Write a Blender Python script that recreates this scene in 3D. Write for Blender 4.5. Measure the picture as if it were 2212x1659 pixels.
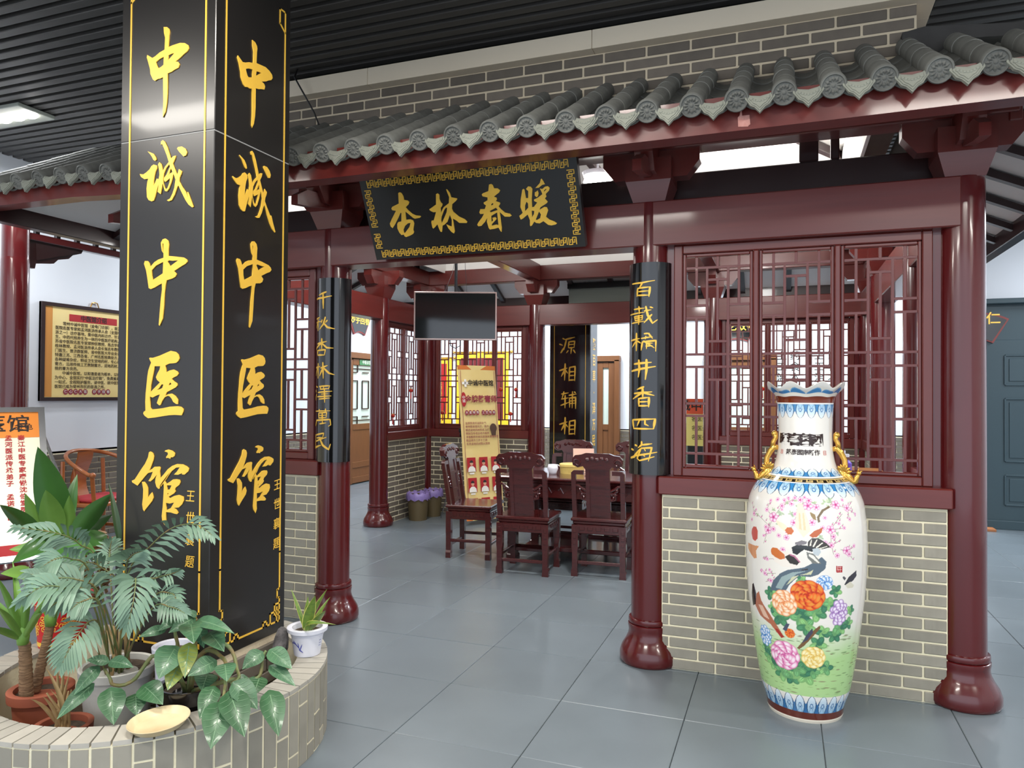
import bpy, math, random
import numpy as np
from mathutils import Vector, Matrix
for _o in list(bpy.data.objects): bpy.data.objects.remove(_o)
S = bpy.context.scene
C = S.collection
PI = math.pi
rnd = random.Random(7)

# ------------------------------------------------------------ camera, sky, lights, exposure
cd = bpy.data.cameras.new('camera'); cam = bpy.data.objects.new('camera', cd); C.objects.link(cam)
cd.sensor_fit = 'HORIZONTAL'; cd.sensor_width = 36.0; cd.lens = 36.0*1584.685/2212
cd.clip_start = .05; cd.clip_end = 60
YAW, PIT, ROL = 0.35465525, 0.0132821634, 0.0066781011
fw = Vector((-math.sin(YAW)*math.cos(PIT), math.cos(YAW)*math.cos(PIT), math.sin(PIT)))
rt = Vector((math.cos(YAW), math.sin(YAW), 0)); up = rt.cross(fw)
r2 = rt*math.cos(ROL)+up*math.sin(ROL); u2 = -rt*math.sin(ROL)+up*math.cos(ROL)
M = Matrix((r2, u2, -fw)).transposed().to_4x4(); M.translation = Vector((0, 0, 1.52))
cam.matrix_world = M
S.camera = cam
S.view_settings.view_transform = 'Standard'; S.view_settings.look = 'None'
S.view_settings.gamma = 1; S.view_settings.use_curve_mapping = False
S.view_settings.exposure = 0.95
w = bpy.data.worlds.new('world'); S.world = w; w.use_nodes = True
bg = w.node_tree.nodes['Background']; bg.inputs[0].default_value = (.80, .88, 1.0, 1); bg.inputs[1].default_value = 1.0
def area(name, loc, sx, sy, power, col=(1, .97, .93), rot=(0, 0, 0)):
    l = bpy.data.lights.new(name, 'AREA'); l.shape = 'RECTANGLE'; l.size = sx; l.size_y = sy; l.energy = power; l.color = col
    o = bpy.data.objects.new(name, l); o.location = loc; o.rotation_euler = rot; C.objects.link(o); return o
# ceiling panels of the hall in front of the pavilion (behind and beside the photographer)
for x, y in ((-4.2, .6), (-1.6, -.4), (1.2, .8), (-1.4, 1.6), (3.6, .4), (3.4, 3.2)):
    area('ceiling_panel_light', (x, y, 3.62), 1.2, .3, 38, (1, .95, .87))
area('aisle_light', (-5.7, 4.0, 3.60), .6, .6, 34, (.94, .97, 1))
area('aisle_light', (-5.6, 7.5, 3.60), .6, 1.2, 60, (.90, .95, 1))
area('aisle_light', (-5.4, 10.9, 3.60), 1.2, .6, 60, (.88, .94, 1))
for x in (-3.4, -.6, 1.6): area('rear_hall_light', (x, 11.2, 3.60), 1.2, .6, 75, (.88, .94, 1))
for x, y in ((3.2, 6.2), (4.2, 8.6)): area('right_hall_light', (x, y, 3.60), .6, 1.2, 60, (.90, .95, 1))
def point(name, loc, r, power, col=(1, .98, .95)):
    l = bpy.data.lights.new(name, 'POINT'); l.shadow_soft_size = r; l.energy = power; l.color = col
    o = bpy.data.objects.new(name, l); o.location = loc; C.objects.link(o); return o
for x, y in ((-3.3, 6.1), (-.3, 6.3)): point('pavilion_fill', (x, y, 3.15), .15, 42)  # added fill points without a fitting, brighten the white ceiling inside the pavilion

# ------------------------------------------------------------ materials
def lin(c):
    return tuple(((v/255)/12.92 if v/255 <= .04045 else ((v/255+.055)/1.055)**2.4) for v in c)
MATS = {}
def mat(name, rgb, rough=.5, metal=0., var=0., noise=0., nscale=8., bump=0., coat=0., emit=0., spec=.5, ncol=None, trans=0., stretch=None):
    """procedural Principled material: object-random value variation (var), noise mottling (noise), fine bump"""
    m = bpy.data.materials.new(name); m.use_nodes = True; nt = m.node_tree; b = nt.nodes['Principled BSDF']
    c = lin(rgb)+(1,)
    b.inputs['Base Color'].default_value = c; b.inputs['Roughness'].default_value = rough; b.inputs['Metallic'].default_value = metal
    b.inputs['Coat Weight'].default_value = coat; b.inputs['Coat Roughness'].default_value = .08
    b.inputs['Specular IOR Level'].default_value = spec
    if trans: b.inputs['Transmission Weight'].default_value = trans
    if emit:
        b.inputs['Emission Color'].default_value = c; b.inputs['Emission Strength'].default_value = emit
    last = None
    if noise or bump:
        tc = nt.nodes.new('ShaderNodeTexCoord'); no = nt.nodes.new('ShaderNodeTexNoise'); no.inputs['Scale'].default_value = nscale; no.inputs['Detail'].default_value = 5
        mp = nt.nodes.new('ShaderNodeMapping'); nt.links.new(tc.outputs['Object'], mp.inputs[0]); nt.links.new(mp.outputs[0], no.inputs['Vector'])
        if stretch: mp.inputs['Scale'].default_value = stretch
        if noise:
            mx = nt.nodes.new('ShaderNodeMix'); mx.data_type = 'RGBA'
            mx.inputs[6].default_value = c; c2 = lin(ncol) if ncol else tuple(v*.45 for v in c[:3]); mx.inputs[7].default_value = tuple(c2)+(1,)
            mr = nt.nodes.new('ShaderNodeMapRange'); mr.inputs[1].default_value = .42; mr.inputs[2].default_value = .72; mr.inputs[4].default_value = noise
            nt.links.new(no.outputs['Fac'], mr.inputs[0]); nt.links.new(mr.outputs[0], mx.inputs[0]); last = mx.outputs[2]
        if bump:
            bp = nt.nodes.new('ShaderNodeBump'); bp.inputs['Strength'].default_value = bump; bp.inputs['Distance'].default_value = .01
            nt.links.new(no.outputs['Fac'], bp.inputs['Height']); nt.links.new(bp.outputs[0], b.inputs['Normal'])
    if var:
        oi = nt.nodes.new('ShaderNodeObjectInfo'); mr = nt.nodes.new('ShaderNodeMapRange'); mr.inputs[3].default_value = 1-var; mr.inputs[4].default_value = 1+var
        nt.links.new(oi.outputs['Random'], mr.inputs[0]); hs = nt.nodes.new('ShaderNodeHueSaturation'); nt.links.new(mr.outputs[0], hs.inputs['Value'])
        if last: nt.links.new(last, hs.inputs['Color'])
        else: hs.inputs['Color'].default_value = c
        last = hs.outputs[0]
    if last: nt.links.new(last, b.inputs['Base Color'])
    MATS[name] = m; return m
RED = mat('red_lacquer', (84, 17, 19), .24, coat=.5, noise=.25, nscale=3, ncol=(68, 12, 14))
REDB = mat('red_beam_paint', (100, 36, 31), .34, coat=.25, noise=.4, nscale=5, ncol=(80, 24, 22), stretch=(.5, 6, 6))
REDW = mat('red_window_paint', (100, 38, 32), .32, coat=.3, noise=.3, nscale=9, ncol=(84, 30, 27))
DARKW = mat('dark_brown_wood', (38, 14, 14), .4, coat=.2)
FLOORM = mat('slate_floor_tile', (112, 122, 129), .28, var=.04, noise=.35, nscale=3, ncol=(100, 109, 115), bump=.02)
GROUT = mat('floor_grout', (150, 156, 158), .8)
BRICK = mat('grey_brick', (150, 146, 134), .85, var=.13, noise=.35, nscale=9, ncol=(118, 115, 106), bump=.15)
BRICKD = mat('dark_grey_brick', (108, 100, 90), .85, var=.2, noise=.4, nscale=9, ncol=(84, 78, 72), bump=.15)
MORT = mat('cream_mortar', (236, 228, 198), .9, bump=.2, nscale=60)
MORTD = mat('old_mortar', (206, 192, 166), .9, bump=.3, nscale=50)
TILE = mat('grey_roof_tile', (112, 113, 108), .8, var=.16, noise=.5, nscale=12, ncol=(78, 78, 74), bump=.2)
TILEL = mat('pale_roof_tile', (140, 142, 130), .8, var=.12, noise=.5, nscale=20, ncol=(118, 120, 112), bump=.2)
WHITE = mat('white_plaster', (226, 230, 236), .9, noise=.1, nscale=2, ncol=(214, 218, 226))
CREAM = mat('cream_cornice', (228, 214, 190), .8)
SOFF = mat('white_soffit_board', (232, 230, 226), .8)
SLAT = mat('black_ceiling_slat', (66, 64, 62), .5, var=.1)
VOID = mat('dark_ceiling_void', (14, 14, 15), .9)
BLACK = mat('black_board', (34, 32, 31), .30, coat=.15, noise=.15, nscale=2, ncol=(28, 27, 27))
BLACKG = mat('black_gloss_board', (16, 17, 19), .14, coat=.6)
GOLD = mat('gold_paint', (248, 198, 76), .36, metal=.15, noise=.15, nscale=30, ncol=(220, 166, 60))
GOLDM = mat('gilt', (214, 164, 78), .25, metal=.75)
STEEL = mat('steel', (170, 172, 176), .25, metal=.9)
DSTEEL = mat('dark_steel', (60, 62, 66), .35, metal=.8)
WPLAS = mat('white_plastic', (226, 228, 240), .35)
CHAIRW = mat('dark_rosewood', (74, 24, 24), .24, coat=.6, noise=.5, nscale=14, ncol=(50, 15, 16), stretch=(1, 1, 5))
TERRA = mat('terracotta', (160, 86, 62), .7, noise=.3, nscale=10, ncol=(140, 74, 54))
SOIL = mat('potting_soil', (84, 72, 60), .95, noise=.7, nscale=60, ncol=(44, 36, 30), bump=.8)
LEAFA = mat('dark_green_leaf', (74, 112, 78), .34, var=.12, noise=.3, nscale=18, ncol=(98, 140, 100), coat=.15)
LEAFY = mat('yellowing_leaf', (140, 150, 70), .4, noise=.6, nscale=14, ncol=(96, 128, 66))
LEAFB = mat('broad_leaf', (66, 112, 52), .36, var=.2, noise=.3, nscale=10, ncol=(84, 132, 64), coat=.15)
LEAFP = mat('palm_leaf', (112, 142, 120), .42, var=.15, noise=.35, nscale=14, ncol=(82, 116, 84))
LEAFL = mat('light_green_leaf', (116, 158, 72), .4, var=.15, noise=.3, nscale=12, ncol=(86, 132, 58))
STEMG = mat('green_stem', (104, 120, 72), .5, noise=.6, nscale=30, ncol=(150, 96, 60))
BARK = mat('ringed_bark', (142, 112, 82), .85, noise=.7, nscale=25, ncol=(84, 62, 44), bump=.8, stretch=(1, 1, 5))
STRAW = mat('dry_leaf', (176, 150, 104), .7, var=.15, noise=.4, nscale=20, ncol=(140, 112, 76))

# ------------------------------------------------------------ geometry helpers
class MB:
    """collects polygons and links them as ONE mesh object"""
    def __init__(s): s.v = []; s.f = []; s.mi = []; s.k = 0
    def add(s, vs, fs):
        n = len(s.v); s.v += [tuple(p) for p in vs]; s.f += [tuple(i+n for i in f) for f in fs]; s.mi += [s.k]*len(fs)
        return s
    def box(s, c, d, rz=0., b=0., tilt=None):
        x, y, z = d[0]/2, d[1]/2, d[2]/2
        R = Matrix.Rotation(rz, 3, 'Z')
        if tilt: R = R @ Matrix.Rotation(tilt[1], 3, tilt[0])
        c = Vector(c)
        if b <= 0:
            P = [(i*x, j*y, k*z) for k in (-1, 1) for j in (-1, 1) for i in (-1, 1)]
            F = [(0, 2, 3, 1), (4, 5, 7, 6), (0, 1, 5, 4), (2, 6, 7, 3), (0, 4, 6, 2), (1, 3, 7, 5)]
        else:
            b = min(b, x*.9, y*.9, z*.9); P = []; ix = {}
            for k in (-1, 1):
                for j in (-1, 1):
                    for i in (-1, 1):
                        for a in range(3):
                            q = [i*(x-b), j*(y-b), k*(z-b)]; q[a] = (i*x, j*y, k*z)[a]; ix[i, j, k, a] = len(P); P.append(q)
            F = []
            for a in range(3):
                u, v = (a+1) % 3, (a+2) % 3
                for g in (-1, 1):
                    cc = [(-1, -1), (1, -1), (1, 1), (-1, 1)]
                    def key(p, q):
                        t = [0, 0, 0]; t[a] = g; t[u] = p; t[v] = q; return tuple(t)
                    f = [ix[key(p, q)+(a,)] for p, q in cc]; F.append(f if g > 0 else f[::-1])
            for a in range(3):
                u, v = (a+1) % 3, (a+2) % 3
                for p in (-1, 1):
                    for q in (-1, 1):
                        def key(g):
                            t = [0, 0, 0]; t[a] = g; t[u] = p; t[v] = q; return tuple(t)
                        f = [ix[key(-1)+(u,)], ix[key(1)+(u,)], ix[key(1)+(v,)], ix[key(-1)+(v,)]]
                        F.append(f if p*q > 0 else f[::-1])
            for i in (-1, 1):
                for j in (-1, 1):
                    for k in (-1, 1):
                        f = [ix[i, j, k, 0], ix[i, j, k, 1], ix[i, j, k, 2]]; F.append(f if i*j*k > 0 else f[::-1])
        return s.add([c+R @ Vector(p) for p in P], F)
    def lathe(s, prof, c=(0, 0, 0), n=32, cap=True, wave=None):
        vs = []; fs = []; m = len(prof)
        for z, r in prof:
            for i in range(n):
                a = 2*PI*i/n; vs.append((c[0]+r*math.cos(a), c[1]+r*math.sin(a), c[2]+z))
        for j in range(m-1):
            for i in range(n):
                k = (i+1) % n; fs.append((j*n+i, j*n+k, (j+1)*n+k, (j+1)*n+i))
        if cap: fs.append(tuple(range(n))[::-1]); fs.append(tuple((m-1)*n+i for i in range(n)))
        return s.add(vs, fs)
    def tube(s, pts, r, n=8, cap=True):
        pts = [Vector(p) for p in pts]; rs = r if isinstance(r, (list, tuple)) else [r]*len(pts)
        vs = []; fs = []; prev = None
        for i, p in enumerate(pts):
            t = (pts[min(i+1, len(pts)-1)]-pts[max(i-1, 0)]).normalized()
            if prev is None: a = t.orthogonal().normalized()
            else:
                a = prev-t*prev.dot(t); a = a.normalized() if a.length > 1e-6 else t.orthogonal().normalized()
            prev = a; b = t.cross(a)
            for k in range(n): vs.append(p+(a*math.cos(2*PI*k/n)+b*math.sin(2*PI*k/n))*rs[i])
        for i in range(len(pts)-1):
            for k in range(n): q = (k+1) % n; fs.append((i*n+k, i*n+q, (i+1)*n+q, (i+1)*n+k))
        if cap: fs.append(tuple(range(n))[::-1]); fs.append(tuple((len(pts)-1)*n+k for k in range(n)))
        return s.add(vs, fs)
    def prism(s, poly, f, h0, h1):
        """extrude a polygon; f(u, v, h) -> point"""
        n = len(poly); vs = [f(u, v, h0) for u, v in poly]+[f(u, v, h1) for u, v in poly]
        fs = [tuple(range(n))[::-1], tuple(range(n, 2*n))]+[(i, (i+1) % n, n+(i+1) % n, n+i) for i in range(n)]
        return s.add(vs, fs)
    def ball(s, c, r, n=10, m=6, sc=(1, 1, 1)):
        vs = [(c[0], c[1], c[2]-r*sc[2])]; fs = []
        for j in range(1, m):
            a = -PI/2+PI*j/m
            for i in range(n): t = 2*PI*i/n; vs.append((c[0]+r*sc[0]*math.cos(a)*math.cos(t), c[1]+r*sc[1]*math.cos(a)*math.sin(t), c[2]+r*sc[2]*math.sin(a)))
        vs.append((c[0], c[1], c[2]+r*sc[2])); L = len(vs)-1
        for i in range(n):
            k = (i+1) % n; fs.append((0, 1+k, 1+i)); fs.append((L, 1+(m-2)*n+i, 1+(m-2)*n+k))
            for j in range(m-2): fs.append((1+j*n+i, 1+j*n+k, 1+(j+1)*n+k, 1+(j+1)*n+i))
        return s.add(vs, fs)
    def mesh(s, name, mats, smooth=False):
        me = bpy.data.meshes.new(name); me.from_pydata(s.v, [], s.f)
        for m in (mats if isinstance(mats, (list, tuple)) else [mats]): me.materials.append(m)
        if any(s.mi): me.polygons.foreach_set('material_index', s.mi)
        if smooth: smoothed(me, smooth)
        me.update(); return me
    def obj(s, name, mats, parent=None, smooth=False, kind=None):
        return link(name, s.mesh(name, mats, smooth), parent, kind=kind)
def smoothed(me, ang):
    me.polygons.foreach_set('use_smooth', [True]*len(me.polygons))
    if ang is not True: me.set_sharp_from_angle(angle=math.radians(ang))
def link(name, data, parent=None, loc=None, rz=None, scale=None, kind=None):
    o = bpy.data.objects.new(name, data); C.objects.link(o)
    if parent is not None: o.parent = parent
    if loc is not None: o.location = loc
    if rz is not None: o.rotation_euler = (0, 0, rz)
    if scale is not None: o.scale = scale
    if kind: o['kind'] = kind
    return o
def tag(o, label, cat, group=None, kind=None):
    o['label'] = label; o['category'] = cat
    if group: o['group'] = group
    if kind: o['kind'] = kind
    return o
def thing(name, label, cat, loc=(0, 0, 0), rz=0., group=None, kind=None):
    o = bpy.data.objects.new(name, None); C.objects.link(o); o.location = loc; o.rotation_euler = (0, 0, rz); o.empty_display_size = .1
    return tag(o, label, cat, group, kind or 'thing')
def dup(root, loc, rz=None, label=None, group=None):
    r = root.copy(); C.objects.link(r); r.location = loc
    if rz is not None: r.rotation_euler = (0, 0, rz)
    if label: r['label'] = label
    if group: r['group'] = group
    for ch in list(root.children):
        c = ch.copy(); C.objects.link(c); c.parent = r
        for g in list(ch.children):
            d = g.copy(); C.objects.link(d); d.parent = c
    return r
def fill2d(loops, name, mats, depth, xf, parent, smooth=False):
    """outline loops (with holes) -> one thin solid letter; xf(u, v, h) -> point"""
    cu = bpy.data.curves.new('outline', 'CURVE'); cu.dimensions = '2D'; cu.fill_mode = 'BOTH'; cu.extrude = depth/2
    for L in loops:
        sp = cu.splines.new('POLY'); sp.points.add(len(L)-1)
        for p, (a, b) in zip(sp.points, L): p.co = (a, b, 0, 1)
        sp.use_cyclic_u = True
    o = bpy.data.objects.new('outline', cu); C.objects.link(o); dg = bpy.context.evaluated_depsgraph_get()
    me = bpy.data.meshes.new_from_object(o.evaluated_get(dg)); bpy.data.objects.remove(o); bpy.data.curves.remove(cu)
    for v in me.vertices: v.co = xf(v.co.x, v.co.y, v.co.z+depth/2)
    me.materials.clear(); me.materials.append(mats); me.name = name; me.update()
    return link(name, me, parent)
def text(body, size, mats, xf, parent, name='lettering', align='CENTER', bold=0., spacing=1., line=1., depth=.0012):
    """print: text turned into a thin mesh; xf(u, v, h) -> point"""
    cu = bpy.data.curves.new('print', 'FONT'); cu.body = body; cu.size = size; cu.align_x = align; cu.align_y = 'CENTER'; cu.offset = bold
    cu.space_character = spacing; cu.space_line = line; cu.resolution_u = 2; cu.extrude = depth/2
    o = bpy.data.objects.new('print', cu); C.objects.link(o); dg = bpy.context.evaluated_depsgraph_get()
    me = bpy.data.meshes.new_from_object(o.evaluated_get(dg)); bpy.data.objects.remove(o); bpy.data.curves.remove(cu)
    for v in me.vertices: v.co = xf(v.co.x, v.co.y, v.co.z+depth/2)
    me.materials.clear(); me.materials.append(mats); me.name = name; me.update()
    return link(name, me, parent, kind='stuff' if len(body) > 12 else None)
def ribbon(mb, pts, w, f, h0, h1, taper=True):
    """one brush stroke: centre line with a width that swells and thins"""
    P = [Vector(p) for p in pts]; Q = []
    for a, b in zip(P, P[1:]):
        n = max(2, int((b-a).length/max(w, 1e-4)*1.5))
        Q += [a.lerp(b, i/n) for i in range(n)]
    Q.append(P[-1]); n = len(Q); L = []; R = []
    for i, q in enumerate(Q):
        t = (Q[min(i+1, n-1)]-Q[max(i-1, 0)]).normalized(); nn = Vector((-t.y, t.x)); u = i/(n-1)
        k = w/2*((.82+.3*math.sin(PI*min(1, u*1.25))-.35*max(0, u-.65)/.35) if taper else 1)
        L.append(q+nn*k); R.append(q-nn*k)
    t0 = (Q[1]-Q[0]).normalized(); t1 = (Q[-1]-Q[-2]).normalized()
    if taper:
        poly = L+[Q[-1]+t1*w*.35]+R[::-1]+[Q[0]-t0*w*.3]
    else: poly = L+R[::-1]
    # faces as quads between the two edges
    m = len(L); vs = [f(p.x, p.y, h) for h in (h0, h1) for p in L+R]
    fs = []
    for i in range(m-1):
        fs.append((2*m+i, 2*m+i+1, 3*m+i+1, 3*m+i)[::-1]); fs.append((i, i+1, 2*m+i+1, 2*m+i)); fs.append((m+i, 3*m+i, 3*m+i+1, m+i+1))
    fs.append((0, 2*m, 3*m, m)); fs.append((m-1, 2*m-1, 4*m-1, 3*m-1))
    if taper:
        for tip, i in ((Q[-1]+t1*w*.35, m-1), (Q[0]-t0*w*.3, 0)):
            k = len(vs); vs.append(f(tip.x, tip.y, h1)); fs.append((2*m+i, 3*m+i, k) if i == 0 else (3*m+i, 2*m+i, k))
    mb.add(vs, fs)
def V3(p): return Vector((p[0]/1e3, p[1]/1e3, p[2]/1e3))
# ------------------------------------------------------------ measured outlines (millimetres in the plane of each board), leaf and spine points (mm)
PILLAR_L=[[[(-2554,3119),(-2535,3116),(-2523,3106),(-2520,3095),(-2523,3075),(-2525,3026),(-2503,3030),(-2461,3034),(-2434,3029),(-2415,3017),(-2412,3003),(-2420,2991),(-2440,2981),(-2457,2970),(-2488,2956),(-2470,2953),(-2463,2943),(-2468,2927),(-2490,2921),(-2508,2914),(-2528,2911),(-2528,2870),(-2528,2824),(-2531,2781),(-2538,2744),(-2551,2721),(-2553,2736),(-2550,2792),(-2552,2846),(-2554,2898),(-2570,2894),(-2584,2894),(-2600,2888),(-2612,2896),(-2626,2922),(-2629,2944),(-2640,2976),(-2649,3000),(-2646,3010),(-2631,3001),(-2616,2992),(-2600,2997),(-2575,3010),(-2547,3018),(-2546,3049),(-2545,3070),(-2552,3093)],[(-2596,2971),(-2575,2981),(-2551,2987),(-2552,2952),(-2565,2945),(-2578,2941),(-2584,2945),(-2592,2961)],[(-2524,2990),(-2505,2994),(-2492,2994),(-2512,2978),(-2528,2968)]],[[(-2637,2580),(-2621,2574),(-2603,2566),(-2591,2551),(-2586,2539),(-2593,2533),(-2603,2539),(-2612,2554),(-2622,2566)],[(-2681,2484),(-2660,2480),(-2643,2487),(-2624,2499),(-2614,2512),(-2601,2518),(-2583,2512),(-2582,2500),(-2591,2484),(-2596,2464),(-2600,2443),(-2601,2424),(-2593,2434),(-2582,2454),(-2571,2451),(-2567,2469),(-2569,2490),(-2576,2516),(-2568,2525),(-2558,2516),(-2553,2501),(-2548,2485),(-2536,2502),(-2515,2520),(-2527,2551),(-2544,2586),(-2554,2603),(-2561,2601),(-2561,2614),(-2551,2620),(-2540,2613),(-2525,2588),(-2514,2560),(-2503,2534),(-2490,2543),(-2477,2544),(-2482,2529),(-2493,2512),(-2486,2497),(-2471,2467),(-2466,2460),(-2458,2484),(-2442,2473),(-2446,2460),(-2454,2446),(-2456,2432),(-2440,2407),(-2419,2382),(-2404,2353),(-2411,2379),(-2406,2379),(-2392,2348),(-2375,2314),(-2381,2310),(-2402,2324),(-2419,2345),(-2440,2379),(-2460,2413),(-2466,2406),(-2479,2376),(-2495,2352),(-2512,2348),(-2523,2353),(-2505,2360),(-2492,2381),(-2482,2405),(-2476,2440),(-2488,2466),(-2492,2454),(-2499,2432),(-2512,2404),(-2523,2392),(-2535,2395),(-2541,2410),(-2548,2430),(-2552,2416),(-2558,2383),(-2576,2395),(-2571,2428),(-2581,2404),(-2590,2377),(-2597,2359),(-2610,2356),(-2627,2363),(-2637,2377),(-2640,2415),(-2636,2444),(-2631,2458),(-2653,2458),(-2673,2470)],[(-2542,2473),(-2529,2495),(-2512,2510),(-2508,2499),(-2516,2485),(-2526,2467),(-2540,2454),(-2542,2446),(-2536,2435),(-2528,2437),(-2507,2449),(-2509,2432),(-2520,2408),(-2528,2402),(-2536,2410),(-2545,2432),(-2546,2450)],[(-2519,2460),(-2502,2491),(-2493,2474),(-2507,2469)],[(-2470,2574),(-2464,2580),(-2443,2580),(-2424,2569),(-2415,2553),(-2420,2539),(-2434,2536),(-2442,2544),(-2458,2559)]],[[(-2649,2083),(-2644,2095),(-2628,2094),(-2619,2085),(-2612,2068),(-2589,2087),(-2567,2097),(-2538,2103),(-2538,2122),(-2548,2134),(-2552,2153),(-2554,2170),(-2544,2184),(-2530,2187),(-2514,2177),(-2509,2161),(-2511,2137),(-2512,2110),(-2474,2105),(-2426,2098),(-2409,2089),(-2404,2080),(-2415,2070),(-2439,2060),(-2478,2042),(-2464,2030),(-2470,2017),(-2486,2010),(-2518,2004),(-2525,1982),(-2530,1947),(-2532,1896),(-2538,1838),(-2555,1806),(-2560,1811),(-2556,1857),(-2550,1924),(-2544,1964),(-2545,1991),(-2561,1986),(-2586,1975),(-2608,1969),(-2620,1974),(-2627,2011),(-2636,2052)],[(-2604,2052),(-2580,2071),(-2539,2085),(-2541,2035),(-2566,2023),(-2597,2009),(-2603,2029)],[(-2515,2085),(-2508,2090),(-2487,2087),(-2456,2087),(-2477,2076),(-2499,2064)],[(-2544,2166),(-2539,2165),(-2539,2126),(-2543,2133)]],[[(-2612,1664),(-2608,1668),(-2590,1667),(-2552,1676),(-2519,1687),(-2491,1696),(-2463,1691),(-2449,1681),(-2442,1665),(-2447,1653),(-2459,1644),(-2476,1642),(-2498,1641),(-2520,1633),(-2516,1619),(-2515,1603),(-2495,1611),(-2473,1615),(-2453,1607),(-2446,1598),(-2453,1588),(-2472,1581),(-2483,1575),(-2472,1565),(-2454,1556),(-2451,1547),(-2460,1538),(-2488,1526),(-2510,1517),(-2520,1500),(-2502,1508),(-2482,1511),(-2462,1501),(-2448,1486),(-2446,1466),(-2456,1466),(-2473,1475),(-2482,1489),(-2493,1499),(-2504,1501),(-2521,1495),(-2535,1479),(-2543,1462),(-2551,1459),(-2565,1469),(-2558,1485),(-2548,1507),(-2564,1503),(-2589,1493),(-2605,1497),(-2603,1469),(-2602,1450),(-2593,1441),(-2568,1443),(-2532,1447),(-2492,1454),(-2450,1457),(-2431,1455),(-2417,1446),(-2417,1435),(-2425,1418),(-2464,1419),(-2497,1417),(-2534,1412),(-2574,1406),(-2614,1402),(-2633,1412),(-2642,1422),(-2639,1430),(-2629,1435),(-2631,1474),(-2629,1513),(-2625,1546),(-2621,1584),(-2616,1611),(-2606,1635),(-2600,1646)],[(-2580,1630),(-2548,1630),(-2552,1615),(-2563,1599),(-2572,1582),(-2565,1570),(-2549,1559),(-2573,1540),(-2604,1515),(-2600,1547),(-2591,1584),(-2583,1617)],[(-2539,1551),(-2529,1550),(-2535,1535),(-2547,1530),(-2565,1526),(-2553,1535)],[(-2491,1560),(-2484,1552),(-2500,1545),(-2498,1551)]],[[(-2606,1253),(-2598,1257),(-2585,1251),(-2578,1238),(-2580,1222),(-2592,1194),(-2605,1172),(-2586,1182),(-2573,1191),(-2546,1193),(-2540,1188),(-2544,1174),(-2541,1142),(-2519,1162),(-2498,1184),(-2474,1199),(-2448,1208),(-2417,1208),(-2396,1201),(-2383,1193),(-2385,1180),(-2406,1164),(-2420,1165),(-2419,1170),(-2442,1162),(-2464,1162),(-2448,1175),(-2432,1195),(-2453,1192),(-2477,1176),(-2492,1159),(-2505,1142),(-2514,1133),(-2505,1120),(-2489,1128),(-2468,1141),(-2450,1143),(-2433,1141),(-2428,1132),(-2434,1119),(-2453,1107),(-2458,1098),(-2453,1091),(-2464,1080),(-2493,1065),(-2485,1059),(-2459,1071),(-2436,1076),(-2411,1070),(-2408,1054),(-2417,1037),(-2435,1022),(-2462,1019),(-2450,1014),(-2437,1000),(-2443,993),(-2458,994),(-2478,998),(-2505,998),(-2506,978),(-2504,962),(-2512,941),(-2526,960),(-2529,979),(-2524,1022),(-2521,1064),(-2519,1105),(-2521,1123),(-2535,1107),(-2538,1108),(-2508,1142),(-2484,1173),(-2503,1155),(-2529,1127),(-2542,1110),(-2542,1098),(-2550,1096),(-2561,1105),(-2568,1123),(-2567,1140),(-2559,1158),(-2577,1139),(-2595,1126),(-2607,1128),(-2594,1144),(-2582,1169),(-2610,1162),(-2629,1145),(-2653,1121),(-2669,1104),(-2700,1117),(-2703,1124),(-2686,1131),(-2673,1147),(-2651,1175),(-2627,1203),(-2611,1231)],[(-2502,1114),(-2476,1115),(-2486,1097),(-2500,1095)],[(-2498,1081),(-2492,1080),(-2500,1067)],[(-2506,1038),(-2485,1036),(-2461,1042),(-2479,1017),(-2504,1006)],[(-2644,1122),(-2631,1123),(-2619,1112),(-2610,1098),(-2609,1075),(-2612,1050),(-2598,1068),(-2586,1079),(-2577,1058),(-2584,1042),(-2608,1017),(-2624,1000),(-2628,993),(-2636,1001),(-2641,1024),(-2637,1053),(-2636,1090)],[(-2518,1260),(-2512,1265),(-2497,1269),(-2475,1264),(-2461,1255),(-2462,1242),(-2472,1236),(-2482,1236),(-2485,1229),(-2499,1233),(-2507,1231),(-2509,1236),(-2498,1248),(-2500,1256)]]]
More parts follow.
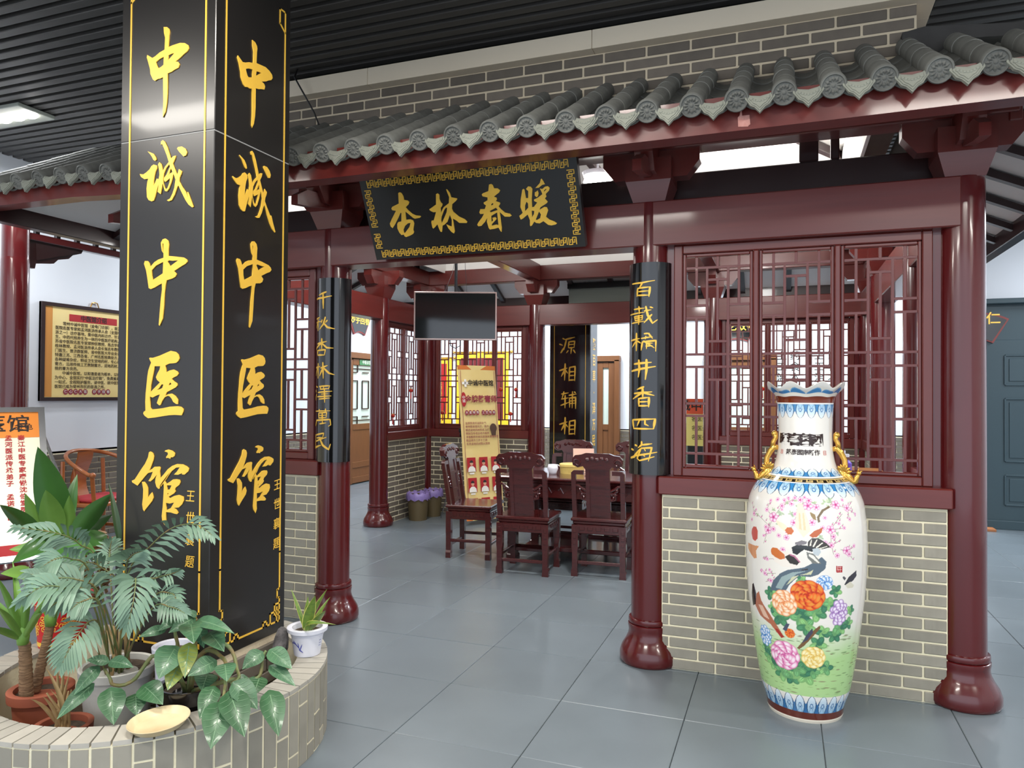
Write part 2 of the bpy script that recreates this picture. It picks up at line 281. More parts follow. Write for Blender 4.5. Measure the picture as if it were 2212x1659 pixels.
PILLAR_R=[[[(2693,3120),(2712,3117),(2724,3106),(2727,3095),(2724,3075),(2722,3026),(2744,3029),(2785,3034),(2812,3028),(2831,3017),(2835,3003),(2826,2990),(2806,2980),(2790,2969),(2759,2956),(2776,2952),(2783,2942),(2778,2926),(2756,2920),(2739,2913),(2719,2909),(2719,2869),(2719,2822),(2716,2779),(2709,2742),(2696,2718),(2694,2733),(2697,2790),(2696,2845),(2693,2897),(2678,2892),(2664,2893),(2648,2887),(2636,2894),(2621,2921),(2619,2943),(2608,2976),(2598,2999),(2601,3009),(2616,3000),(2631,2992),(2648,2997),(2672,3009),(2700,3017),(2702,3049),(2702,3070),(2695,3093)],[(2652,2970),(2673,2981),(2696,2986),(2696,2951),(2682,2944),(2670,2940),(2663,2944),(2655,2960)],[(2723,2989),(2741,2993),(2755,2994),(2735,2978),(2719,2967)]],[[(2619,2572),(2634,2566),(2651,2557),(2663,2540),(2667,2527),(2661,2521),(2652,2527),(2642,2543),(2633,2557)],[(2577,2466),(2597,2462),(2614,2470),(2632,2483),(2641,2497),(2653,2504),(2670,2497),(2671,2484),(2663,2467),(2658,2445),(2655,2422),(2653,2401),(2661,2412),(2671,2434),(2681,2430),(2686,2451),(2683,2474),(2677,2502),(2684,2511),(2694,2502),(2698,2486),(2703,2468),(2715,2486),(2735,2506),(2723,2540),(2707,2578),(2698,2597),(2691,2595),(2691,2609),(2700,2616),(2711,2608),(2725,2581),(2736,2550),(2746,2521),(2759,2531),(2771,2533),(2766,2516),(2755,2497),(2762,2481),(2776,2448),(2781,2441),(2788,2466),(2804,2454),(2800,2440),(2793,2425),(2790,2409),(2806,2383),(2826,2355),(2840,2323),(2833,2352),(2838,2351),(2851,2317),(2868,2281),(2862,2277),(2842,2291),(2825,2314),(2806,2351),(2787,2389),(2781,2381),(2769,2348),(2754,2323),(2738,2318),(2728,2323),(2744,2330),(2756,2354),(2766,2380),(2772,2418),(2760,2447),(2756,2434),(2750,2409),(2738,2379),(2727,2366),(2715,2370),(2710,2386),(2703,2407),(2700,2392),(2694,2356),(2677,2369),(2682,2405),(2672,2379),(2663,2350),(2657,2330),(2644,2327),(2629,2334),(2619,2350),(2616,2392),(2620,2423),(2625,2438),(2604,2438),(2585,2452)],[(2709,2455),(2722,2478),(2738,2495),(2742,2483),(2734,2468),(2724,2448),(2711,2434),(2710,2425),(2715,2413),(2722,2416),(2742,2428),(2740,2410),(2731,2384),(2723,2377),(2715,2386),(2706,2409),(2706,2430)],[(2731,2441),(2747,2474),(2756,2456),(2742,2450)],[(2777,2565),(2783,2572),(2803,2572),(2821,2559),(2830,2542),(2825,2527),(2811,2523),(2804,2532),(2789,2549)]],[[(2607,2099),(2612,2111),(2628,2110),(2636,2101),(2643,2084),(2665,2104),(2686,2114),(2713,2121),(2714,2140),(2704,2152),(2700,2172),(2698,2191),(2708,2205),(2721,2208),(2736,2198),(2742,2181),(2740,2155),(2739,2127),(2775,2123),(2821,2115),(2837,2106),(2842,2096),(2831,2085),(2809,2076),(2771,2057),(2785,2044),(2778,2030),(2764,2022),(2733,2017),(2726,1994),(2722,1957),(2719,1904),(2714,1843),(2698,1810),(2693,1815),(2697,1863),(2702,1933),(2708,1975),(2707,2003),(2691,1998),(2668,1987),(2646,1980),(2635,1985),(2629,2024),(2620,2067)],[(2650,2067),(2673,2086),(2713,2102),(2711,2049),(2687,2036),(2657,2022),(2651,2043)],[(2736,2101),(2743,2106),(2763,2104),(2792,2103),(2772,2092),(2751,2079)],[(2708,2186),(2713,2185),(2713,2145),(2709,2152)]],[[(2646,1661),(2650,1666),(2667,1665),(2702,1673),(2734,1684),(2761,1693),(2788,1689),(2801,1679),(2807,1663),(2803,1651),(2791,1642),(2775,1640),(2754,1639),(2733,1631),(2737,1617),(2738,1602),(2757,1610),(2778,1614),(2797,1605),(2804,1596),(2797,1587),(2779,1579),(2768,1574),(2779,1564),(2796,1555),(2798,1546),(2790,1537),(2764,1526),(2742,1517),(2733,1500),(2751,1507),(2769,1510),(2788,1501),(2801,1486),(2804,1466),(2794,1466),(2778,1475),(2770,1489),(2759,1499),(2748,1500),(2732,1495),(2719,1479),(2711,1463),(2704,1459),(2691,1469),(2697,1485),(2706,1507),(2692,1502),(2667,1492),(2652,1497),(2655,1469),(2656,1450),(2664,1441),(2687,1443),(2722,1447),(2759,1454),(2799,1457),(2818,1455),(2831,1446),(2831,1435),(2823,1419),(2787,1419),(2755,1418),(2720,1413),(2682,1407),(2644,1403),(2626,1412),(2617,1423),(2621,1431),(2630,1435),(2628,1473),(2630,1513),(2634,1546),(2637,1583),(2642,1609),(2651,1633),(2657,1644)],[(2676,1629),(2707,1628),(2703,1613),(2693,1598),(2684,1581),(2691,1569),(2706,1558),(2683,1539),(2653,1514),(2657,1546),(2666,1583),(2674,1615)],[(2715,1550),(2725,1549),(2719,1534),(2707,1530),(2691,1525),(2702,1534)],[(2760,1559),(2767,1551),(2753,1544),(2754,1550)]],[[(2661,1260),(2669,1264),(2682,1258),(2688,1246),(2686,1230),(2675,1204),(2663,1183),(2680,1193),(2693,1201),(2718,1203),(2724,1199),(2721,1185),(2723,1155),(2744,1174),(2764,1194),(2786,1209),(2811,1218),(2841,1218),(2860,1211),(2873,1203),(2871,1191),(2851,1175),(2838,1176),(2839,1181),(2817,1174),(2795,1174),(2811,1186),(2826,1205),(2806,1202),(2784,1188),(2769,1172),(2757,1155),(2748,1146),(2757,1134),(2772,1142),(2792,1154),(2809,1156),(2826,1154),(2830,1145),(2825,1134),(2806,1122),(2801,1113),(2806,1107),(2795,1096),(2768,1082),(2776,1077),(2801,1088),(2823,1093),(2846,1087),(2849,1071),(2841,1056),(2824,1042),(2798,1039),(2809,1034),(2822,1021),(2815,1015),(2802,1016),(2783,1019),(2757,1019),(2757,1000),(2759,985),(2750,965),(2737,984),(2734,1001),(2739,1042),(2742,1081),(2744,1120),(2742,1137),(2729,1122),(2726,1123),(2754,1155),(2777,1184),(2759,1167),(2735,1141),(2722,1125),(2722,1114),(2715,1112),(2705,1120),(2698,1137),(2699,1153),(2706,1171),(2689,1152),(2672,1140),(2660,1142),(2673,1157),(2684,1180),(2658,1174),(2640,1158),(2617,1135),(2602,1119),(2573,1131),(2570,1138),(2586,1144),(2598,1160),(2619,1186),(2641,1213),(2656,1239)],[(2760,1128),(2785,1130),(2775,1113),(2761,1111)],[(2764,1098),(2769,1097),(2762,1084)],[(2757,1056),(2776,1055),(2799,1060),(2782,1037),(2758,1027)],[(2626,1137),(2638,1137),(2649,1127),(2658,1114),(2659,1092),(2656,1068),(2669,1085),(2681,1095),(2689,1076),(2683,1060),(2660,1037),(2645,1021),(2640,1014),(2633,1022),(2628,1043),(2632,1071),(2633,1106)],[(2745,1267),(2750,1272),(2765,1275),(2785,1270),(2799,1262),(2798,1250),(2788,1244),(2779,1244),(2776,1238),(2763,1241),(2756,1239),(2754,1244),(2764,1256),(2761,1263)]]]
PLAQUE=[[[(-2175,401),(-2165,405),(-2154,399),(-2146,379),(-2146,357),(-2123,352),(-2114,342),(-2123,328),(-2145,313),(-2133,295),(-2109,271),(-2087,259),(-2058,254),(-2055,249),(-2066,243),(-2098,240),(-2109,246),(-2134,271),(-2152,288),(-2159,238),(-2131,239),(-2113,231),(-2109,213),(-2124,174),(-2122,160),(-2131,149),(-2153,140),(-2183,133),(-2193,140),(-2194,149),(-2212,148),(-2223,165),(-2230,191),(-2225,217),(-2216,228),(-2193,231),(-2181,281),(-2186,284),(-2207,256),(-2242,214),(-2262,194),(-2273,205),(-2275,223),(-2254,251),(-2215,297),(-2239,303),(-2243,313),(-2234,323),(-2186,339)],[(-2174,202),(-2151,216),(-2133,217),(-2146,193),(-2184,159),(-2191,161),(-2191,179)]],[[(-1929,373),(-1918,377),(-1909,367),(-1913,342),(-1908,322),(-1899,313),(-1903,302),(-1916,290),(-1918,262),(-1908,277),(-1895,293),(-1857,314),(-1848,349),(-1855,375),(-1859,395),(-1852,393),(-1839,370),(-1836,346),(-1801,337),(-1800,332),(-1811,322),(-1837,306),(-1844,280),(-1839,262),(-1807,230),(-1773,212),(-1760,196),(-1765,189),(-1812,193),(-1830,210),(-1849,222),(-1850,180),(-1851,145),(-1859,133),(-1872,142),(-1889,166),(-1898,191),(-1885,184),(-1865,175),(-1857,216),(-1864,245),(-1888,205),(-1911,189),(-1924,185),(-1930,164),(-1936,147),(-1945,150),(-1951,168),(-1956,195),(-1976,179),(-1988,171),(-1993,178),(-1994,209),(-1990,220),(-1975,221),(-1950,269),(-1967,269),(-1985,278),(-1992,288),(-1981,293),(-1941,313)],[(-1920,238),(-1896,276),(-1881,290),(-1873,287),(-1882,262),(-1902,233),(-1925,201),(-1927,217)]],[[(-1587,397),(-1574,400),(-1565,393),(-1560,374),(-1539,372),(-1525,359),(-1534,347),(-1569,327),(-1554,320),(-1553,309),(-1562,301),(-1539,291),(-1536,285),(-1549,269),(-1536,251),(-1514,230),(-1486,222),(-1477,210),(-1489,205),(-1520,208),(-1547,237),(-1547,209),(-1549,145),(-1554,120),(-1559,124),(-1569,147),(-1595,142),(-1625,140),(-1631,151),(-1636,186),(-1630,209),(-1648,187),(-1675,165),(-1694,164),(-1700,174),(-1689,188),(-1662,214),(-1646,234),(-1670,235),(-1674,245),(-1664,263),(-1637,261),(-1625,281),(-1637,291),(-1637,299),(-1611,310),(-1608,326),(-1638,335),(-1641,346),(-1633,352),(-1597,361)],[(-1607,248),(-1566,263),(-1557,250),(-1604,239)],[(-1603,218),(-1563,236),(-1567,162),(-1580,166),(-1610,161),(-1606,171),(-1591,183),(-1572,199),(-1579,210),(-1598,207),(-1596,192),(-1607,184)],[(-1594,283),(-1582,292),(-1577,286),(-1591,277)]],[[(-1391,351),(-1384,355),(-1378,350),(-1376,302),(-1363,301),(-1357,340),(-1369,353),(-1354,366),(-1339,363),(-1331,350),(-1342,297),(-1347,248),(-1336,249),(-1313,272),(-1330,282),(-1330,290),(-1307,298),(-1276,316),(-1281,333),(-1287,348),(-1273,344),(-1256,355),(-1239,357),(-1229,346),(-1236,331),(-1257,315),(-1254,300),(-1265,291),(-1250,271),(-1260,262),(-1297,244),(-1305,230),(-1275,244),(-1260,241),(-1254,224),(-1272,188),(-1254,170),(-1226,157),(-1212,146),(-1219,140),(-1246,136),(-1265,141),(-1290,164),(-1314,153),(-1335,157),(-1345,166),(-1361,146),(-1371,140),(-1374,147),(-1370,175),(-1379,209),(-1411,188),(-1425,183),(-1431,205),(-1411,218),(-1408,222),(-1417,254),(-1408,299)],[(-1388,260),(-1376,282),(-1368,271),(-1370,248),(-1392,229)],[(-1352,230),(-1337,226),(-1341,210),(-1355,191)],[(-1309,221),(-1300,203),(-1308,182),(-1329,173),(-1335,176)],[(-1265,334),(-1251,344),(-1249,340),(-1264,329)],[(-1309,333),(-1301,340),(-1298,322),(-1304,306),(-1313,302),(-1322,312),(-1319,330)],[(-1269,401),(-1262,388),(-1254,369),(-1272,366),(-1293,353),(-1313,353),(-1283,378),(-1274,399)]]]
COUP_R=[[(8,[(-105,2150),(-30,2150),(39,2160)]),(9,[(-30,2148),(-48,2123)]),(9,[(-60,2118),(-64,2075)]),(8,[(-60,2120),(14,2124)]),(11,[(14,2124),(8,2071)]),(7,[(-52,2101),(4,2102)]),(8,[(-58,2080),(8,2078)])],[(8,[(-87,2003),(-19,2006)]),(8,[(-51,2018),(-47,1975)]),(7,[(-126,1975),(-15,1983)]),(7,[(-86,1961),(-25,1966)]),(7,[(-81,1961),(-78,1941)]),(7,[(-29,1966),(-30,1941)]),(7,[(-81,1951),(-29,1953)]),(7,[(-78,1939),(-29,1941)]),(7,[(-107,1925),(-18,1932)]),(9,[(-51,1968),(-52,1916)]),(11,[(-9,2015),(2,1966),(28,1920),(54,1939)]),(9,[(24,1969),(-18,1924)]),(8,[(14,2011),(30,2006)]),(7,[(-18,1990),(21,1995)])],[(9,[(-116,1827),(-46,1836)]),(11,[(-67,1867),(-68,1768)]),(8,[(-71,1821),(-102,1790)]),(8,[(-62,1824),(-39,1810)]),(8,[(-18,1862),(12,1864)]),(8,[(-8,1848),(-11,1832)]),(7,[(-35,1836),(28,1844)]),(9,[(8,1861),(28,1835)]),(9,[(-28,1816),(-35,1770)]),(9,[(-28,1816),(47,1823),(46,1763)]),(7,[(-8,1809),(28,1808)]),(7,[(-8,1792),(28,1794)]),(7,[(-4,1809),(-4,1776)]),(8,[(-21,1822),(38,1782)])],[(11,[(-84,1693),(22,1701)]),(11,[(-107,1653),(45,1678)]),(12,[(-50,1715),(-46,1665),(-53,1619)]),(13,[(-4,1717),(-4,1658),(-10,1606)])],[(10,[(-18,1564),(-60,1549)]),(10,[(-82,1526),(26,1536)]),(12,[(-26,1558),(-24,1505)]),(10,[(-28,1530),(-92,1495)]),(9,[(-21,1530),(38,1516)]),(10,[(-49,1495),(-48,1454)]),(9,[(-52,1497),(11,1505)]),(12,[(11,1505),(9,1452)]),(8,[(-45,1479),(5,1481)]),(9,[(-45,1457),(8,1458)])],[(12,[(-96,1377),(-85,1327)]),(10,[(-91,1377),(45,1385)]),(13,[(45,1385),(36,1330)]),(9,[(-81,1328),(33,1329)]),(8,[(-44,1376),(-59,1344)]),(9,[(-11,1380),(-11,1355),(8,1346)])],[(10,[(-75,1236),(-59,1230)]),(10,[(-107,1211),(-85,1205)]),(12,[(-113,1160),(-80,1169),(-40,1215)]),(10,[(-30,1257),(-30,1238),(-51,1221)]),(9,[(-26,1238),(27,1246)]),(9,[(-33,1219),(-58,1161),(-43,1149)]),(9,[(-33,1219),(27,1224),(9,1149)]),(9,[(-84,1172),(55,1199)]),(6,[(-13,1214),(-7,1204)]),(6,[(-20,1182),(-10,1173)]),(9,[(-43,1149),(40,1174)])]]
COUP_L=[[(10,[(8,2186),(-59,2168)]),(11,[(-118,2145),(-15,2148),(44,2159)]),(12,[(-18,2175),(-15,2077)])],[(8,[(-49,2018),(-118,2010)]),(8,[(-118,1986),(-32,1992)]),(10,[(-71,2009),(-72,1931)]),(8,[(-79,1979),(-118,1951)]),(8,[(-23,2003),(-32,1980)]),(11,[(3,2019),(-13,1972),(-48,1940)]),(8,[(18,1998),(3,1982)]),(11,[(-9,1979),(18,1951),(65,1941)])],[(11,[(-75,1843),(12,1857)]),(12,[(-26,1878),(-25,1810)]),(11,[(-32,1844),(-118,1804)]),(10,[(-20,1844),(16,1816),(58,1813)]),(10,[(-74,1802),(-73,1768)]),(10,[(-69,1799),(5,1803),(-2,1769)]),(10,[(-65,1769),(-2,1768)])],[(10,[(-118,1684),(-38,1692)]),(11,[(-63,1713),(-64,1614)]),(8,[(-71,1682),(-118,1632)]),(10,[(-32,1682),(21,1698)]),(11,[(-14,1719),(-9,1614)]),(10,[(-14,1681),(-42,1631)]),(11,[(-5,1681),(32,1648),(66,1638)])],[(9,[(-98,1561),(-65,1554)]),(9,[(-118,1535),(-96,1522)]),(10,[(-118,1469),(-82,1509)]),(9,[(-46,1560),(37,1565),(31,1544)]),(8,[(-36,1560),(-31,1541)]),(6,[(-5,1560),(-5,1544)]),(8,[(-35,1541),(31,1546)]),(9,[(-58,1520),(53,1529)]),(9,[(1,1541),(4,1454)]),(6,[(-25,1509),(28,1512)]),(9,[(-64,1491),(47,1498)]),(8,[(-45,1476),(38,1484)])],[(8,[(-111,1394),(42,1400)]),(8,[(-44,1409),(-38,1390)]),(8,[(11,1413),(8,1390)]),(8,[(-49,1383),(-48,1351)]),(8,[(-49,1383),(19,1389),(16,1355)]),(6,[(-46,1367),(15,1371)]),(8,[(-46,1351),(16,1355)]),(9,[(-15,1384),(-12,1319)]),(10,[(-101,1297),(-76,1334),(42,1343),(47,1307),(33,1298)]),(8,[(-37,1312),(16,1320)])],[(9,[(-83,1236),(-1,1252),(-9,1223)]),(9,[(-98,1239),(-118,1149)]),(8,[(-73,1217),(-9,1223)]),(12,[(-118,1146),(-25,1171)]),(9,[(-82,1194),(17,1224)]),(12,[(-35,1216),(-8,1172),(35,1144),(46,1179)])]]
BACKPILLAR=[[(17,[(-2764,2263),(-2729,2245)]),(17,[(-2808,2187),(-2764,2170)]),(20,[(-2789,2069),(-2737,2152)]),(20,[(-2729,2245),(-2599,2276)]),(20,[(-2712,2245),(-2746,2110)]),(17,[(-2677,2219),(-2685,2135)]),(17,[(-2680,2214),(-2598,2222),(-2607,2139)]),(13,[(-2676,2177),(-2603,2182)]),(17,[(-2676,2135),(-2603,2139)]),(17,[(-2641,2134),(-2650,2059)]),(13,[(-2685,2101),(-2711,2068)]),(17,[(-2615,2108),(-2589,2066)])],[(20,[(-2806,1832),(-2701,1866)]),(24,[(-2727,1925),(-2735,1706)]),(20,[(-2735,1841),(-2779,1756)]),(17,[(-2727,1841),(-2692,1798)]),(20,[(-2666,1874),(-2674,1697)]),(20,[(-2666,1874),(-2591,1887),(-2595,1698)]),(17,[(-2666,1815),(-2596,1820)]),(17,[(-2665,1765),(-2596,1770)]),(17,[(-2674,1706),(-2595,1709)])],[(17,[(-2777,1520),(-2681,1538)]),(17,[(-2742,1554),(-2768,1462)]),(17,[(-2777,1453),(-2681,1471)]),(20,[(-2725,1504),(-2727,1336)]),(17,[(-2785,1369),(-2672,1412)]),(17,[(-2672,1504),(-2572,1522)]),(17,[(-2664,1471),(-2663,1345)]),(20,[(-2664,1467),(-2582,1480),(-2581,1329)]),(17,[(-2624,1555),(-2628,1337)]),(13,[(-2663,1429),(-2585,1434)]),(13,[(-2663,1395),(-2585,1401)]),(17,[(-2600,1552),(-2582,1535)])],[(20,[(-2801,1116),(-2696,1151)]),(24,[(-2723,1210),(-2730,991)]),(20,[(-2731,1125),(-2774,1040)]),(17,[(-2722,1126),(-2687,1084)]),(20,[(-2662,1160),(-2669,984)]),(20,[(-2662,1160),(-2587,1175),(-2591,986)]),(17,[(-2661,1102),(-2592,1108)]),(17,[(-2661,1051),(-2592,1058)]),(17,[(-2669,992),(-2591,998)])],[(17,[(-2766,2474),(-2769,2440)]),(17,[(-2678,2471),(-2678,2438)]),(17,[(-2678,2438),(-2588,2440),(-2588,2474)])]]
AGLA=[((-2099,2221,662),(-2122,2191,689),21,0),((-2099,2221,647),(-1863,2159,640),41,0),((-2106,2197,645),(-2003,2108,603),67,0),((-2103,2220,658),(-2137,2122,623),45,0),((-2177,2192,650),(-2198,2132,620),30,0),((-2190,2167,622),(-2242,2084,607),32,0),((-2089,2247,621),(-1970,2216,625),29,0),((-2111,2239,621),(-2044,2200,554),42,0),((-2056,2238,601),(-1914,2163,567),62,0),((-2140,2164,564),(-2108,2050,482),81,0),((-2094,2181,576),(-2035,2098,479),52,2),((-2114,2154,504),(-2093,2077,435),52,2),((-1984,2202,516),(-2025,2102,486),55,0),((-1927,2180,520),(-1863,2119,483),56,0),((-2045,2223,452),(-2006,2152,416),64,0),((-1932,2136,454),(-1909,2039,375),55,1),((-1862,2099,425),(-1807,1982,314),82,1),((-1856,2122,452),(-1721,2046,341),79,1),((-1857,2143,477),(-1747,2142,394),63,0),((-1872,2308,434),(-1843,2234,390),55,1),((-1787,2254,416),(-1676,2169,298),67,1),((-1888,2344,515),(-1922,2268,468),52,0),((-1866,2352,523),(-1745,2334,469),54,0),((-1853,2336,469),(-1720,2322,412),40,0),((-1888,2259,447),(-1882,2198,442),34,0),((-2342,2048,515),(-2405,2003,529),32,0),((-2342,2048,519),(-2224,2049,509),39,0),((-2377,2035,500),(-2392,1945,425),42,0),((-2377,2014,445),(-2412,1896,355),45,0),((-2304,2020,438),(-2225,1966,335),70,1),((-2235,2068,407),(-2182,2024,350),57,1),((-2227,2092,430),(-2108,2072,382),68,1)]
AGSTEM=[[(-2121,2248,432),(-2114,2239,490),(-2063,2257,537),(-2002,2258,559),(-1956,2255,532),(-1913,2228,486),(-1878,2199,468),(-1878,2156,462)],[(-2136,2242,432),(-2100,2244,505),(-2045,2243,532),(-1984,2223,524),(-1938,2197,516),(-1909,2166,472),(-1884,2133,452),(-1862,2099,428)],[(-2165,2232,432),(-2192,2189,481),(-2217,2136,528),(-2248,2115,486),(-2268,2097,448),(-2293,2067,430),(-2323,2045,437),(-2330,2042,456),(-2360,2042,489)],[(-2100,2256,424),(-1948,2237,437),(-1891,2280,430),(-1872,2308,441),(-1882,2336,496),(-1877,2348,519)],[(-2187,2224,432),(-2192,2210,489),(-2175,2205,547),(-2176,2193,596),(-2177,2192,642)],[(-2158,2234,432),(-2121,2236,536),(-2110,2228,594),(-2101,2220,654)]]
SNAKE=[((-2012,2811,441),(-1962,2784,611),48,0),((-2026,2815,506),(-2140,2846,611),17,0),((-2030,2825,492),(-2041,2841,589),24,0),((-2008,2833,463),(-1958,2871,620),24,0),((-2009,2844,446),(-1955,2894,578),20,1),((-1984,2800,450),(-1895,2767,556),31,0),((-1986,2799,450),(-1811,2757,497),15,3)]
ASPI=[((-3161,2486,825),(-3052,2286,1271),107,0),((-3260,2482,795),(-3217,2440,1094),56,0),((-3114,2429,834),(-3018,2301,1084),76,2),((-3230,2440,814),(-3201,2340,1056),50,2),((-3108,2485,824),(-3012,2410,1048),44,2),((-3144,2493,848),(-3158,2569,1123),52,0),((-3072,2477,833),(-2834,2476,1056),69,0),((-3082,2516,835),(-3090,2704,913),53,3),((-3127,2371,844),(-3004,2094,1047),56,0),((-2713,2418,845),(-2804,2433,1112),22,3),((-3058,2343,846),(-2962,2113,808),60,0),((-2941,2333,848),(-2684,2216,755),81,0),((-3002,2471,817),(-3028,2621,834),70,0),((-3099,2488,815),(-2977,2532,923),28,2),((-3131,2424,793),(-3266,2320,802),50,2),((-2877,2145,766),(-2904,2028,794),48,2),((-3008,2416,804),(-2714,2311,827),74,0)]
DRAC=[((-2813,2044,525),(-2753,1924,735),31,0),((-2834,2057,522),(-2912,2079,730),28,0),((-2819,2042,533),(-2703,1890,672),27,0),((-2797,2028,539),(-2724,1884,620),27,0),((-2809,2045,529),(-2715,1992,714),29,0),((-2806,2046,525),(-2584,1956,688),29,0),((-2848,2074,507),(-2954,2118,680),24,0),((-2850,2073,519),(-2918,2024,652),28,0),((-2784,2033,532),(-2589,1933,650),23,0),((-2846,2074,519),(-2908,2134,705),24,0)]
DRAC2=[((-2857,2134,540),(-2740,2090,677),26,0),((-2857,2134,540),(-2907,2135,631),20,0),((-2876,2148,537),(-2921,2183,667),23,0),((-2857,2134,540),(-2678,2060,665),22,0),((-2876,2148,533),(-2946,2121,664),23,0),((-2874,2149,533),(-2949,2226,674),21,0)]
PALM=[([(-2509,2262,590),(-2481,2248,778),(-2345,2233,909),(-2186,2184,1000),(-2065,2175,1021),(-1987,2173,988)],105),([(-2480,2241,579),(-2378,2170,728),(-2235,2061,831),(-2176,1999,774),(-2179,1978,687)],113),([(-2518,2229,459),(-2487,2131,604),(-2436,2043,658),(-2393,1963,642),(-2388,1923,605),(-2396,1899,551)],112),([(-2532,2254,569),(-2583,2200,820),(-2606,2136,911),(-2605,2083,953),(-2642,2015,985),(-2720,1965,1000)],106),([(-2518,2227,578),(-2524,2115,805),(-2506,2014,890),(-2510,1959,901),(-2546,1924,872)],99),([(-2513,2261,569),(-2499,2232,720),(-2531,2165,824),(-2543,2107,852),(-2530,2059,817)],99),([(-2501,2265,569),(-2382,2222,742),(-2283,2204,795),(-2208,2200,818),(-2160,2196,837)],63),([(-2442,2202,595),(-2444,2092,741),(-2444,1984,827),(-2483,1916,843),(-2522,1869,865)],112),([(-2447,2178,601),(-2436,2042,747),(-2441,1943,805),(-2463,1870,824),(-2517,1830,779)],103),([(-2541,2272,563),(-2623,2292,755),(-2670,2327,836),(-2662,2329,887)],84),([(-2509,2262,569),(-2480,2238,781),(-2420,2206,865),(-2342,2192,898)],104),([(-2476,2242,579),(-2305,2198,705),(-2192,2185,750),(-2140,2162,731)],70),([(-2430,2206,595),(-2264,2160,685),(-2130,2124,720),(-2065,2126,704)],72),([(-2458,2174,601),(-2400,2055,717),(-2398,1981,752),(-2406,1936,731)],75),([(-2432,2152,610),(-2478,2026,732),(-2495,1966,746),(-2499,1922,728)],64),([(-2555,2246,548),(-2581,2191,710),(-2583,2147,753),(-2607,2096,755)],88)]
DRY=[((-2536,1957,307),(-2490,1950,532),18,3),((-2529,1960,307),(-2554,1948,506),15,3),((-2529,1960,299),(-2444,1946,522),17,3),((-2522,1963,299),(-2424,1954,493),15,3),((-2504,1948,308),(-2481,1891,421),13,3),((-2500,1949,312),(-2502,1862,419),9,3),((-2515,1965,299),(-2413,1959,425),9,3),((-2522,1963,299),(-2536,1956,421),17,3)]
VPROF=[(0,0.168),(0.012,0.172),(0.03,0.1735),(0.05,0.176),(0.126,0.2015),(0.212,0.2176),(0.325,0.2347),(0.441,0.2496),(0.555,0.2634),(0.671,0.2725),(0.808,0.2771),(0.911,0.2737),(1.016,0.2611),(1.068,0.2405),(1.1,0.2199),(1.121,0.197),(1.142,0.1672),(1.162,0.1489),(1.199,0.1351),(1.251,0.126),(1.332,0.1214),(1.409,0.1237),(1.478,0.1283),(1.519,0.1328),(1.54,0.1512),(1.558,0.1695),(1.575,0.186)]
V_FLOWER=[(286,678,144,35,1),(-822,384,143,52,1),(18,616,302,72,0),(-372,565,230,63,2),(557,540,159,64,3),(-287,427,98,23,0),(-410,316,310,70,4),(133,327,234,53,5)]
V_LEAF=[(-612,596,130,34),(-450,494,181,46),(-77,511,202,52),(173,540,177,46),(305,580,152,40),(480,640,118,31),(286,447,138,34),(509,435,151,37),(773,485,125,31),(798,546,99,26),(211,390,166,40),(-840,326,135,31),(-767,285,152,34),(-476,226,184,40),(-275,220,185,40),(7,238,222,49),(-83,298,175,40),(369,278,165,37),(-657,259,154,34),(-75,682,95,26),(1,469,171,43),(407,580,131,34),(-579,531,111,28),(-153,553,132,34),(119,258,154,34),(-174,265,179,40),(619,467,137,34)]
V_BLOS=[(-510,1036,41,10),(-386,1035,41,10),(-412,1010,48,12),(-702,983,43,11),(-558,954,82,22),(20,1019,80,20),(159,1014,60,15),(-106,1043,50,12),(-247,1024,48,12),(40,1042,54,13),(502,1026,77,19),(719,1010,64,16),(-650,890,68,18),(-696,903,42,11),(-545,900,45,12),(-201,940,58,15),(375,917,73,19),(295,969,39,10),(86,946,58,15),(-318,869,49,13),(-446,874,38,10),(756,960,35,9),(904,981,31,8),(-1034,952,46,12),(-1087,921,34,9),(426,886,45,12),(627,923,34,9),(284,857,45,12),(-315,1048,33,8),(-201,1050,38,9),(-33,1055,34,8),(-646,1027,32,8),(657,1046,33,8),(-738,861,30,8),(-408,993,27,7),(253,924,42,11),(-978,972,27,7),(531,943,31,8),(-187,979,35,9),(387,847,50,13),(663,821,71,19),(820,839,37,10),(486,801,46,12),(-662,755,33,9),(-719,685,42,11),(-600,658,42,11),(-375,812,46,12),(711,804,46,12),(-618,707,29,8),(-438,760,33,9),(-786,697,25,6)]
V_GREY=[(-424,978,67,14),(-258,978,59,12),(-119,1010,68,14),(399,1047,92,18),(332,1035,74,15),(-930,951,42,9),(-451,923,46,10),(468,1033,53,10),(-32,1002,51,10),(217,881,57,12),(502,900,38,8),(-196,1034,49,10),(-341,1024,40,8),(-569,988,39,8),(128,1032,49,10)]
